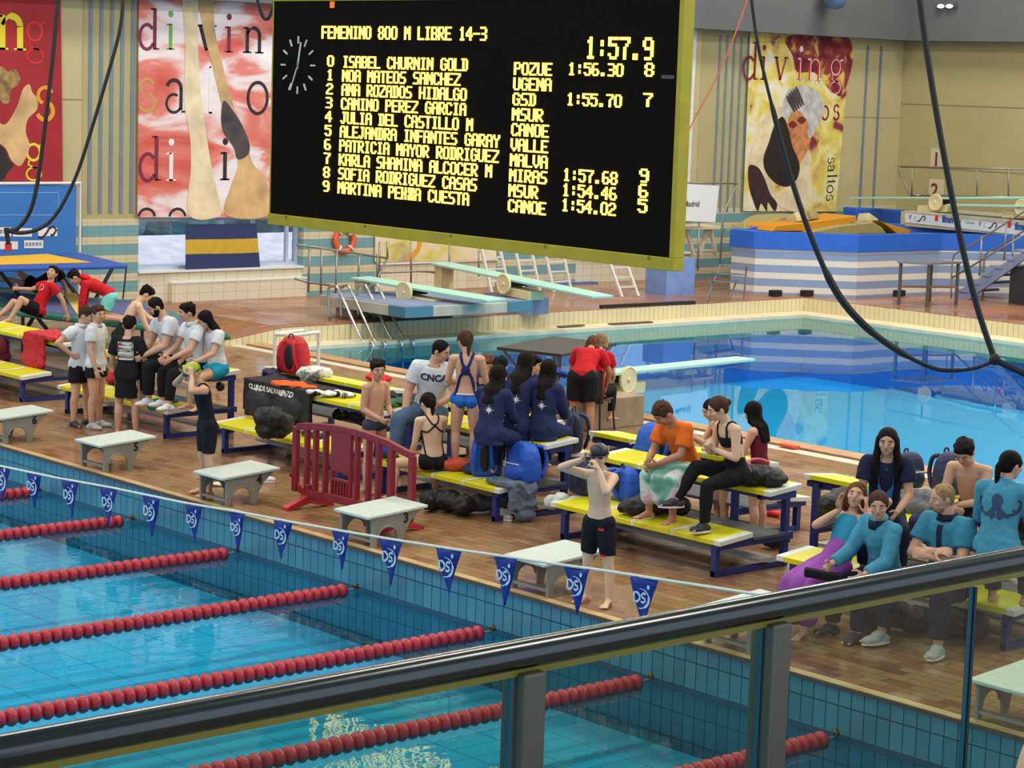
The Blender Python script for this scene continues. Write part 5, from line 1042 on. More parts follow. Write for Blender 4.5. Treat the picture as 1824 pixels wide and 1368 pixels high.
def body_mb(K, curl=28):
    H, b = K['H'], K['bulk']; w = MB(); w.loft(torso_rings(K))
    for s, n in ((-1, 'L'), (1, 'R')):
        w.ell(K['P']-K['pf']*.032*H+K['pr']*s*.040*H-K['pu']*.025*H, (.046*H*K['hips'], .042*H, .048*H))
        capsule(w, K['S']-K['T2']*.004*H, K['sh'+n], .034*H*b, .035*H*b)
        chain(w, [K['sh'+n], K['sh'+n]*.55+K['el'+n]*.45, K['el'+n]], [.034*H*b, .030*H*b, .0245*H*b]); e, wr = K['el'+n], K['wr'+n]
        chain(w, [e, e*.7+wr*.3, wr], [.0245*H*b, .0255*H*b, .0165*H*b]); hand(w, K, n, K.get('curl'+n, curl))
        h, k, a = K['hip'+n], K['knee'+n], K['ank'+n]
        chain(w, [h, h*.5+k*.5, k], [.057*H*b*K['hips'], .050*H*b, .0355*H*b]); back = nrm(np.cross(K['r'], k-a)); 
        cal = k*.68+a*.32+back*(.010*H if np.dot(back, K['f']) < 0 else -.010*H); chain(w, [k, cal, a], [.0345*H*b, .0365*H*b, .0215*H])
        fd = K['fd'+n]; fd = nrm(fd); dn = np.array([0, 0, -1.0]); dn = nrm(dn-fd*np.dot(dn, fd)); sx = np.cross(fd, dn)
        heel = a+dn*.020*H-fd*.022*H; ball = a+dn*.027*H+fd*.072*H; capsule(w, a+dn*.005*H, heel, .022*H, .021*H); capsule(w, a+fd*.012*H+dn*.008*H, ball, .022*H, .016*H)
        Rm = np.stack([sx, fd, -dn], 1); w.ell(ball, (.027*H, .03*H, .0145*H), Rm, 12, 8)
        for j in range(5): capsule(w, ball+sx*(j-2)*.0105*H+fd*.02*H, ball+sx*(j-2)*.0115*H+fd*(.038-.003*abs(j-1))*H+dn*.004*H, .0068*H, .006*H, 8)
    capsule(w, K['nb']-K['T2']*.01*H, K['nt']+K['hu']*.01*H, .0345*H*b, .031*H*b)
    hc, hf, hr, hu, hh = [K[k] for k in ('hc', 'hf', 'hr', 'hu', 'hh')]; Rm = np.stack([hr, hf, hu], 1); A = lambda x, y, z: hc+hr*x*hh+hf*y*hh+hu*z*hh
    w.ell(A(0, -.02, .06), (.355*hh, .43*hh, .44*hh), Rm, 18, 12); w.ell(A(0, .10, -.20), (.265*hh, .30*hh, .29*hh), Rm, 16, 10); w.ell(A(0, .25, -.40), (.11*hh, .10*hh, .09*hh), Rm)
    capsule(w, A(0, .39, .06), A(0, .455, -.09), .04*hh, .06*hh, 8)
    for s in (-1, 1):
        w.ell(A(s*.355, -.04, -.02), (.035*hh, .075*hh, .12*hh), Rm); w.ell(A(s*.18, .28, -.10), (.11*hh, .10*hh, .10*hh), Rm)
    return w
def add_face(K, t, hairk, eyes=True):
    hc, hf, hr, hu, hh = [K[k] for k in ('hc', 'hf', 'hr', 'hu', 'hh')]; Rm = np.stack([hr, hf, hu], 1); A = lambda x, y, z: hc+hr*x*hh+hf*y*hh+hu*z*hh
    for s in (-1, 1):
        if eyes:
            w = MB(); w.ell(A(s*.155, .365, .035), (.046*hh, .024*hh, .022*hh), Rm, 10, 7); e = w.build('eye', M_eyew, t, smooth=True); w = MB(); w.ell(A(s*.155, .390, .033), (.026*hh, .014*hh, .024*hh), Rm, 10, 6); w.build('iris', M_iris, e, smooth=True)
        w = MB(); w.tube([A(s*.07, .40, .105), A(s*.155, .395, .13), A(s*.24, .335, .105)], .017*hh, 6); w.build('eyebrow', hair_mat(hairk), t, smooth=True)
    w = MB(); w.ell(A(0, .395, -.225), (.095*hh, .028*hh, .028*hh), Rm, 12, 7); w.build('mouth', M_lip, t, smooth=True)
def hair_mb(K, style):
    hc, hf, hr, hu, hh = [K[k] for k in ('hc', 'hf', 'hr', 'hu', 'hh')]; Rm = np.stack([hr, hf, hu], 1); A = lambda x, y, z: hc+hr*x*hh+hf*y*hh+hu*z*hh; w = MB()
    dn = np.array([0, 0, -1.0])
    if style == 'short':
        w.ell(A(0, -.07, .17), (.395*hh, .44*hh, .385*hh), Rm, 18, 12); w.ell(A(0, -.23, .0), (.31*hh, .25*hh, .33*hh), Rm); w.ell(A(.05, .22, .34), (.25*hh, .18*hh, .13*hh), Rm)
        for s in (-1, 1): w.ell(A(s*.345, .10, .10), (.04*hh, .09*hh, .13*hh), Rm)
        q = np.random.default_rng(int(abs(hc[0]*977)) % 1000)
        for k in range(14):
            a = q.uniform(0, 2*PI); z = q.uniform(.3, .95); p = A(.36*math.cos(a)*math.sqrt(1-z*z*.8), -.07+.40*math.sin(a)*math.sqrt(1-z*z*.8), .17+.36*z); w.ell(p, (.09*hh, .11*hh, .06*hh), Rm, 8, 6)
    elif style in ('cropped',):
        w.ell(A(0, -.06, .14), (.378*hh, .435*hh, .38*hh), Rm, 18, 12); w.ell(A(0, -.21, -.02), (.325*hh, .245*hh, .36*hh), Rm)
        for s in (-1, 1): w.ell(A(s*.335, .07, .08), (.035*hh, .08*hh, .14*hh), Rm)
    else:
        w.ell(A(0, -.07, .15), (.395*hh, .445*hh, .40*hh), Rm, 18, 12); w.ell(A(0, -.20, .0), (.34*hh, .28*hh, .36*hh), Rm)
        for s in (-1, 1): w.ell(A(s*.33, .08, .12), (.06*hh, .16*hh, .18*hh), Rm)
        if style == 'long':
            back = -K['cf']
            for i, a in enumerate(np.linspace(-1, 1, 7)):
                p0 = A(a*.31, -.26+.22*abs(a), .02); p1 = A(a*.34, -.34+.30*abs(a), -.42); p2 = K['S']+K['cr']*a*.38*hh+back*(.062*K['H']*(1-.55*abs(a)))+K['T2']*.02; p3 = K['C']+K['cr']*a*.30*hh+back*(.080*K['H'])*(1-.25*abs(a)); 
                chain(w, [p0, p1, p2, p3], [.13*hh, .15*hh, .14*hh, .085*hh])
        if style == 'front_long':
            for s in (-1, 1):
                for o in (0, .1): chain(w, [A(s*(.33+o*.3), .05-o, .1), A(s*(.36+o*.3), .08-o, -.35), K['S']+K['cr']*s*(.40+o)*hh+K['cf']*.052*K['H'], K['C']+K['cr']*s*.33*hh+K['cf']*.072*K['H']-K['T2']*.03*K['H']], [.10*hh, .12*hh, .12*hh, .05*hh])
            for a in np.linspace(-.8, .8, 5): chain(w, [A(a*.3, -.3, 0), A(a*.33, -.38, -.4), K['S']+K['cr']*a*.4*hh-K['cf']*.05*K['H']], [.14*hh, .15*hh, .12*hh])
        if style == 'ponytail':
            b0 = A(0, -.46, .12); w.ell(b0, (.10*hh, .10*hh, .10*hh), Rm); b1 = b0-hf*.16*hh+dn*.25*hh; b2 = b1+dn*.55*hh+nrm(-K['cf'])*.06*hh; chain(w, [b0, b1, b2, b2+dn*.2*hh], [.09*hh, .125*hh, .10*hh, .04*hh])
        if style == 'bun': w.ell(A(0, -.50, .10), (.17*hh, .15*hh, .16*hh), Rm)
        if style == 'bob':
            for a in np.linspace(-1, 1, 6): chain(w, [A(a*.33, -.25+.22*abs(a), .05), A(a*.35, -.28+.26*abs(a), -.32)], [.13*hh, .12*hh])
    return w
def cap_mb(K):
    hc, hf, hr, hu, hh = [K[k] for k in ('hc', 'hf', 'hr', 'hu', 'hh')]; Rm = np.stack([hr, hf, hu], 1); w = MB(); w.ell(hc+hu*.17*hh-hf*.04*hh, (.382*hh, .452*hh, .375*hh), Rm, 20, 14); w.ell(hc-hf*.20*hh+hu*.02*hh, (.33*hh, .27*hh, .28*hh), Rm); return w
def sleeves(mb, K, t, e, flare=0.0, sides='LR'):
    H, b = K['H'], K['bulk']
    for n in sides:
        sj, el, wr = K['sh'+n], K['el'+n], K['wr'+n]; capsule(mb, K['S']-K['T2']*.012*H, sj, .030*H*b+e, .036*H*b+e)
        if t <= 1: p = sj+(el-sj)*t; d = nrm(el-sj); mb.tube([sj-d*.01, sj+(p-sj)*.5, p], [.036*H*b+e, .036*H*b+e+flare*.5, .031*H*b+e+flare], 14)
        else:
            capsule(mb, sj, el, .035*H*b+e, .027*H*b+e+.004); p = el+(wr-el)*(t-1); d = nrm(wr-el); mb.tube([el, el*.5+p*.5, p], [.027*H*b+e+.004, .028*H*b+e, .021*H*b+e], 14)
def seatpad(w, K, e):
    for n in 'LR': w.ell(K['hip'+n]+K['pu']*.012*K['H'], (.058*K['H']*K['hips']*K['bulk']+e,)*3)
    for s in (-1, 1): w.ell(K['P']-K['pf']*.032*K['H']+K['pr']*s*.040*K['H']-K['pu']*.020*K['H'], (.046*K['H']*K['hips']+e, .042*K['H']+e, .046*K['H']+e))
def legs(mb, K, t, e, flare=0.0, sides='LR'):
    H, b, hp = K['H'], K['bulk'], K['hips']
    for n in sides:
        h, k, a = K['hip'+n], K['knee'+n], K['ank'+n]; mb.ell(h, (.0585*H*b*hp+e,)*3)
        if t <= 1: p = h+(k-h)*t; d = nrm(k-h); mb.tube([h-d*.02, h+(p-h)*.5, p], [.058*H*b*hp+e, .056*H*b+e+flare*.6, .057*H*b*(1-.3*t)+e+flare], 16)
        else:
            chain(mb, [h, h*.5+k*.5, k], [.058*H*b*hp+e, .051*H*b+e, .037*H*b+e+.004]); p = k+(a-k)*(t-1); mb.tube([k, k*.55+p*.45, p], [.037*H*b+e+.004, .039*H*b+e, .027*H*b+e+flare], 14)
VOX = .0085
def tee(K, t, m, slv=.55, hem=.06, e=.016, loose=.010, name='t_shirt', flare=.012, hi=7):
    w = MB(); w.loft(torso_rings(K, e, 1 if hem is not None else 2, hi, loose, hem)); sleeves(w, K, slv, e, flare); seatpad(w, K, e+.004) if hem is not None and hem > .03 else None; return blob(w, name, m, t, VOX*1.25, 3, fold=(.007, 7.5))
def shorts(K, t, m, tt=.7, e=.012, flare=.014, name='shorts', lo=0, hi=3):
    w = MB(); w.loft(torso_rings(K, e, lo, hi)); legs(w, K, tt, e, flare); 
    for s in (-1, 1): w.ell(K['P']-K['pf']*.030*K['H']+K['pr']*s*.040*K['H']-K['pu']*.025*K['H'], [(.048*K['H']*K['hips']+e), .044*K['H']+e, .048*K['H']+e])
    return blob(w, name, m, t, VOX*1.25, 3, fold=(.007, 7.5))
def trunks(K, t, m, e=.006, name='swim_briefs', hi=2, tt=.13): return shorts(K, t, m, tt, e, .002, name, 0, hi)
def jacket(K, t, m, e=.020, hem=.09, slv=1.9, name='jacket', collar=True):
    w = MB(); w.loft(torso_rings(K, e, 1, 8, .008, hem)); sleeves(w, K, slv, e*.8); seatpad(w, K, e) if hem > .03 else None
    if collar: H = K['H']; d = nrm(K['nt']-K['nb']); w.tube([K['nb']-d*.03*H, K['nb']+d*.028*H], [.058*H*K['bulk'], .046*H*K['bulk']], 16)
    return blob(w, name, m, t, VOX*1.25, 3, fold=(.007, 7.5))
def shoes(K, t, m, sole=None, name='shoe', sides='LR'):
    H = K['H']
    for n in sides:
        a, fd = K['ank'+n], nrm(K['fd'+n]); dn = np.array([0, 0, -1.0]); dn = nrm(dn-fd*np.dot(dn, fd)); sx = np.cross(fd, dn); Rm = np.stack([sx, fd, -dn], 1); w = MB()
        w.ell(a+dn*.026*H-fd*.016*H, (.030*H, .036*H, .026*H), Rm); w.ell(a+dn*.026*H+fd*.055*H, (.034*H, .060*H, .022*H), Rm); w.ell(a+dn*.008*H+fd*.012*H, (.029*H, .045*H, .025*H), Rm); o = blob(w, name, m, t, .007, 3)
        if sole is not None:
            w = MB(); w.loft([ellring(a+dn*(.040+z)*H+fd*.028*H, sx, fd, .036*H, .085*H, 18) for z in (-.004, .006)]); w.build('sole', sole, o)
def bvh(o): return BVHTree.FromPolygons([v.co[:] for v in o.data.vertices], [p.vertices[:] for p in o.data.polygons])
def decal(o, mb, c, n, m, name='print', off=.004, parent=None):
    """lay a flat mesh onto the surface of o, looking along -n"""
    T = bvh(o); n = nrm(n); w = MB(); vs = []
    for v in mb.v:
        p = np.array(v); hit = T.ray_cast(Vector(p+n*.25), Vector(-n), .6); q = np.array(hit[0])+n*off if hit[0] is not None else p; vs.append(q)
    w.v = [tuple(v) for v in vs]; w.f = mb.f; w.mi = mb.mi; return w.build(name, m, parent if parent is not None else o)
def grid_patch(O, X, Y, w, h, nx=8, ny=8):
    mb = MB(); O = np.array(O); vs = [O+np.array(X)*w*(i/nx-.5)+np.array(Y)*h*(j/ny-.5) for j in range(ny+1) for i in range(nx+1)]
    return mb.add(vs, [(j*(nx+1)+i, j*(nx+1)+i+1, (j+1)*(nx+1)+i+1, (j+1)*(nx+1)+i) for j in range(ny) for i in range(nx)])
def straps(K, body, t, lines, r, m, name='suit_strap'):
    T = bvh(body)
    for pts in lines:
        out = []
        for p in sm(pts, 6):
            hit = T.find_nearest(Vector(p)); out.append(np.array(hit[0])+np.array(hit[1])*r*.35)
        w = MB(); w.tube(out, r, 7); w.build(name, m, t, smooth=True)
def suit(K, t, m, e=.006, hi=4, name='swimsuit', tt=.12):
    w = MB(); w.loft(torso_rings(K, e, 0, hi)); legs(w, K, tt, e)
    for s in (-1, 1): w.ell(K['P']-K['pf']*.032*K['H']+K['pr']*s*.040*K['H']-K['pu']*.025*K['H'], (.046*K['H']*K['hips']+e, .042*K['H']+e, .048*K['H']+e))
    return blob(w, name, m, t, VOX*1.2, 3)
def back_pt(K, x, z, y=-1.0): return K['C']*(1-z)+K['S']*z+K['cr']*x*K['H']+K['cf']*y*.075*K['H']
def person(label, at, face, H, pose, skin='fair', hair='short', hairk='dark', seat=None, ground=0.0, group=None, eyes=True, curl=28, **kw):
    K = rig(at, face, H, pose, ground, seat, **kw)
    for n in 'LR':
        if 'curl'+n in pose: K['curl'+n] = pose['curl'+n]
        if 'palm'+n in pose: K['palm'+n] = nrm(K['r']*(-1 if n == 'L' else 1)*pose['palm'+n][0]+K['f']*pose['palm'+n][1]+K['u']*pose['palm'+n][2])
    base = (K['P'][0], K['P'][1], min(K['ankL'][2], K['ankR'][2])-.042*H)
    t = thing('person', label, 'person', base, group); body = blob(body_mb(K, curl), 'body', SK[skin], t, VOX*.8, 2, None)
    if hair == 'cap': pass
    elif hair: blob(hair_mb(K, hair), 'hair', hair_mat(hairk), t, .010, 2)
    add_face(K, t, hairk, eyes); return t, K, body
C_white = cloth('cloth_white', (214, 216, 220)); C_black = cloth('cloth_black', (22, 22, 26)); C_red = cloth('cloth_red', (196, 28, 36)); C_navy = cloth('cloth_navy', (36, 44, 82)); C_jean = cloth('cloth_denim', (74, 98, 124))
C_teal = cloth('cloth_turquoise', (70, 142, 166)); C_tealp = cloth('cloth_turquoise_polo', (56, 128, 152)); C_dnavy = cloth('cloth_dark_navy', (28, 34, 58)); C_blue = cloth('cloth_blue', (30, 90, 190)); C_orange = cloth('cloth_orange', (224, 108, 34)); C_aqua = cloth('cloth_aqua', (120, 206, 196))
C_mar = cloth('cloth_maroon', (104, 30, 44)); C_purple = cloth('cloth_purple', (146, 76, 160)); C_wshoe = mat('shoe_white', (220, 220, 220), .5); C_dshoe = mat('shoe_dark', (46, 44, 46), .5); M_gog = mat('goggle_dark', (20, 22, 26), .2)
SIT8 = (.12, .96, -.06); SHIN = (.02, -.12, -1)
# ---- boys and coaches on the left
t, K, b = person('boy in white polo with one hand on his hip, leftmost standing boy', G(143, 758), 330, 1.47, dict(armR='hip', armL='down', head=(-25, 18, 0), legs=((.10, .05, -1), (.04, -.04, -1)), curlR=60), hairk='brown')
sh = tee(K, t, C_white, name='polo_shirt'); shorts(K, t, C_black, .62); w = MB(); w.tube([K['nb']-K['T2']*.01, K['nb']+K['T2']*.035], [.085, .07], 14); w.build('collar', C_white, sh, smooth=True); shoes(K, t, C_dshoe, name='flip_flop')
t, K, b = person('boy in white polo standing with arms hanging, right of the boy with hand on hip', G(170, 762), 345, 1.50, dict(arms='down', armR=((.22, .12, -1), (.06, .35, -1)), head=(30, 5, 0), legs=((.06, .06, -1), (.04, -.05, -1))), hairk='brown')
sh = tee(K, t, C_white, name='polo_shirt'); shorts(K, t, C_black, .40); w = MB(); w.tube([K['nb']-K['T2']*.01, K['nb']+K['T2']*.035], [.085, .07], 14); w.build('collar', C_white, sh, smooth=True); shoes(K, t, mat('slipper_grey', (170, 172, 170), .6), name='slipper')
t, K, b = person('boy in black T-shirt seen from behind with a print on his back', G(226, 777), 78, 1.43, dict(armL=((.28, .1, -1), (.0, .55, -.8)), armR=((.3, .1, -1), (.0, .65, -.7)), head=(-8, 22, 0), legs=((.10, .02, -1), (.02, -.02, -1))))
sh = tee(K, t, C_black, hem=.20, slv=.75, loose=.014); decal(sh, grid_patch(back_pt(K, 0, -.1), K['cr'], K['T2'], .21, .22), K['C'], -K['cf'], blot_mat('shirt_print', [(.3, (196, 200, 196)), (.45, (150, 160, 150)), (.55, (120, 50, 54)), (.7, (60, 60, 62)), (.8, (180, 190, 180))], 9, (1, 1, 2)))
for k in range(3): decal(sh, grid_patch(back_pt(K, 0, .32-k*.62), K['cr'], K['T2'], .17, .018, 8, 1), K['C'], -K['cf'], M_wht, 'print_band', .006)
t, K, b = person('shirtless boy bending toward the bearded man, behind the boy in black', G(216, 702, 0), 20, 1.56, dict(lean=30, armR=((.1, .35, -1), (-.1, .55, -.85)), armL=((.1, .7, -.7), (-.1, .8, -.4)), head=(0, 25, 0), legs=((.08, .10, -1), (.03, -.08, -1))), skin='pale', hairk='black')
shorts(K, t, C_black, .6)
t, K, b = person('bearded man in white polo sitting on the bench, black trousers', G(312, 640, .94), 212, 1.72, dict(lean=12, curl=10, head=(14, 22, 0), armL=((.12, .35, -.92), (-.45, .75, -.45)), armR=((.18, .30, -.92), (-.55, .65, -.45)), legL=(SIT8, (.0, -.02, -1)), legR=((.35, .92, -.06), (.05, -.1, -1))), seat=.80, bulk=1.12, hairk='dark', hair='cropped')
sh = tee(K, t, C_white, name='polo_shirt', hem=None); shorts(K, t, C_black, 1.86, .010, .006, 'trousers'); shoes(K, t, C_wshoe)
w = MB(); hc, hf, hr, hu, hh = [K[k] for k in ('hc', 'hf', 'hr', 'hu', 'hh')]; Rm = np.stack([hr, hf, hu], 1); w.ell(hc+hf*.16*hh-hu*.34*hh, (.25*hh, .25*hh, .20*hh), Rm)
for s in (-1, 1): w.ell(hc+hf*.08*hh-hu*.18*hh+hr*s*.26*hh, (.06*hh, .18*hh, .2*hh), Rm)
w.ell(hc+hf*.40*hh-hu*.175*hh, (.13*hh, .04*hh, .03*hh), Rm); blob(w, 'beard', hair_mat('dark'), t, .009, 2)
t, K, b = person('dark-haired person in white polo seated right of the bearded man', G(350, 650, .92), 214, 1.56, dict(lean=8, head=(15, 8, 0), arms=((.12, .45, -.85), (-.35, .8, -.45)), legL=((.05, .95, -.18), (.0, .1, -1)), legR=((.2, .95, -.16), (.0, .02, -1))), seat=.80, hair='short', hairk='dark')
sh = tee(K, t, C_white, name='polo_shirt', hem=None); shorts(K, t, C_black, 1.85, .010, .006, 'trousers'); shoes(K, t, C_wshoe); w = MB(); w.tube([K['nb']-K['T2']*.01, K['nb']+K['T2']*.04], [.09, .075], 14); w.build('collar', C_white, sh, smooth=True)
t, K, b = person('girl with long dark hair in white T-shirt, rightmost on the left bench', G(387, 655, .90), 222, 1.44, dict(lean=12, head=(15, 25, 0), arms=((.15, .45, -.85), (-.2, .9, -.4)), legs=((.08, .95, -.25), (.0, -.05, -1))), seat=.80, hair='long', hairk='black', hips=1.05)
tee(K, t, C_white, hem=.03); shorts(K, t, cloth('cloth_swim_turquoise', (30, 150, 180)), .5)
# ---- boys on the green trampoline
t, K, b = person('boy in red T-shirt leaning back on the green trampoline', G(66, 558, .72), 212, 1.44, dict(lean=-30, head=(-40, -12, 0), armL=((.4, -.5, -.8), (.1, -.3, -1)), armR=((.5, .6, -.3), (-.2, .9, .1)), legL=((.1, .8, .55), (.0, .5, -.85)), legR=((.35, .85, .35), (0, .75, -.7))), seat=TZ, hairk='dark')
sh = tee(K, t, C_red, hem=.05); shorts(K, t, C_black, .7); decal(sh, poly2(arc(0, 0, .085, .055, 0, 345, 16), K['C']+K['cf']*.1+K['T2']*.02, K['cr'], K['T2']), K['C'], K['cf'], M_wht); decal(sh, quadpath([(-.045, -.02), (-.03, .025), (0, -.01), (.03, .025), (.045, -.02)], .016, K['C']+K['cf']*.1+K['T2']*.02, K['cr'], K['T2']), K['C'], K['cf'], M_pred, 'print_mark', .008)
t, K, b = person('boy lying on the green trampoline with a leg raised, behind the boy in red', G(66, 512, .75), 188, 1.45, dict(lean=-62, head=(0, -20, 0), arms='brace', legL=((.1, .9, .25), (0, .98, .1)), legR=((.1, .75, .55), (0, .7, .75))), seat=TZ, hairk='dark')
tee(K, t, C_black); shorts(K, t, C_black, .6); shoes(K, t, C_dshoe, sides='L')
t, K, b = person('boy in red hoodie and aqua shorts crawling on the green trampoline', G(222, 541, .95), 184, 1.40, dict(lean=62, curl=14, head=(0, 12, 0), arms=((.1, .15, -1), (.0, .1, -1)), legs=((.12, .35, -.95), (.05, -.98, -.05), (0, -1, -.25))), ground=TZ, hairk='dark')
jacket(K, t, C_red, .016, .02, 1.9, 'hoodie'); shorts(K, t, C_aqua, .6)
w = MB(); w.ell(K['S']-K['cf']*.06*K['H']+K['T2']*.02, (.12, .10, .045), np.stack([K['cr'], K['T2'], K['cf']], 1)); blob(w, 'hood', C_red, t, .011, 3)
# ---- poolside left
t, K, b = person('girl in black swimsuit and lime green cap beside starting block 4', G(368, 882), 205, 1.40, dict(lean=9, curl=6, head=(0, 18, 0), armL=('to', 'hc', (.8, .3, -.6), (.13, .05, .0)), armR=('to', 'hc', (.8, .3, -.6), (.13, .05, .0)), handL=(-.3, .1, 1), handR=(-.3, .1, 1), legs=((.04, .04, -1), (.02, -.05, -1)), curlL=60, curlR=60), hair='cap', hips=1.06)
w = MB(); w.loft(torso_rings(K, .006, 0, 6)); legs(w, K, .80, .007); seatpad(w, K, .007); blob(w, 'racing_suit', cloth('suit_black', (18, 22, 32)), t, VOX*1.2, 3)
blob(cap_mb(K), 'swim_cap', mat('cap_lime', (154, 176, 40), .35, noise=.25, nscale=9), t, .009, 3)
straps(K, b, t, [[K['S']+K['cr']*s*.05*K['H']+K['cf']*.05*K['H'], K['S']+K['cr']*s*.045*K['H']+K['T2']*.03*K['H'], K['S']+K['cr']*s*.03*K['H']-K['cf']*.06*K['H'], K['C']-K['cf']*.09*K['H']] for s in (-1, 1)], .012, MATS['suit_black'])
def goggles(K, t, up=0.05, m=M_gog):
    hc, hf, hr, hu, hh = [K[k] for k in ('hc', 'hf', 'hr', 'hu', 'hh')]; Rm = np.stack([hr, hf, hu], 1); g = None
    for s in (-1, 1): w = MB(); w.ell(hc+hr*s*.15*hh+hf*.41*hh+hu*up*hh, (.11*hh, .05*hh, .065*hh), Rm, 12, 8); o = w.build('goggle_lens', m, t, smooth=True)
    w = MB(); w.tube([hc+hr*.40*hh*math.cos(a)+hf*.465*hh*math.sin(a)+hu*(up+.03)*hh for a in np.linspace(0, 2*PI, 22)], .014*hh*2, 6); w.build('goggle_strap', m, t)
goggles(K, t)
# ---- centre
t, K, b = person('shirtless boy in swim briefs behind the red barrier', G(664, 876), 318, 1.40, dict(armR=((.12, -.05, -1), (-.25, .85, -.35)), armL=((.1, .15, -1), (-.5, .75, -.2)), head=(25, 8, 0), legs=((.06, .02, -1), (.03, -.03, -1)), curlR=60), skin='fair', hairk='dark')
trunks(K, t, cloth('brief_grey', (58, 64, 80)), hi=2)
t, K, b = person('man in white T-shirt with navy letters seated beside the girl in blue, ripped jeans', G(766, 727, .95), 262, 1.66, dict(lean=12, twist=-10, side=-6, head=(-62, 18, 0), armR=((.35, .05, -1), (.1, .35, -1)), armL=((.3, .35, -.9), (-.5, .7, -.3)), legR=((.45, .9, -.12), (.05, .15, -1)), legL=((.1, .9, -.2), (.0, -.1, -1))), seat=.80, bulk=1.14, hair='cropped', hairk='black')
sh = tee(K, t, C_white, hem=.02, slv=.62); shorts(K, t, C_jean, 1.85, .012, .006, 'jeans'); shoes(K, t, C_dshoe)
O = K['C']+K['cf']*.1*K['H']+K['cr']*.135+K['T2']*.02
decal(sh, text_mb('CNCA', .10, (O, -K['cr'], K['T2']), bold=.004), K['C'], K['cf'], mat('print_navy', (30, 36, 66), .7), 'lettering', .006)
for n in 'LR':
    for f in (.36, .50): p = K['sh'+n]*(1-f)+K['el'+n]*f; d = nrm(K['el'+n]-K['sh'+n]); w = MB(); w.tube([p-d*.012, p+d*.012], [.0665*(1-.1*f), .0655*(1-.1*f)], 16); w.build('sleeve_band', MATS['print_navy'], sh, smooth=True)
w = MB(); q = [K['nb']+K['cr']*a*.06+K['cf']*(.055-.00*abs(a))-K['T2']*(.055*(1-abs(a))) for a in np.linspace(-1, 1, 7)]; w.tube(sm(q, 4), .009, 6); w.build('neck_band', MATS['print_navy'], sh)
t, K, b = person('girl in blue two-tone swimsuit standing with her back to us', G(826, 838, .37), 84, 1.42, dict(head=(-28, 22, 0), armL=((.25, .1, -1), (-.2, .8, -.1)), armR=((.25, .15, -1), (-.2, .85, -.1)), legs=((.07, .02, -1), (-.02, -.03, -1))), hair='ponytail', hairk='brown', ground=.385, hips=1.05)
trunks(K, t, cloth('suit_royal', (40, 104, 190)), .006, 'swimsuit', 2)
Hh = K['H']; bp = lambda x, z: back_pt(K, x, z)
M_sn = cloth('suit_navy', (36, 42, 96)); straps(K, b, t, [[K['S']+K['cr']*s*.045*Hh+K['cf']*.05*Hh, K['S']+K['cr']*s*.048*Hh+K['T2']*.03*Hh, bp(s*.035, .7), bp(s*.012, .1), bp(s*.02, -.2), bp(s*.055, -.7), K['W']-K['pf']*.06*Hh+K['pr']*s*.075*Hh, K['P']-K['pf']*.05*Hh+K['pr']*s*.085*Hh+K['pu']*.02*Hh] for s in (-1, 1)], .016, M_sn)
w = MB(); w.loft([ellring(K['P']+K['pu']*z*Hh, K['pr'], K['pf'], (.091*1.05-.004*z*20)*Hh+.008, .064*Hh+.008) for z in (.026, .036)]); w.build('waist_band', M_wht, t, smooth=True)
w = MB(); w.ell(bp(0, -.05)+K['cf']*.012, (.05, .02, .05), np.stack([K['cr'], K['cf'], K['T2']], 1)); w.build('racer_back', M_sn, t, smooth=True)
t, K, b = person('girl in black cross-back swimsuit sitting with her back to us', G(770, 822, .47), 118, 1.42, dict(lean=8, head=(0, 25, 0), armL=((.12, .1, -1), (0, .5, -.9)), armR=((.1, .5, -.8), (-.1, .9, -.3)), legL=((.7, .8, -.15), (.1, -.1, -1)), legR=((.3, .95, -.12), (0, -.1, -1))), seat=.38, skin='pale', hair='ponytail', hairk='dark', hips=1.1)
suit(K, t, C_black, .006, 2); Hh = K['H']
straps(K, b, t, [[K['S']+K['cr']*s*.05*Hh+K['T2']*.03*Hh, bp(s*.035, .8), bp(-s*.02, .25), bp(-s*.075, -.15), K['C']-K['cr']*s*.09*Hh] for s in (-1, 1)]+[[K['C']+K['cr']*s*.088*Hh-K['T2']*.01*Hh, K['W']+K['pr']*s*.078*Hh-K['pf']*.02*Hh, K['P']+K['pr']*s*.08*Hh-K['pf']*.05*Hh+K['pu']*.04*Hh] for s in (-1, 1)], .009, C_black)
w = MB(); w.loft([ellring(K['C']+K['cf']*.035*Hh+K['T2']*z*Hh, K['cr'], K['cf'], .072*Hh, .040*Hh) for z in (-.10, -.03, .03)]); blob(w, 'suit_front', C_black, t, .010, 3)
t, K, b = person('brown-haired boy looking down behind the girl in blue', G(872, 738, .50), 250, 1.56, dict(lean=14, head=(-25, 20, 0), arms='lap', legs=((.1, .95, -.2), (0, -.1, -1))), seat=.38, hairk='auburn'); tee(K, t, C_navy); shorts(K, t, C_dnavy, .8)
def star(K, sh, c, n, s, m, lay):
    mb = MB(); pts = []
    for k in range(16): a = PI/2+2*PI*k/16; r_ = s if k % 4 == 0 else (s*.75 if k % 4 == 2 else s*.28); pts.append((r_*math.cos(a), r_*math.sin(a)))
    for k in range(16): mb.add([np.array(c), np.array(c)+lay[0]*pts[k][0]+lay[1]*pts[k][1], np.array(c)+lay[0]*pts[(k+1) % 16][0]+lay[1]*pts[(k+1) % 16][1]], [(0, 1, 2)])
    decal(sh, mb, c, n, m, 'emblem', .006)
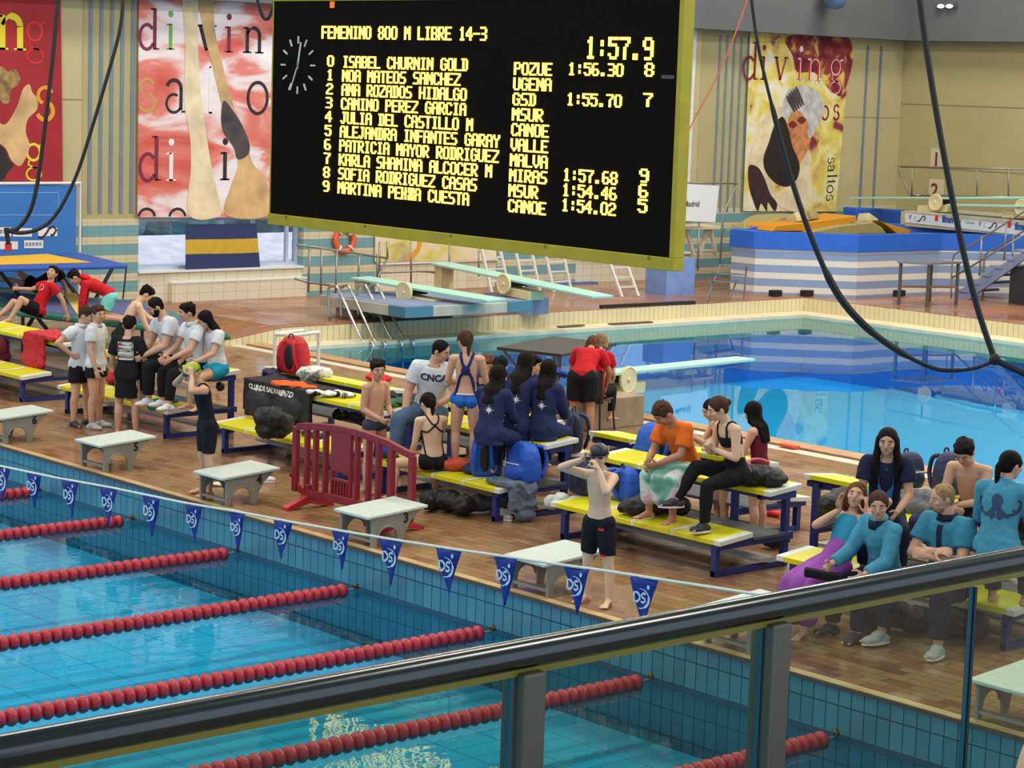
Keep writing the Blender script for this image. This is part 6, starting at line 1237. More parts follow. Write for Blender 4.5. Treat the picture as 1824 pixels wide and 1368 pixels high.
def tracksuit(label, at, face, H, pose, seat=None, ground=0.0, hair='long', hairk='dark', emblem=True, stripes='R', group=None, skin='fair'):
    t, K, b = person(label, at, face, H, pose, seat=seat, ground=ground, hair=hair, hairk=hairk, group=group, skin=skin, bulk=1.06); j = jacket(K, t, C_navy, .022); shorts(K, t, C_navy, 1.9, .018, .008, 'track_trousers')
    if emblem: star(K, j, back_pt(K, .02, -.6), -K['cf'], .055, M_wht, (K['cr'], K['T2']))
    for n in stripes:
        mb = MB(); o_ = nrm(K['cr']*(-1 if n == 'L' else 1)-K['cf']*.95); P_ = [K['sh'+n]+K['T2']*.03, K['sh'+n]*.5+K['el'+n]*.5, K['el'+n], K['el'+n]*.3+K['wr'+n]*.7]; S_ = sm(P_, 4); vs = []
        for p in S_:
            for d in (-.02, .02): vs.append(np.array(p)+nrm(np.cross(K['el'+n]-K['sh'+n], o_))*d+o_*.06)
        mb.add(vs, [(2*i, 2*i+1, 2*i+3, 2*i+2) for i in range(len(S_)-1)]); decal(j, mb, P_[1], o_, M_wht, 'sleeve_stripe', .006)
    return t, K, j
tracksuit('girl in navy tracksuit seated left of the group, half behind the girl in blue', G(872, 772, .90), 60, 1.38, dict(lean=10, head=(10, 8, 0), arms='lap', legs=((.1, .95, -.2), (0, -.1, -1))), seat=.80, stripes='L')
t, K, j = tracksuit('girl in navy tracksuit with white sleeve stripe, at the yellow bench end', G(914, 758, .92), 70, 1.58, dict(lean=12, side=4, head=(15, 15, 0), armL=((.25, .15, -1), (0, .5, -.9)), armR='lap', legL=((.5, .9, -.3), (0, -.1, -1)), legR=((.2, .95, -.2), (0, -.1, -1))), seat=.80, stripes='L')
tracksuit('girl in navy tracksuit with long loose hair, rightmost of the navy group', G(966, 764, .90), 62, 1.42, dict(lean=6, head=(0, 4, 0), arms='lap', legs=((.1, .95, -.2), (0, -.1, -1))), seat=.80, hairk='dark', stripes='')
tracksuit('dark-haired swimmer in navy seated at the back left of the navy group', G(900, 744, .50), 240, 1.54, dict(head=(0, 25, 0), arms='lap', lean=8, legs=((.1, .95, -.1), (0, -.05, -1))), seat=.38, hair='short', hairk='black', emblem=False, stripes='L')
tracksuit('dark-haired swimmer in navy seated at the back right of the navy group', G(936, 744, .50), 300, 1.56, dict(head=(-40, 10, 0), arms='lap', lean=6, legs=((.1, .95, -.1), (0, -.05, -1))), seat=.38, hair='short', hairk='black', emblem=False, stripes='')
t, K, b = person('person in red shirt and black shorts bending over, seen from behind', G(1034, 782), 76, 1.50, dict(lean=56, curl=6, head=(0, 28, 0), armL=((.35, .25, -1), (-.1, .6, -.8)), armR=((.45, .2, -1), (-.25, .5, -.85)), legs=((.06, .06, -1), (.03, -.06, -1))), hair='bob', hairk='auburn', hips=1.12, bulk=1.05, skin='tan')
tee(K, t, C_red, slv=.65, hem=.02); sh = shorts(K, t, C_black, .80, .014, .016); shoes(K, t, mat('sandal_grey', (150, 150, 146), .6), name='sandal')
decal(sh, grid_patch(K['P']-K['pf']*.12*1.6+K['pu']*.055*1.6-K['pr']*.03, K['pr'], K['pu'], .05, .025, 3, 3), K['P'], -K['pf'], M_wht, 'label', .006)
t, K, b = person('seated person in red with light hair, on the dark chair', G(1042, 772)+heading(66)*.22, 66, 1.50, dict(lean=20, head=(-10, 22, 0), arms='lap', legs=((.1, .95, -.05), (0, -.05, -1))), seat=.445, hair='bob', hairk='blond'); sh = tee(K, t, C_red); shorts(K, t, C_black, 1.8, .01, .006, 'trousers')
decal(sh, grid_patch(back_pt(K, 0, .5), K['cr'], K['T2'], .14, .05, 6, 3), K['C'], -K['cf'], M_wht)
# ---- poolside right
t, K, b = person('shirtless boy in black swim shorts and dark cap adjusting his goggles', G(1064, 1076), 236, 1.37, dict(head=(-20, 8, 0), lean=4, armR=('to', 'hc', (1, .1, -.7), (.14, .02, -.03)), armL=('to', 'hc', (.5, .6, -.8), (.03, .15, -.07)), handR=(-.5, .2, .9), handL=(-.55, .1, .8), legL=((.12, .03, -1), (.05, -.02, -1)), legR=((.08, .05, -1), (.04, -.08, -1)), curlL=70, curlR=55), skin='pale', hair='cap')
sh = shorts(K, t, cloth('jammer_black', (20, 22, 28)), .82, .007, .004, 'swim_shorts', hi=2); blob(cap_mb(K), 'swim_cap', mat('cap_black', (24, 30, 36), .35, noise=.4, nscale=9), t, .009, 3); goggles(K, t, .08)
for f in (.12, .80): p = K['hipL']*(1-f)+K['kneeL']*f; decal(sh, grid_patch(p+K['f']*.1, nrm(K['r']), K['u'], .06, .022, 4, 2), p, nrm(K['f']-K['r']*.4), M_pred, 'red_mark', .005)
t, K, b = person('boy in orange T-shirt looking down at his hands, towel over his legs', G(1222, 832, .90), 222, 1.46, dict(lean=22, curl=10, head=(15, 32, 0), armL=((.12, .35, -.9), (-.55, .75, -.35)), armR=((.12, .35, -.9), (-.45, .8, -.45)), legs=((.22, .95, -.22), (0, -.05, -1))), seat=.80, skin='tan', hairk='brown', bulk=1.05)
tee(K, t, C_orange, slv=.7); 
def towel_mat(name, base, cols, sc):
    return blot_mat(name, cols, sc, (1, 1, 1), 2, 0, .3)
w = MB(); 
for n in 'LR': chain(w, [K['hip'+n], K['knee'+n], K['knee'+n]*.45+K['ank'+n]*.55], [.105, .095, .085])
chain(w, [K['hipL']*.5+K['hipR']*.5, K['kneeL']*.5+K['kneeR']*.5, (K['kneeL']+K['kneeR'])*.25+(K['ankL']+K['ankR'])*.25], [.11, .10, .09]); o = blob(w, 'towel', towel_mat('towel_flowers', None, [(.36, (196, 84, 150)), (.43, (220, 150, 190)), (.50, (206, 220, 208)), (.56, (110, 176, 160)), (.66, (60, 110, 70))], 3.2), None, .013, 5); tag(o, 'flowered pink and green towel over the legs of the boy in orange', 'towel')
t, K, b = person('girl in black top and leggings sitting sideways on the bench end', G(1312, 840, .92), 204, 1.52, dict(lean=14, curl=6, head=(12, 14, 0), armL=('to', (.02, .26, .22), (.5, -.2, -.9)), armR=('to', (.02, .30, .20), (.5, -.2, -.9)), curlL=60, curlR=60, handL=(-.3, .4, .9), handR=(-.3, .4, .9), legL=((.05, .96, -.22), (0, .05, -1)), legR=((.1, .92, .14), (0, .55, -.85))), seat=.80, skin='pale', hair='bun', hairk='brown', hips=1.08)
shorts(K, t, C_black, 1.95, .006, .002, 'leggings'); Hh = K['H']; w = MB(); w.loft([ellring(K['C']+K['T2']*z*Hh, K['cr'], K['cf'], .087*Hh+.006, .062*Hh+.006) for z in (-.035, .0, .03)]); blob(w, 'crop_top', C_black, t, .010, 2)
straps(K, b, t, [[K['C']+K['cr']*s*.05*Hh+K['cf']*.06*Hh, K['S']+K['cr']*s*.05*Hh+K['T2']*.03*Hh, back_pt(K, s*.02, .6), back_pt(K, 0, .1)] for s in (-1, 1)], .012, C_black); shoes(K, t, C_dshoe, M_wht)
t, K, b = person('girl in maroon swimsuit standing behind the girl in black leggings, facing left', G(1282, 950), 196, 1.34, dict(lean=10, head=(0, 22, 0), arms=((.1, .45, -.85), (-.3, .75, .45)), legs=((.05, .05, -1), (.02, -.05, -1))), hair='ponytail', hairk='black'); w = MB(); w.loft(torso_rings(K, .006, 0, 6)); legs(w, K, .12, .006); blob(w, 'swimsuit', C_mar, t, .010, 3)
t, K, b = person('girl in maroon swimsuit with dark wet hair, behind the black bag', G(1348, 966), 150, 1.36, dict(lean=6, head=(20, 18, 0), armL=((.2, .3, -.9), (-.2, .9, .1)), armR=((.2, .2, -1), (-.2, .75, -.2)), legs=((.06, .03, -1), (.02, -.05, -1))), skin='fair', hair='long', hairk='black'); w = MB(); w.loft(torso_rings(K, .006, 0, 6)); legs(w, K, .12, .006); blob(w, 'swimsuit', C_mar, t, .010, 3)
# ---- right-hand team
t, K, b = person('girl with long dark hair in navy and blue T-shirt facing us', G(1574, 912, .92), 262, 1.54, dict(lean=12, head=(6, 2, 0), armL=((.18, .25, -1), (-.45, .75, -.55)), armR=((.18, .25, -1), (-.45, .75, -.55)), legs=((.18, .95, -.2), (0, -.05, -1))), seat=.80, hair='front_long', hairk='dark')
sh = tee(K, t, C_dnavy, slv=.6); shorts(K, t, C_dnavy, 1.8, .01, .006, 'trousers'); decal(sh, poly2([(-.05, -.16), (.05, -.16), (.075, .05), (0, .16), (-.075, .05)], K['C']+K['cf']*.1-K['T2']*.05, K['cr'], K['T2']), K['C'], K['cf'], cloth('shirt_blue_panel', (44, 118, 168)), 'blue_panel', .006)
t, K, b = person('shirtless boy with dark fringe looking down, right of the long-haired girl', G(1734, 918, .92), 236, 1.54, dict(lean=18, curl=6, head=(0, 28, 0), armL=((.1, .35, -.9), (-.8, .55, -.15)), armR=((.1, .35, -.9), (-.7, .7, -.2)), legs=((.15, .95, -.2), (0, -.05, -1))), seat=.80, skin='fair', hairk='dark'); shorts(K, t, C_black, .8)
t, K, b = person('person with ponytail in turquoise jacket with an octopus emblem on the back', G(1776, 974, .92), 58, 1.56, dict(lean=10, head=(28, 6, 0), armL=((.2, .35, -.9), (-.2, .85, -.3)), armR=((.2, .35, -.9), (-.2, .85, -.3)), legs=((.15, .95, -.2), (0, -.05, -1))), seat=.80, hair='ponytail', hairk='black', bulk=1.08)
j = jacket(K, t, C_teal, .022); shorts(K, t, C_dnavy, 1.9, .014, .006, 'trousers'); mb = MB(); O = back_pt(K, 0, -.25); X_, Y_ = K['cr'], K['T2']
poly2([(.05*math.cos(a)*(.8 if math.sin(a) < 0 else 1), .065*math.sin(a)+.05) for a in np.linspace(0, 2*PI, 18)[:-1]], O, X_, Y_, mb)
for s in (-1, 1):
    for i, (ex, ey) in enumerate(((.17, .06), (.14, -.02), (.09, -.07), (.035, -.09))): quadpath(sm([(s*.02, .01), (s*ex*.45, -.045-.01*i), (s*ex*.85, -.035+ey*.2), (s*ex, ey), (s*ex*.88, ey+.02)], 4), .02, O, X_, Y_, mb)
decal(j, mb, O, -K['cf'], mat('emblem_dark_blue', (36, 62, 96), .7), 'octopus_emblem', .006)
t, K, b = person('girl lying back with hands on her cheeks, purple towel round her legs', G(1482, 1012, .50), 222, 1.52, dict(lean=-46, curl=22, head=(-32, -4, 0), armL=('to', 'hc', (.9, .4, -.9), (.115, .03, -.15)), armR=('to', 'hc', (.9, .4, -.9), (.115, .03, -.15)), handL=(.0, -.1, 1), handR=(.0, -.1, 1), legL=((.10, .93, -.30), (.02, .35, -.95)), legR=((.12, .93, -.30), (.02, .35, -.95)), curlL=15, curlR=15), seat=.40, hair='long', hairk='auburn', hips=1.08)
w = MB(); w.loft(torso_rings(K, .009, 1, 7)); blob(w, 'top', cloth('top_turquoise', (48, 140, 176)), t, .010, 3)
w = MB(); kc = (K['kneeL']+K['kneeR'])/2; ac = (K['ankL']+K['ankR'])/2
for n in 'LR': chain(w, [K['hip'+n], K['knee'+n], K['knee'+n]*.35+K['ank'+n]*.65], [.12, .10, .095])
chain(w, [K['W'], K['P'], kc, kc*.35+ac*.65], [.125, .14, .12, .10]); o = blob(w, 'towel', C_purple, None, .014, 5); tag(o, 'purple towel wrapped round the legs of the reclining girl', 'towel')
t, K, b = person('girl in turquoise jacket holding a dark case, smiling at us', G(1576, 1030, .48), 214, 1.54, dict(lean=16, side=-4, head=(-42, 4, 0), armL=((.2, .4, -.9), (-.1, .85, -.35)), armR=((.15, .45, -.85), (-.05, .9, -.4)), legL=((.1, .95, -.12), (0, .05, -1)), legR=((.2, .95, -.1), (.05, .1, -1)), curlR=60), seat=.38, hair='ponytail', hairk='brown', bulk=1.05)
jacket(K, t, C_teal, .022); shorts(K, t, C_dnavy, 1.9, .012, .006, 'trousers'); shoes(K, t, C_dshoe); w = MB(); cpos = K['wrR']+K['hdR']*.13; 
o = MB().box((-.14, -.05, -.035), (.14, .05, .035)).build('dark_case', C_black, None, bevel=.012); o.location = tuple(cpos-np.array([0, 0, .03])); o.rotation_euler = (0, .15, math.radians(45)); tag(o, 'black case held by the girl in the turquoise jacket', 'case')
w = MB(); w.tube([K['nb']-K['T2']*.035, K['nb']+K['T2']*.03], [.105, .085], 16); w.build('collar', C_dnavy, t, smooth=True)
t, K, b = person('man in turquoise polo with crossed arms on the front bench', G(1688, 1038, .52), 226, 1.74, dict(lean=6, head=(30, 8, 0), armL=((.18, .40, -.95), (-.95, .35, .10)), armR=((.18, .50, -.90), (-.95, .22, .22)), legL=((.25, .95, .03), (.05, .05, -1)), legR=((.45, .88, .03), (.1, .15, -1))), seat=.38, bulk=1.12, hair='cropped', hairk='blond')
sh = tee(K, t, C_tealp, name='polo_shirt', slv=.62); shorts(K, t, C_dnavy, 1.85, .012, .006, 'trousers'); shoes(K, t, mat('shoe_pale_grey', (170, 174, 176), .5), M_wht); w = MB(); w.tube([K['nb']-K['T2']*.015, K['nb']+K['T2']*.035], [.098, .080], 16); w.build('collar', C_dnavy, sh, smooth=True)
decal(sh, grid_patch(K['C']+K['cf']*.12+K['T2']*.06, K['cr'], K['T2'], .05, .20, 3, 8), K['C'], K['cf'], C_dnavy, 'placket', .006)
hc, hf, hr, hu, hh = [K[k] for k in ('hc', 'hf', 'hr', 'hu', 'hh')]; Rm = np.stack([hr, hf, hu], 1); w = MB(); w.ell(hc+hf*.15*hh-hu*.34*hh, (.255*hh, .25*hh, .18*hh), Rm); blob(w, 'beard', mat('beard_light', (140, 104, 74), .8, noise=.3, nscale=30), t, .009, 2)
# ---- spectator close to the lens
# ================================================================ BAGS, CLOTHES, SHOES
F_blue = mat('bag_royal_blue', (28, 84, 186), .6, noise=.12, nscale=7, bump=.5, bscale=16); F_navy = mat('bag_navy', (26, 34, 72), .6, noise=.15, nscale=7, bump=.5, bscale=16); F_black = mat('bag_black', (18, 18, 20), .6, noise=.2, nscale=7, bump=.6, bscale=12); F_red = mat('bag_red', (190, 26, 44), .6, noise=.12, nscale=7, bump=.5, bscale=14); F_grey = mat('bag_grey', (92, 94, 98), .7, noise=.15, nscale=6, bump=.5, bscale=14)
F_pale = mat('garment_white', (206, 210, 202), .8, noise=.1, nscale=8, bump=.6, bscale=14); F_teal2 = mat('garment_turquoise', (30, 150, 184), .7, noise=.12, nscale=8, bump=.6, bscale=14); F_green = mat('garment_green', (40, 92, 62), .8, noise=.2, nscale=8, bump=.5, bscale=14); F_scar = mat('garment_scarlet', (206, 40, 36), .8, noise=.12, nscale=8, bump=.6, bscale=14)
F_jean = mat('garment_denim', (92, 106, 122), .8, noise=.2, nscale=8, bump=.6, bscale=12)
def rot2(a): c, s = math.cos(math.radians(a)), math.sin(math.radians(a)); return np.array([[c, -s, 0], [s, c, 0], [0, 0, 1]])
def backpack(label, at, m, face, w=.32, h=.44, d=.22, tip=0, front=True, group=None, lean=0):
    """stands on `at`; face = picture heading its strap side looks at"""
    at = np.array(at, float); f = heading(face); r = np.cross(f, (0, 0, 1)); u = np.array([0, 0, 1.0])
    a = math.radians(lean); f2 = f*math.cos(a)+u*math.sin(a); u2 = u*math.cos(a)-f*math.sin(a)
    if tip: u2, f2 = nrm(f2*math.cos(math.radians(tip))*0+r*math.sin(math.radians(tip))+u*math.cos(math.radians(tip))), f
    A = lambda x, y, z: at+r*x*w+f2*y*d+u2*z*h; t = thing('backpack', label, 'backpack', at, group); Rm = np.stack([r, f2, u2], 1)
    b = MB(); rings = []
    for z, sc in ((.0, .86), (.08, 1.0), (.35, 1.04), (.62, .98), (.82, .84), (.95, .58), (1.0, .30)):
        c = A(0, 0, z); rings.append([c+r*w*.5*sc*np.sign(math.cos(q))*abs(math.cos(q))**.6+f2*d*.5*sc*np.sign(math.sin(q))*abs(math.sin(q))**.6 for q in np.linspace(0, 2*PI, 21)[:-1]])
    b.loft(rings); b.ell(A(0, -.5, .28), (w*.38, d*.28, h*.24), Rm); b.ell(A(.12, .02, .7), (w*.36, d*.42, h*.2), Rm); b.ell(A(-.2, -.1, .45), (w*.33, d*.5, h*.2), Rm); blob(b, 'bag_body', m, t, .012, 3)
    for s in (-1, 1):
        q = MB(); q.tube(sm([A(s*.14, .46, .88), A(s*.22, .78, .80), A(s*.27, .86, .45), A(s*.30, .60, .10)], 5), [.012]+[.022]*14+[.010], 8); q.build('shoulder_strap', m, t, smooth=True)
    q = MB(); q.ell(A(0, .50, .45), (w*.17, d*.10, h*.34), Rm); q.build('back_pad', F_black, t, smooth=True)
    q = MB(); q.tube(sm([A(-.09, .3, .96), A(-.05, .3, 1.05), A(.05, .3, 1.05), A(.09, .3, .96)], 4), .009, 6); q.build('grab_handle', F_black, t, smooth=True)
    q = MB(); q.tube([A(x, -.60-.14*math.cos(x*3), .50) for x in np.linspace(-.34, .34, 9)], .006, 5); q.build('zip', M_wht, t); return t
def heap(label, cat, name, pts, r, m, seed=0, vox=.014, group=None, parts=None):
    """soft crumpled thing: overlapping lumps along pts (world points)"""
    q = np.random.default_rng(seed); w = MB(); P = [np.array(p, float) for p in pts]
    for i, p in enumerate(P):
        rr = r[i] if hasattr(r[0], '__len__') else r
        w.ell(p, rr, rot2(q.uniform(0, 180)))
        for k in range(3): w.ell(p+q.uniform(-.5, .5, 3)*np.array(rr), np.array(rr)*q.uniform(.35, .6), rot2(q.uniform(0, 180)))
        if i: capsule(w, P[i-1], p, min(rr)*.8, min(rr)*.8)
    o = blob(w, name, m, None, min(vox, .011), 2, fold=(min(r[0] if not hasattr(r[0], '__len__') else min(map(min, r)), .1)*.22+.005, 8)); return tag(o, label, cat, group)
def shoe_pair(label, at, face, m, sole=M_wht, ln=.25, kinds=2, group=None):
    at = np.array(at, float); f = heading(face); r = np.cross(f, (0, 0, 1)); Rm = np.stack([r, f, np.array([0, 0, 1.0])], 1)
    for k in range(kinds):
        c = at+r*(k*.13)+f*(k*.05); t = thing('shoe', ['left ', 'right '][k]+label if kinds > 1 else label, 'shoe', c, group); w = MB()
        w.ell(c+f*.06+np.array([0, 0, .04]), (.045, .085, .032), Rm); w.ell(c-f*.06+np.array([0, 0, .05]), (.04, .055, .045), Rm); w.ell(c+np.array([0, 0, .055]), (.038, .07, .04), Rm); blob(w, 'upper', m, t, .008, 3)
        w = MB(); w.loft([ellring(c+np.array([0, 0, z]), r, f, .046, .135, 18) for z in (.004, .024)]); w.build('sole', sole, t); w = MB()
        for j in range(3): w.tube([c+f*(.02+.02*j)+r*x+np.array([0, 0, .088-.008*j]) for x in (-.02, .02)], .004, 5)
        w.build('laces', sole, t)
L_, H_ = .39, .81
# left benches
xa, xb = AY(45, 640, 2.45)[0], AY(82, 640, 2.45)[0]; w = MB(); w.box((xa, 2.40, .42), (xb, 2.46, .84)); w.box((xa, 2.40, .81), (xb+.25, 2.92, .86)); w.ell(((xa+xb)/2, 2.42, .48), ((xb-xa)*.55, .07, .14)); w.ell((xb+.12, 2.7, .86), (.2, .16, .05)); o = blob(w, 'red_garment', F_red, None, .011, 4, fold=(.03, 7)); tag(o, 'red garment hanging over the high board of the left bench', 'garment')
heap('dark red jacket hanging behind the leg of the leftmost bench', 'garment', 'dark_red_garment', [G(6, 618, .55), G(8, 634, .42), (*G(8, 640, .3)[:2], .26)], (.12, .08, .13), C_mar, 4)
shoe_pair('dark trainer with white toe on the left bench walkboard', G(60, 650, .345), 20, C_dshoe, kinds=1)
heap('bright red shirt lying on the bench behind the boy in black', 'garment', 'red_shirt', [G(200, 668, .42), G(205, 676, .42)], (.12, .10, .06), F_scar, 5)
heap('turquoise garment crumpled on the low seat below the bearded man', 'garment', 'turquoise_garment', [G(276, 716, .42), G(292, 716, .44), G(306, 712, .42), G(272, 724, .38)], (.09, .08, .045), F_teal2, 6)
heap('navy and green bag hung on the knee of the bearded man', 'bag', 'sport_bag', [G(288, 640, .85)+np.array([.1, -.3, -.08]), G(282, 646, .85)+np.array([.1, -.3, -.12])], (.14, .10, .06), F_navy, 7)
o = MB().lathe(G(394, 688, .62), heading(250), [(0, .01), (.01, .055), (.03, .06), (.05, .045), (.06, .02)], 14).build('swim_goggles_case', mat('black_bowl', (28, 28, 30), .2), None, smooth=True); tag(o, 'round black case hanging at the bench end by the girl in the green cap', 'case')
# black-bag bench
backpack('red backpack with black back pad standing on the rear yellow bench', G(522, 664, H_), F_red, 250, .40, .46, .24)
heap('white and grey striped towel heaped beside the red backpack', 'towel', 'striped_towel', [G(545, 664, .86), G(560, 662, .88), G(575, 664, .85), G(552, 672, .80)], (.13, .11, .07), blot_mat('towel_stripes', [(.4, (214, 214, 204)), (.55, (196, 204, 196)), (.62, (120, 140, 146))], 5, (4, 1, 1)), 8)
heap('navy jacket hanging off the left end of the rear bench under the red backpack', 'garment', 'navy_garment', [G(486, 668, .78), G(482, 676, .70), G(494, 680, .72)], (.14, .10, .09), F_navy, 9)
heap('big black rucksack slumped on the low seat left of the barrier', 'bag', 'black_bag', [G(476, 762, .50), G(474, 744, .62), G(490, 744, .64), G(505, 756, .54), G(494, 768, .46)], [(.16, .13, .13), (.15, .12, .13), (.14, .12, .13), (.15, .12, .13), (.16, .12, .08)], F_black, 10)
w = MB(); w.box((.62, 2.42, .40), (1.92, 2.48, .84)); w.box((.62, 2.42, .815), (1.92, 2.86, .85)); w.box((.56, 2.44, .46), (.66, 2.84, .84)); w.ell((.9, 2.42, .56), (.26, .10, .18)); w.ell((1.5, 2.42, .58), (.3, .09, .18)); t = blob(w, 'black_cover', F_black, None, .012, 3, fold=(.012, 5)); tag(t, 'black bag with white lettering draped over the high board under the orange towel', 'bag')
decal(t, text_mb('CLUB DE SALVAMENTO', .085, ((.72, 2.40, .735), (1, 0, 0), (0, 0, 1)), bold=.003), (1.2, 2.40, .74), (0, -1, 0), M_wht, 'lettering', .006)
o = heap('orange towel spread on top of the big black bag', 'towel', 'orange_towel', [G(505, 684, .86), G(530, 686, .86), G(545, 690, .84)], (.15, .11, .035), mat('towel_orange', (232, 96, 30), .85, noise=.15, nscale=12, bump=.5), 11)
heap('black and white striped towel trailing from the black bag along the bench', 'towel', 'striped_scarf', [G(562, 698, .84), G(580, 700, .83), G(600, 700, .83), G(620, 704, .82)], (.12, .07, .03), blot_mat('scarf_stripes', [(.44, (24, 24, 28)), (.5, (220, 222, 222))], 3, (1, 6, 1)), 12)
heap('pale garment on the low seat below the black bag', 'garment', 'pale_garment', [G(548, 770, .42), G(560, 772, .43), G(572, 776, .41)], (.10, .08, .04), blot_mat('garment_patch', [(.45, (200, 214, 222)), (.55, (40, 46, 56))], 4), 13)
heap('red garment on the deck side of the rear bench, left of the standing boy', 'garment', 'red_towel', [G(662, 672, .06), G(682, 674, .06)], (.13, .09, .05), F_scar, 14)
heap('green garment on the high seat beside the jeans knee', 'garment', 'green_garment', [G(690, 720, .84), G(706, 716, .85), G(718, 714, .84)], (.13, .09, .035), F_green, 15)
heap('black helmet-like bag on the high seat above the green garment', 'bag', 'small_black_bag', [G(696, 706, .88)], (.09, .08, .06), F_black, 16)
heap('dark things stowed under the bench left of the standing boy', 'bag', 'stowed_bag', [G(640, 742, .55), G(612, 738, .55), G(655, 748, .5)], (.15, .12, .07), F_black, 17)
heap('blue bundle on the low seat behind the red barrier', 'bag', 'blue_bundle', [G(672, 800, .46), G(694, 802, .46)], (.12, .10, .08), F_blue, 18)
backpack('black backpack between the man in jeans and the girl in black', G(742, 752, .55), F_black, 300, .30, .34, .2)
# centre: the blue team bags
backpack('upright royal blue backpack with black straps on the front bench', G(866, 846, L_), F_blue, 262, .33, .46, .24)
backpack('lumpy royal blue backpack with a logo, right one on the front bench', G(932, 858, L_), F_blue, 40, .36, .42, .26)
backpack('navy backpack at the bench end under the red official', G(1010, 806, L_), F_navy, 320, .36, .50, .26)
backpack('royal blue backpack behind the knees of the girl in the blue swimsuit', G(792, 768, .45), F_blue, 250, .33, .42, .24)
backpack('royal blue backpack behind the boy in the orange shirt', G(1158, 832, .62), F_blue, 330, .36, .46, .26)
backpack('royal blue backpack lying on the front bench behind the boy with goggles', G(1120, 890, .40), F_blue, 200, .36, .34, .26)
backpack('navy backpack left of the boy adjusting goggles', G(1046, 880, .40), F_navy, 240, .34, .34, .24)
heap('orange and white bag beside the girl in the black swimsuit', 'bag', 'orange_bag', [G(806, 828, .44), G(822, 826, .46)], (.12, .09, .06), mat('bag_orange', (196, 74, 52), .7, noise=.1, bump=.4), 19)
heap('navy cap with white trim beside the orange bag', 'cap', 'cap', [G(838, 836, .43)], (.09, .08, .05), F_navy, 20)
o = MB().lathe(G(845, 838, .385), (0, 0, 1), [(0, .035), (.01, .04), (.05, .02), (.09, .025), (.095, .01)], 12).build('yellow_bottle', mat('neon_yellow', (216, 224, 40), .4), None, smooth=True); tag(o, 'small neon yellow bottle on the front bench left of the backpacks', 'bottle')
o = heap('neon yellow goggles strap in front of the blue backpacks', 'strap', 'yellow_strap', [G(868, 856, .385), G(888, 853, .39)], (.06, .03, .02), MATS['neon_yellow'], 21, .008)
w = MB(); w.box((5.55, 1.98, .385), (5.93, 2.34, .43)); w.box((5.88, 2.02, .14), (5.95, 2.20, .43)); w.box((5.88, 2.16, .03), (5.96, 2.36, .43)); w.ell((5.92, 2.25, .08), (.07, .14, .07)); o = blob(w, 'jeans', F_jean, None, .011, 4, fold=(.03, 7)); tag(o, 'faded jeans hanging from the end of the front bench', 'garment')
heap('black bag stowed under the front bench, near the barrier foot', 'bag', 'stowed_bag', [G(768, 890, .12), G(800, 892, .12), G(826, 900, .12)], (.16, .12, .11), F_black, 23)
heap('grey bag under the front bench behind the sneakers', 'bag', 'stowed_bag', [G(850, 896, .10), G(896, 898, .10)], (.14, .11, .09), F_grey, 24)
shoe_pair('white sneaker under the front bench near the jeans', G(902, 922), 320, mat('sneaker_grey', (188, 186, 180), .6, noise=.1), M_wht)
shoe_pair('black and white shoe lying under the front bench by the leg', G(848, 914), 190, C_dshoe, M_wht, kinds=1)
shoe_pair('white slipper on the deck behind starting block 4', G(468, 860), 10, C_wshoe, M_wht, kinds=1)
heap('white cloth on the deck beneath starting block 4', 'cloth', 'white_cloth', [G(384, 862, .02), G(398, 860, .02)], (.10, .06, .02), F_pale, 25)
heap('pale plastic bag at the left end of the goggles boy bench', 'bag', 'plastic_bag', [G(984, 894, .30), G(998, 890, .36)], (.10, .08, .07), mat('plastic_pale', (190, 194, 188), .4, bump=.4), 26)
heap('big black bag on the low seat under the shoe of the girl in leggings', 'bag', 'black_bag', [G(1130, 902, .46), G(1160, 896, .50), G(1190, 894, .50), G(1210, 902, .46), G(1170, 884, .58)], [(.16, .13, .09), (.18, .14, .11), (.17, .14, .11), (.14, .12, .09), (.16, .11, .09)], F_black, 27)
heap('grey and teal bag between the navy backpack and the boy with goggles', 'bag', 'grey_bag', [G(1102, 800, .55), G(1120, 796, .60), G(1112, 818, .45)], (.13, .10, .09), F_grey, 28)
heap('black sports bag with pink trim on the high bench end', 'bag', 'black_sports_bag', [G(1338, 846, .88), G(1358, 846, .88), G(1376, 852, .86)], (.16, .12, .10), F_black, 29)
w = MB(); w.tube(sm([G(1338, 842, .92), G(1334, 822, 1.0), G(1352, 818, 1.0), G(1370, 824, .98)], 4), .014, 7); o = w.build('pink_strap', mat('strap_pink', (206, 60, 96), .5), None, smooth=True); tag(o, 'pink strap lying over the black sports bag', 'strap')
c = G(1302, 842, .90); o = MB().box((-.16, -.012, -.10), (.16, .012, .10)).build('white_board', mat('board_white_grey', (200, 204, 206), .5), None, bevel=.006); o.location = tuple(c); o.rotation_euler = (.35, -.35, math.radians(28)); tag(o, 'white printed folder leaning on the black sports bag', 'folder')
w = MB(); q = G(1376, 914, .03); w.ell(q, (.10, .07, .04)); o = w.build('red_ball_bag', F_scar, None, smooth=True); tag(o, 'small red pouch on the deck behind the bench legs', 'pouch')
heap('dark rolled bag under the corner leg of the bench', 'bag', 'rolled_bag', [G(1376, 960, .10), G(1392, 956, .10)], (.11, .09, .09), F_black, 30)
w = MB(); q = G(1405, 799, .0); w.add([q+np.array(p) for p in ((-.14, -.05, .05), (.14, -.05, .05), (.14, .05, .05), (-.14, .05, .05), (-.14, -.05, .02), (.14, -.05, .02), (.14, .05, .02), (-.14, .05, .02))], [(0, 1, 2, 3), (7, 6, 5, 4), (0, 4, 5, 1), (1, 5, 6, 2), (2, 6, 7, 3), (3, 7, 4, 0)]); o = w.build('kickboard', mat('kickboard_orange', (220, 74, 44), .6), None); tag(o, 'flat orange float lying by the far pool gutter', 'float')
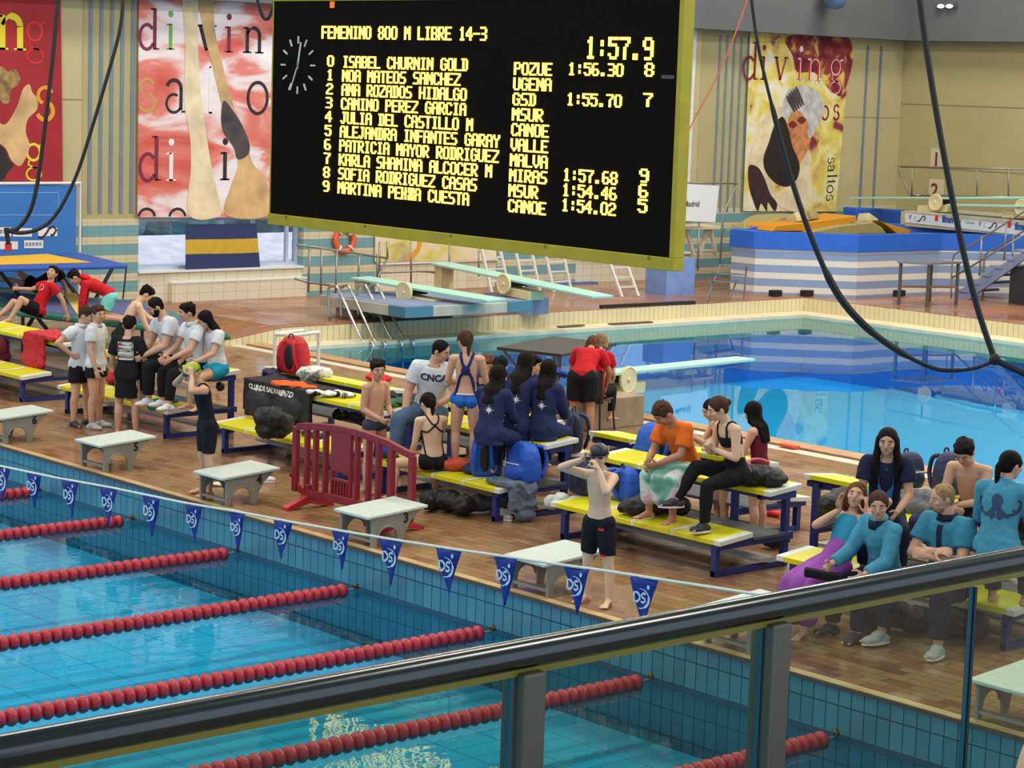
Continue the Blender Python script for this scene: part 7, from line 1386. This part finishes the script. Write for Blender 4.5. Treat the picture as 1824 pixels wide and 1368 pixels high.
# dark chair
t = thing('plastic_chair', 'dark maroon plastic chair seen from behind at the official table', 'chair', G(1042, 772))
base = G(1042, 772); f = heading(66); r = np.cross(f, (0, 0, 1)); u = np.array([0, 0, 1.0]); B_ = lambda x, y, z: base+r*x+f*y+u*z; M_ch = mat('chair_maroon_black', (52, 24, 28), .4)
w = MB(); w.loft([[B_(x, -.02-(z-.45)*.22+.07*(x/.23)**2, z) for x in np.linspace(-.22-.03*(z-.45), .22+.03*(z-.45), 9)]+[B_(x, -.045-(z-.45)*.22+.07*(x/.23)**2, z) for x in np.linspace(.22+.03*(z-.45), -.22-.03*(z-.45), 9)] for z in np.linspace(.40, .84, 6)]); w.build('backrest', M_ch, t, smooth=True)
w = MB(); w.loft([[B_(x, y, .42) for x, y in ((-.22, 0), (.22, 0), (.22, .42), (-.22, .42))], [B_(x, y, .445) for x, y in ((-.22, 0), (.22, 0), (.22, .42), (-.22, .42))]]); w.build('seat', M_ch, t, bevel=.01)
for x, y in ((-.2, -.02), (.2, -.02), (.2, .4), (-.2, .4)): w = MB(); w.tube([B_(x, y, .43), B_(x*1.15, y+(-.05 if y < .1 else .05), .012)], .012, 7); w.build('leg', F_black, t)
heap('blue towel hanging on the official table left of the person in red', 'towel', 'blue_towel', [G(990, 662, .80), G(1000, 666, .74)], (.10, .07, .05), F_blue, 31)
heap('dark equipment bag on the floor left of the person in red', 'bag', 'equipment_bag', [G(1008, 730, .30), G(1008, 745, .22)], (.14, .12, .16), F_black, 32)
# right team things
heap('black rucksack leaning on the bench behind the reclining girl', 'bag', 'black_rucksack', [G(1486, 896, .86), G(1506, 886, .90), G(1480, 912, .70), G(1500, 906, .72)], [(.17, .12, .09), (.18, .13, .09), (.12, .10, .12), (.16, .12, .13)], F_black, 33)
heap('turquoise jacket crumpled left of the long-haired girl', 'garment', 'turquoise_jacket', [G(1540, 886, .84), G(1536, 902, .76)], (.12, .08, .08), C_teal, 34)
heap('grey hooded jacket heaped right of the long-haired girl', 'garment', 'grey_jacket', [G(1624, 888, .90), G(1645, 890, .88), G(1630, 902, .84), G(1652, 900, .84)], (.16, .13, .09), F_grey, 35)
backpack('dark navy backpack standing behind the grey jacket', G(1618, 868, .8), F_navy, 120, .28, .34, .2)
backpack('dark backpack behind the shirtless boy with the fringe', G(1690, 880, .8), F_navy, 120, .32, .40, .22)
heap('navy tracksuit trousers lying on the bench behind the man in turquoise', 'garment', 'navy_trousers', [G(1652, 928, .80), G(1640, 944, .70), G(1660, 940, .72)], (.16, .10, .08), C_navy, 36)
backpack('turquoise and black backpack at the right edge of the picture', G(1826, 958, .80), mat('bag_turquoise_black', (24, 60, 74), .6, noise=.5, nscale=3, bump=.4), 250, .34, .44, .24)
heap('pale blue towel on the low seat right of the man with crossed arms', 'towel', 'pale_blue_towel', [G(1760, 972, .50), G(1776, 980, .46)], (.13, .09, .05), mat('towel_pale_blue', (70, 160, 214), .8, noise=.1, bump=.4), 37)
heap('red towel on the low seat right of the man with crossed arms', 'towel', 'red_towel', [G(1748, 978, .46), G(1766, 988, .44), G(1782, 994, .42)], (.12, .07, .04), F_scar, 38)
heap('black bag with hoop handles at the right end of the front bench', 'bag', 'black_holdall', [G(1724, 990, .46), G(1748, 996, .45), G(1800, 980, .48)], (.18, .13, .08), F_black, 39)
for k, (x, y, rr) in enumerate(((1724, 978, .17), (1800, 968, .17))):
    c = G(x, y, .55); w = MB(); e1 = nrm(np.cross(heading(250), (0, 0, 1))); w.tube([c+e1*rr*math.cos(a)+np.array([0, 0, .75*rr*math.sin(a)]) for a in np.linspace(-.3, PI+.3, 16)], .012, 7); o = w.build('bag_handle', F_grey, None, smooth=True); tag(o, ['grey hoop handle beside the elbow of the man with crossed arms', 'grey hoop handle near the right edge, by the pale blue towel'][k], 'handle')
heap('dark bags stowed under the front bench behind the handrail', 'bag', 'stowed_bag', [G(1560, 1098, .12), G(1600, 1096, .14), G(1630, 1104, .12)], (.17, .13, .12), F_black, 40)
heap('dark bag under the right end of the front bench', 'bag', 'stowed_bag', [G(1700, 1110, .14), G(1730, 1114, .14)], (.17, .13, .13), F_black, 41)
heap('turquoise bag strap bundle between the girl in the jacket and the man', 'bag', 'turquoise_bag', [G(1632, 978, .48), G(1640, 964, .52)], (.10, .07, .07), C_teal, 42)
heap('patterned red scarf bundle between the benches behind the man', 'garment', 'red_scarf', [G(1628, 944, .62), G(1636, 956, .56)], (.09, .07, .06), blot_mat('scarf_red', [(.4, (150, 30, 50)), (.55, (40, 30, 44)), (.65, (200, 120, 130))], 9), 43)
t, K, b = person('out-of-focus spectator leaning into the lower right corner, only the head shows', CAM+ray(1934, 1506)*2.6-np.array([0, 0, 1.55]), 80, 1.75, dict(head=(0, 10, 0)), ground=float((CAM+ray(1934, 1506)*2.6)[2]-1.63), hair=None, skin='pale', hairk='dark')
tee(K, t, C_navy)
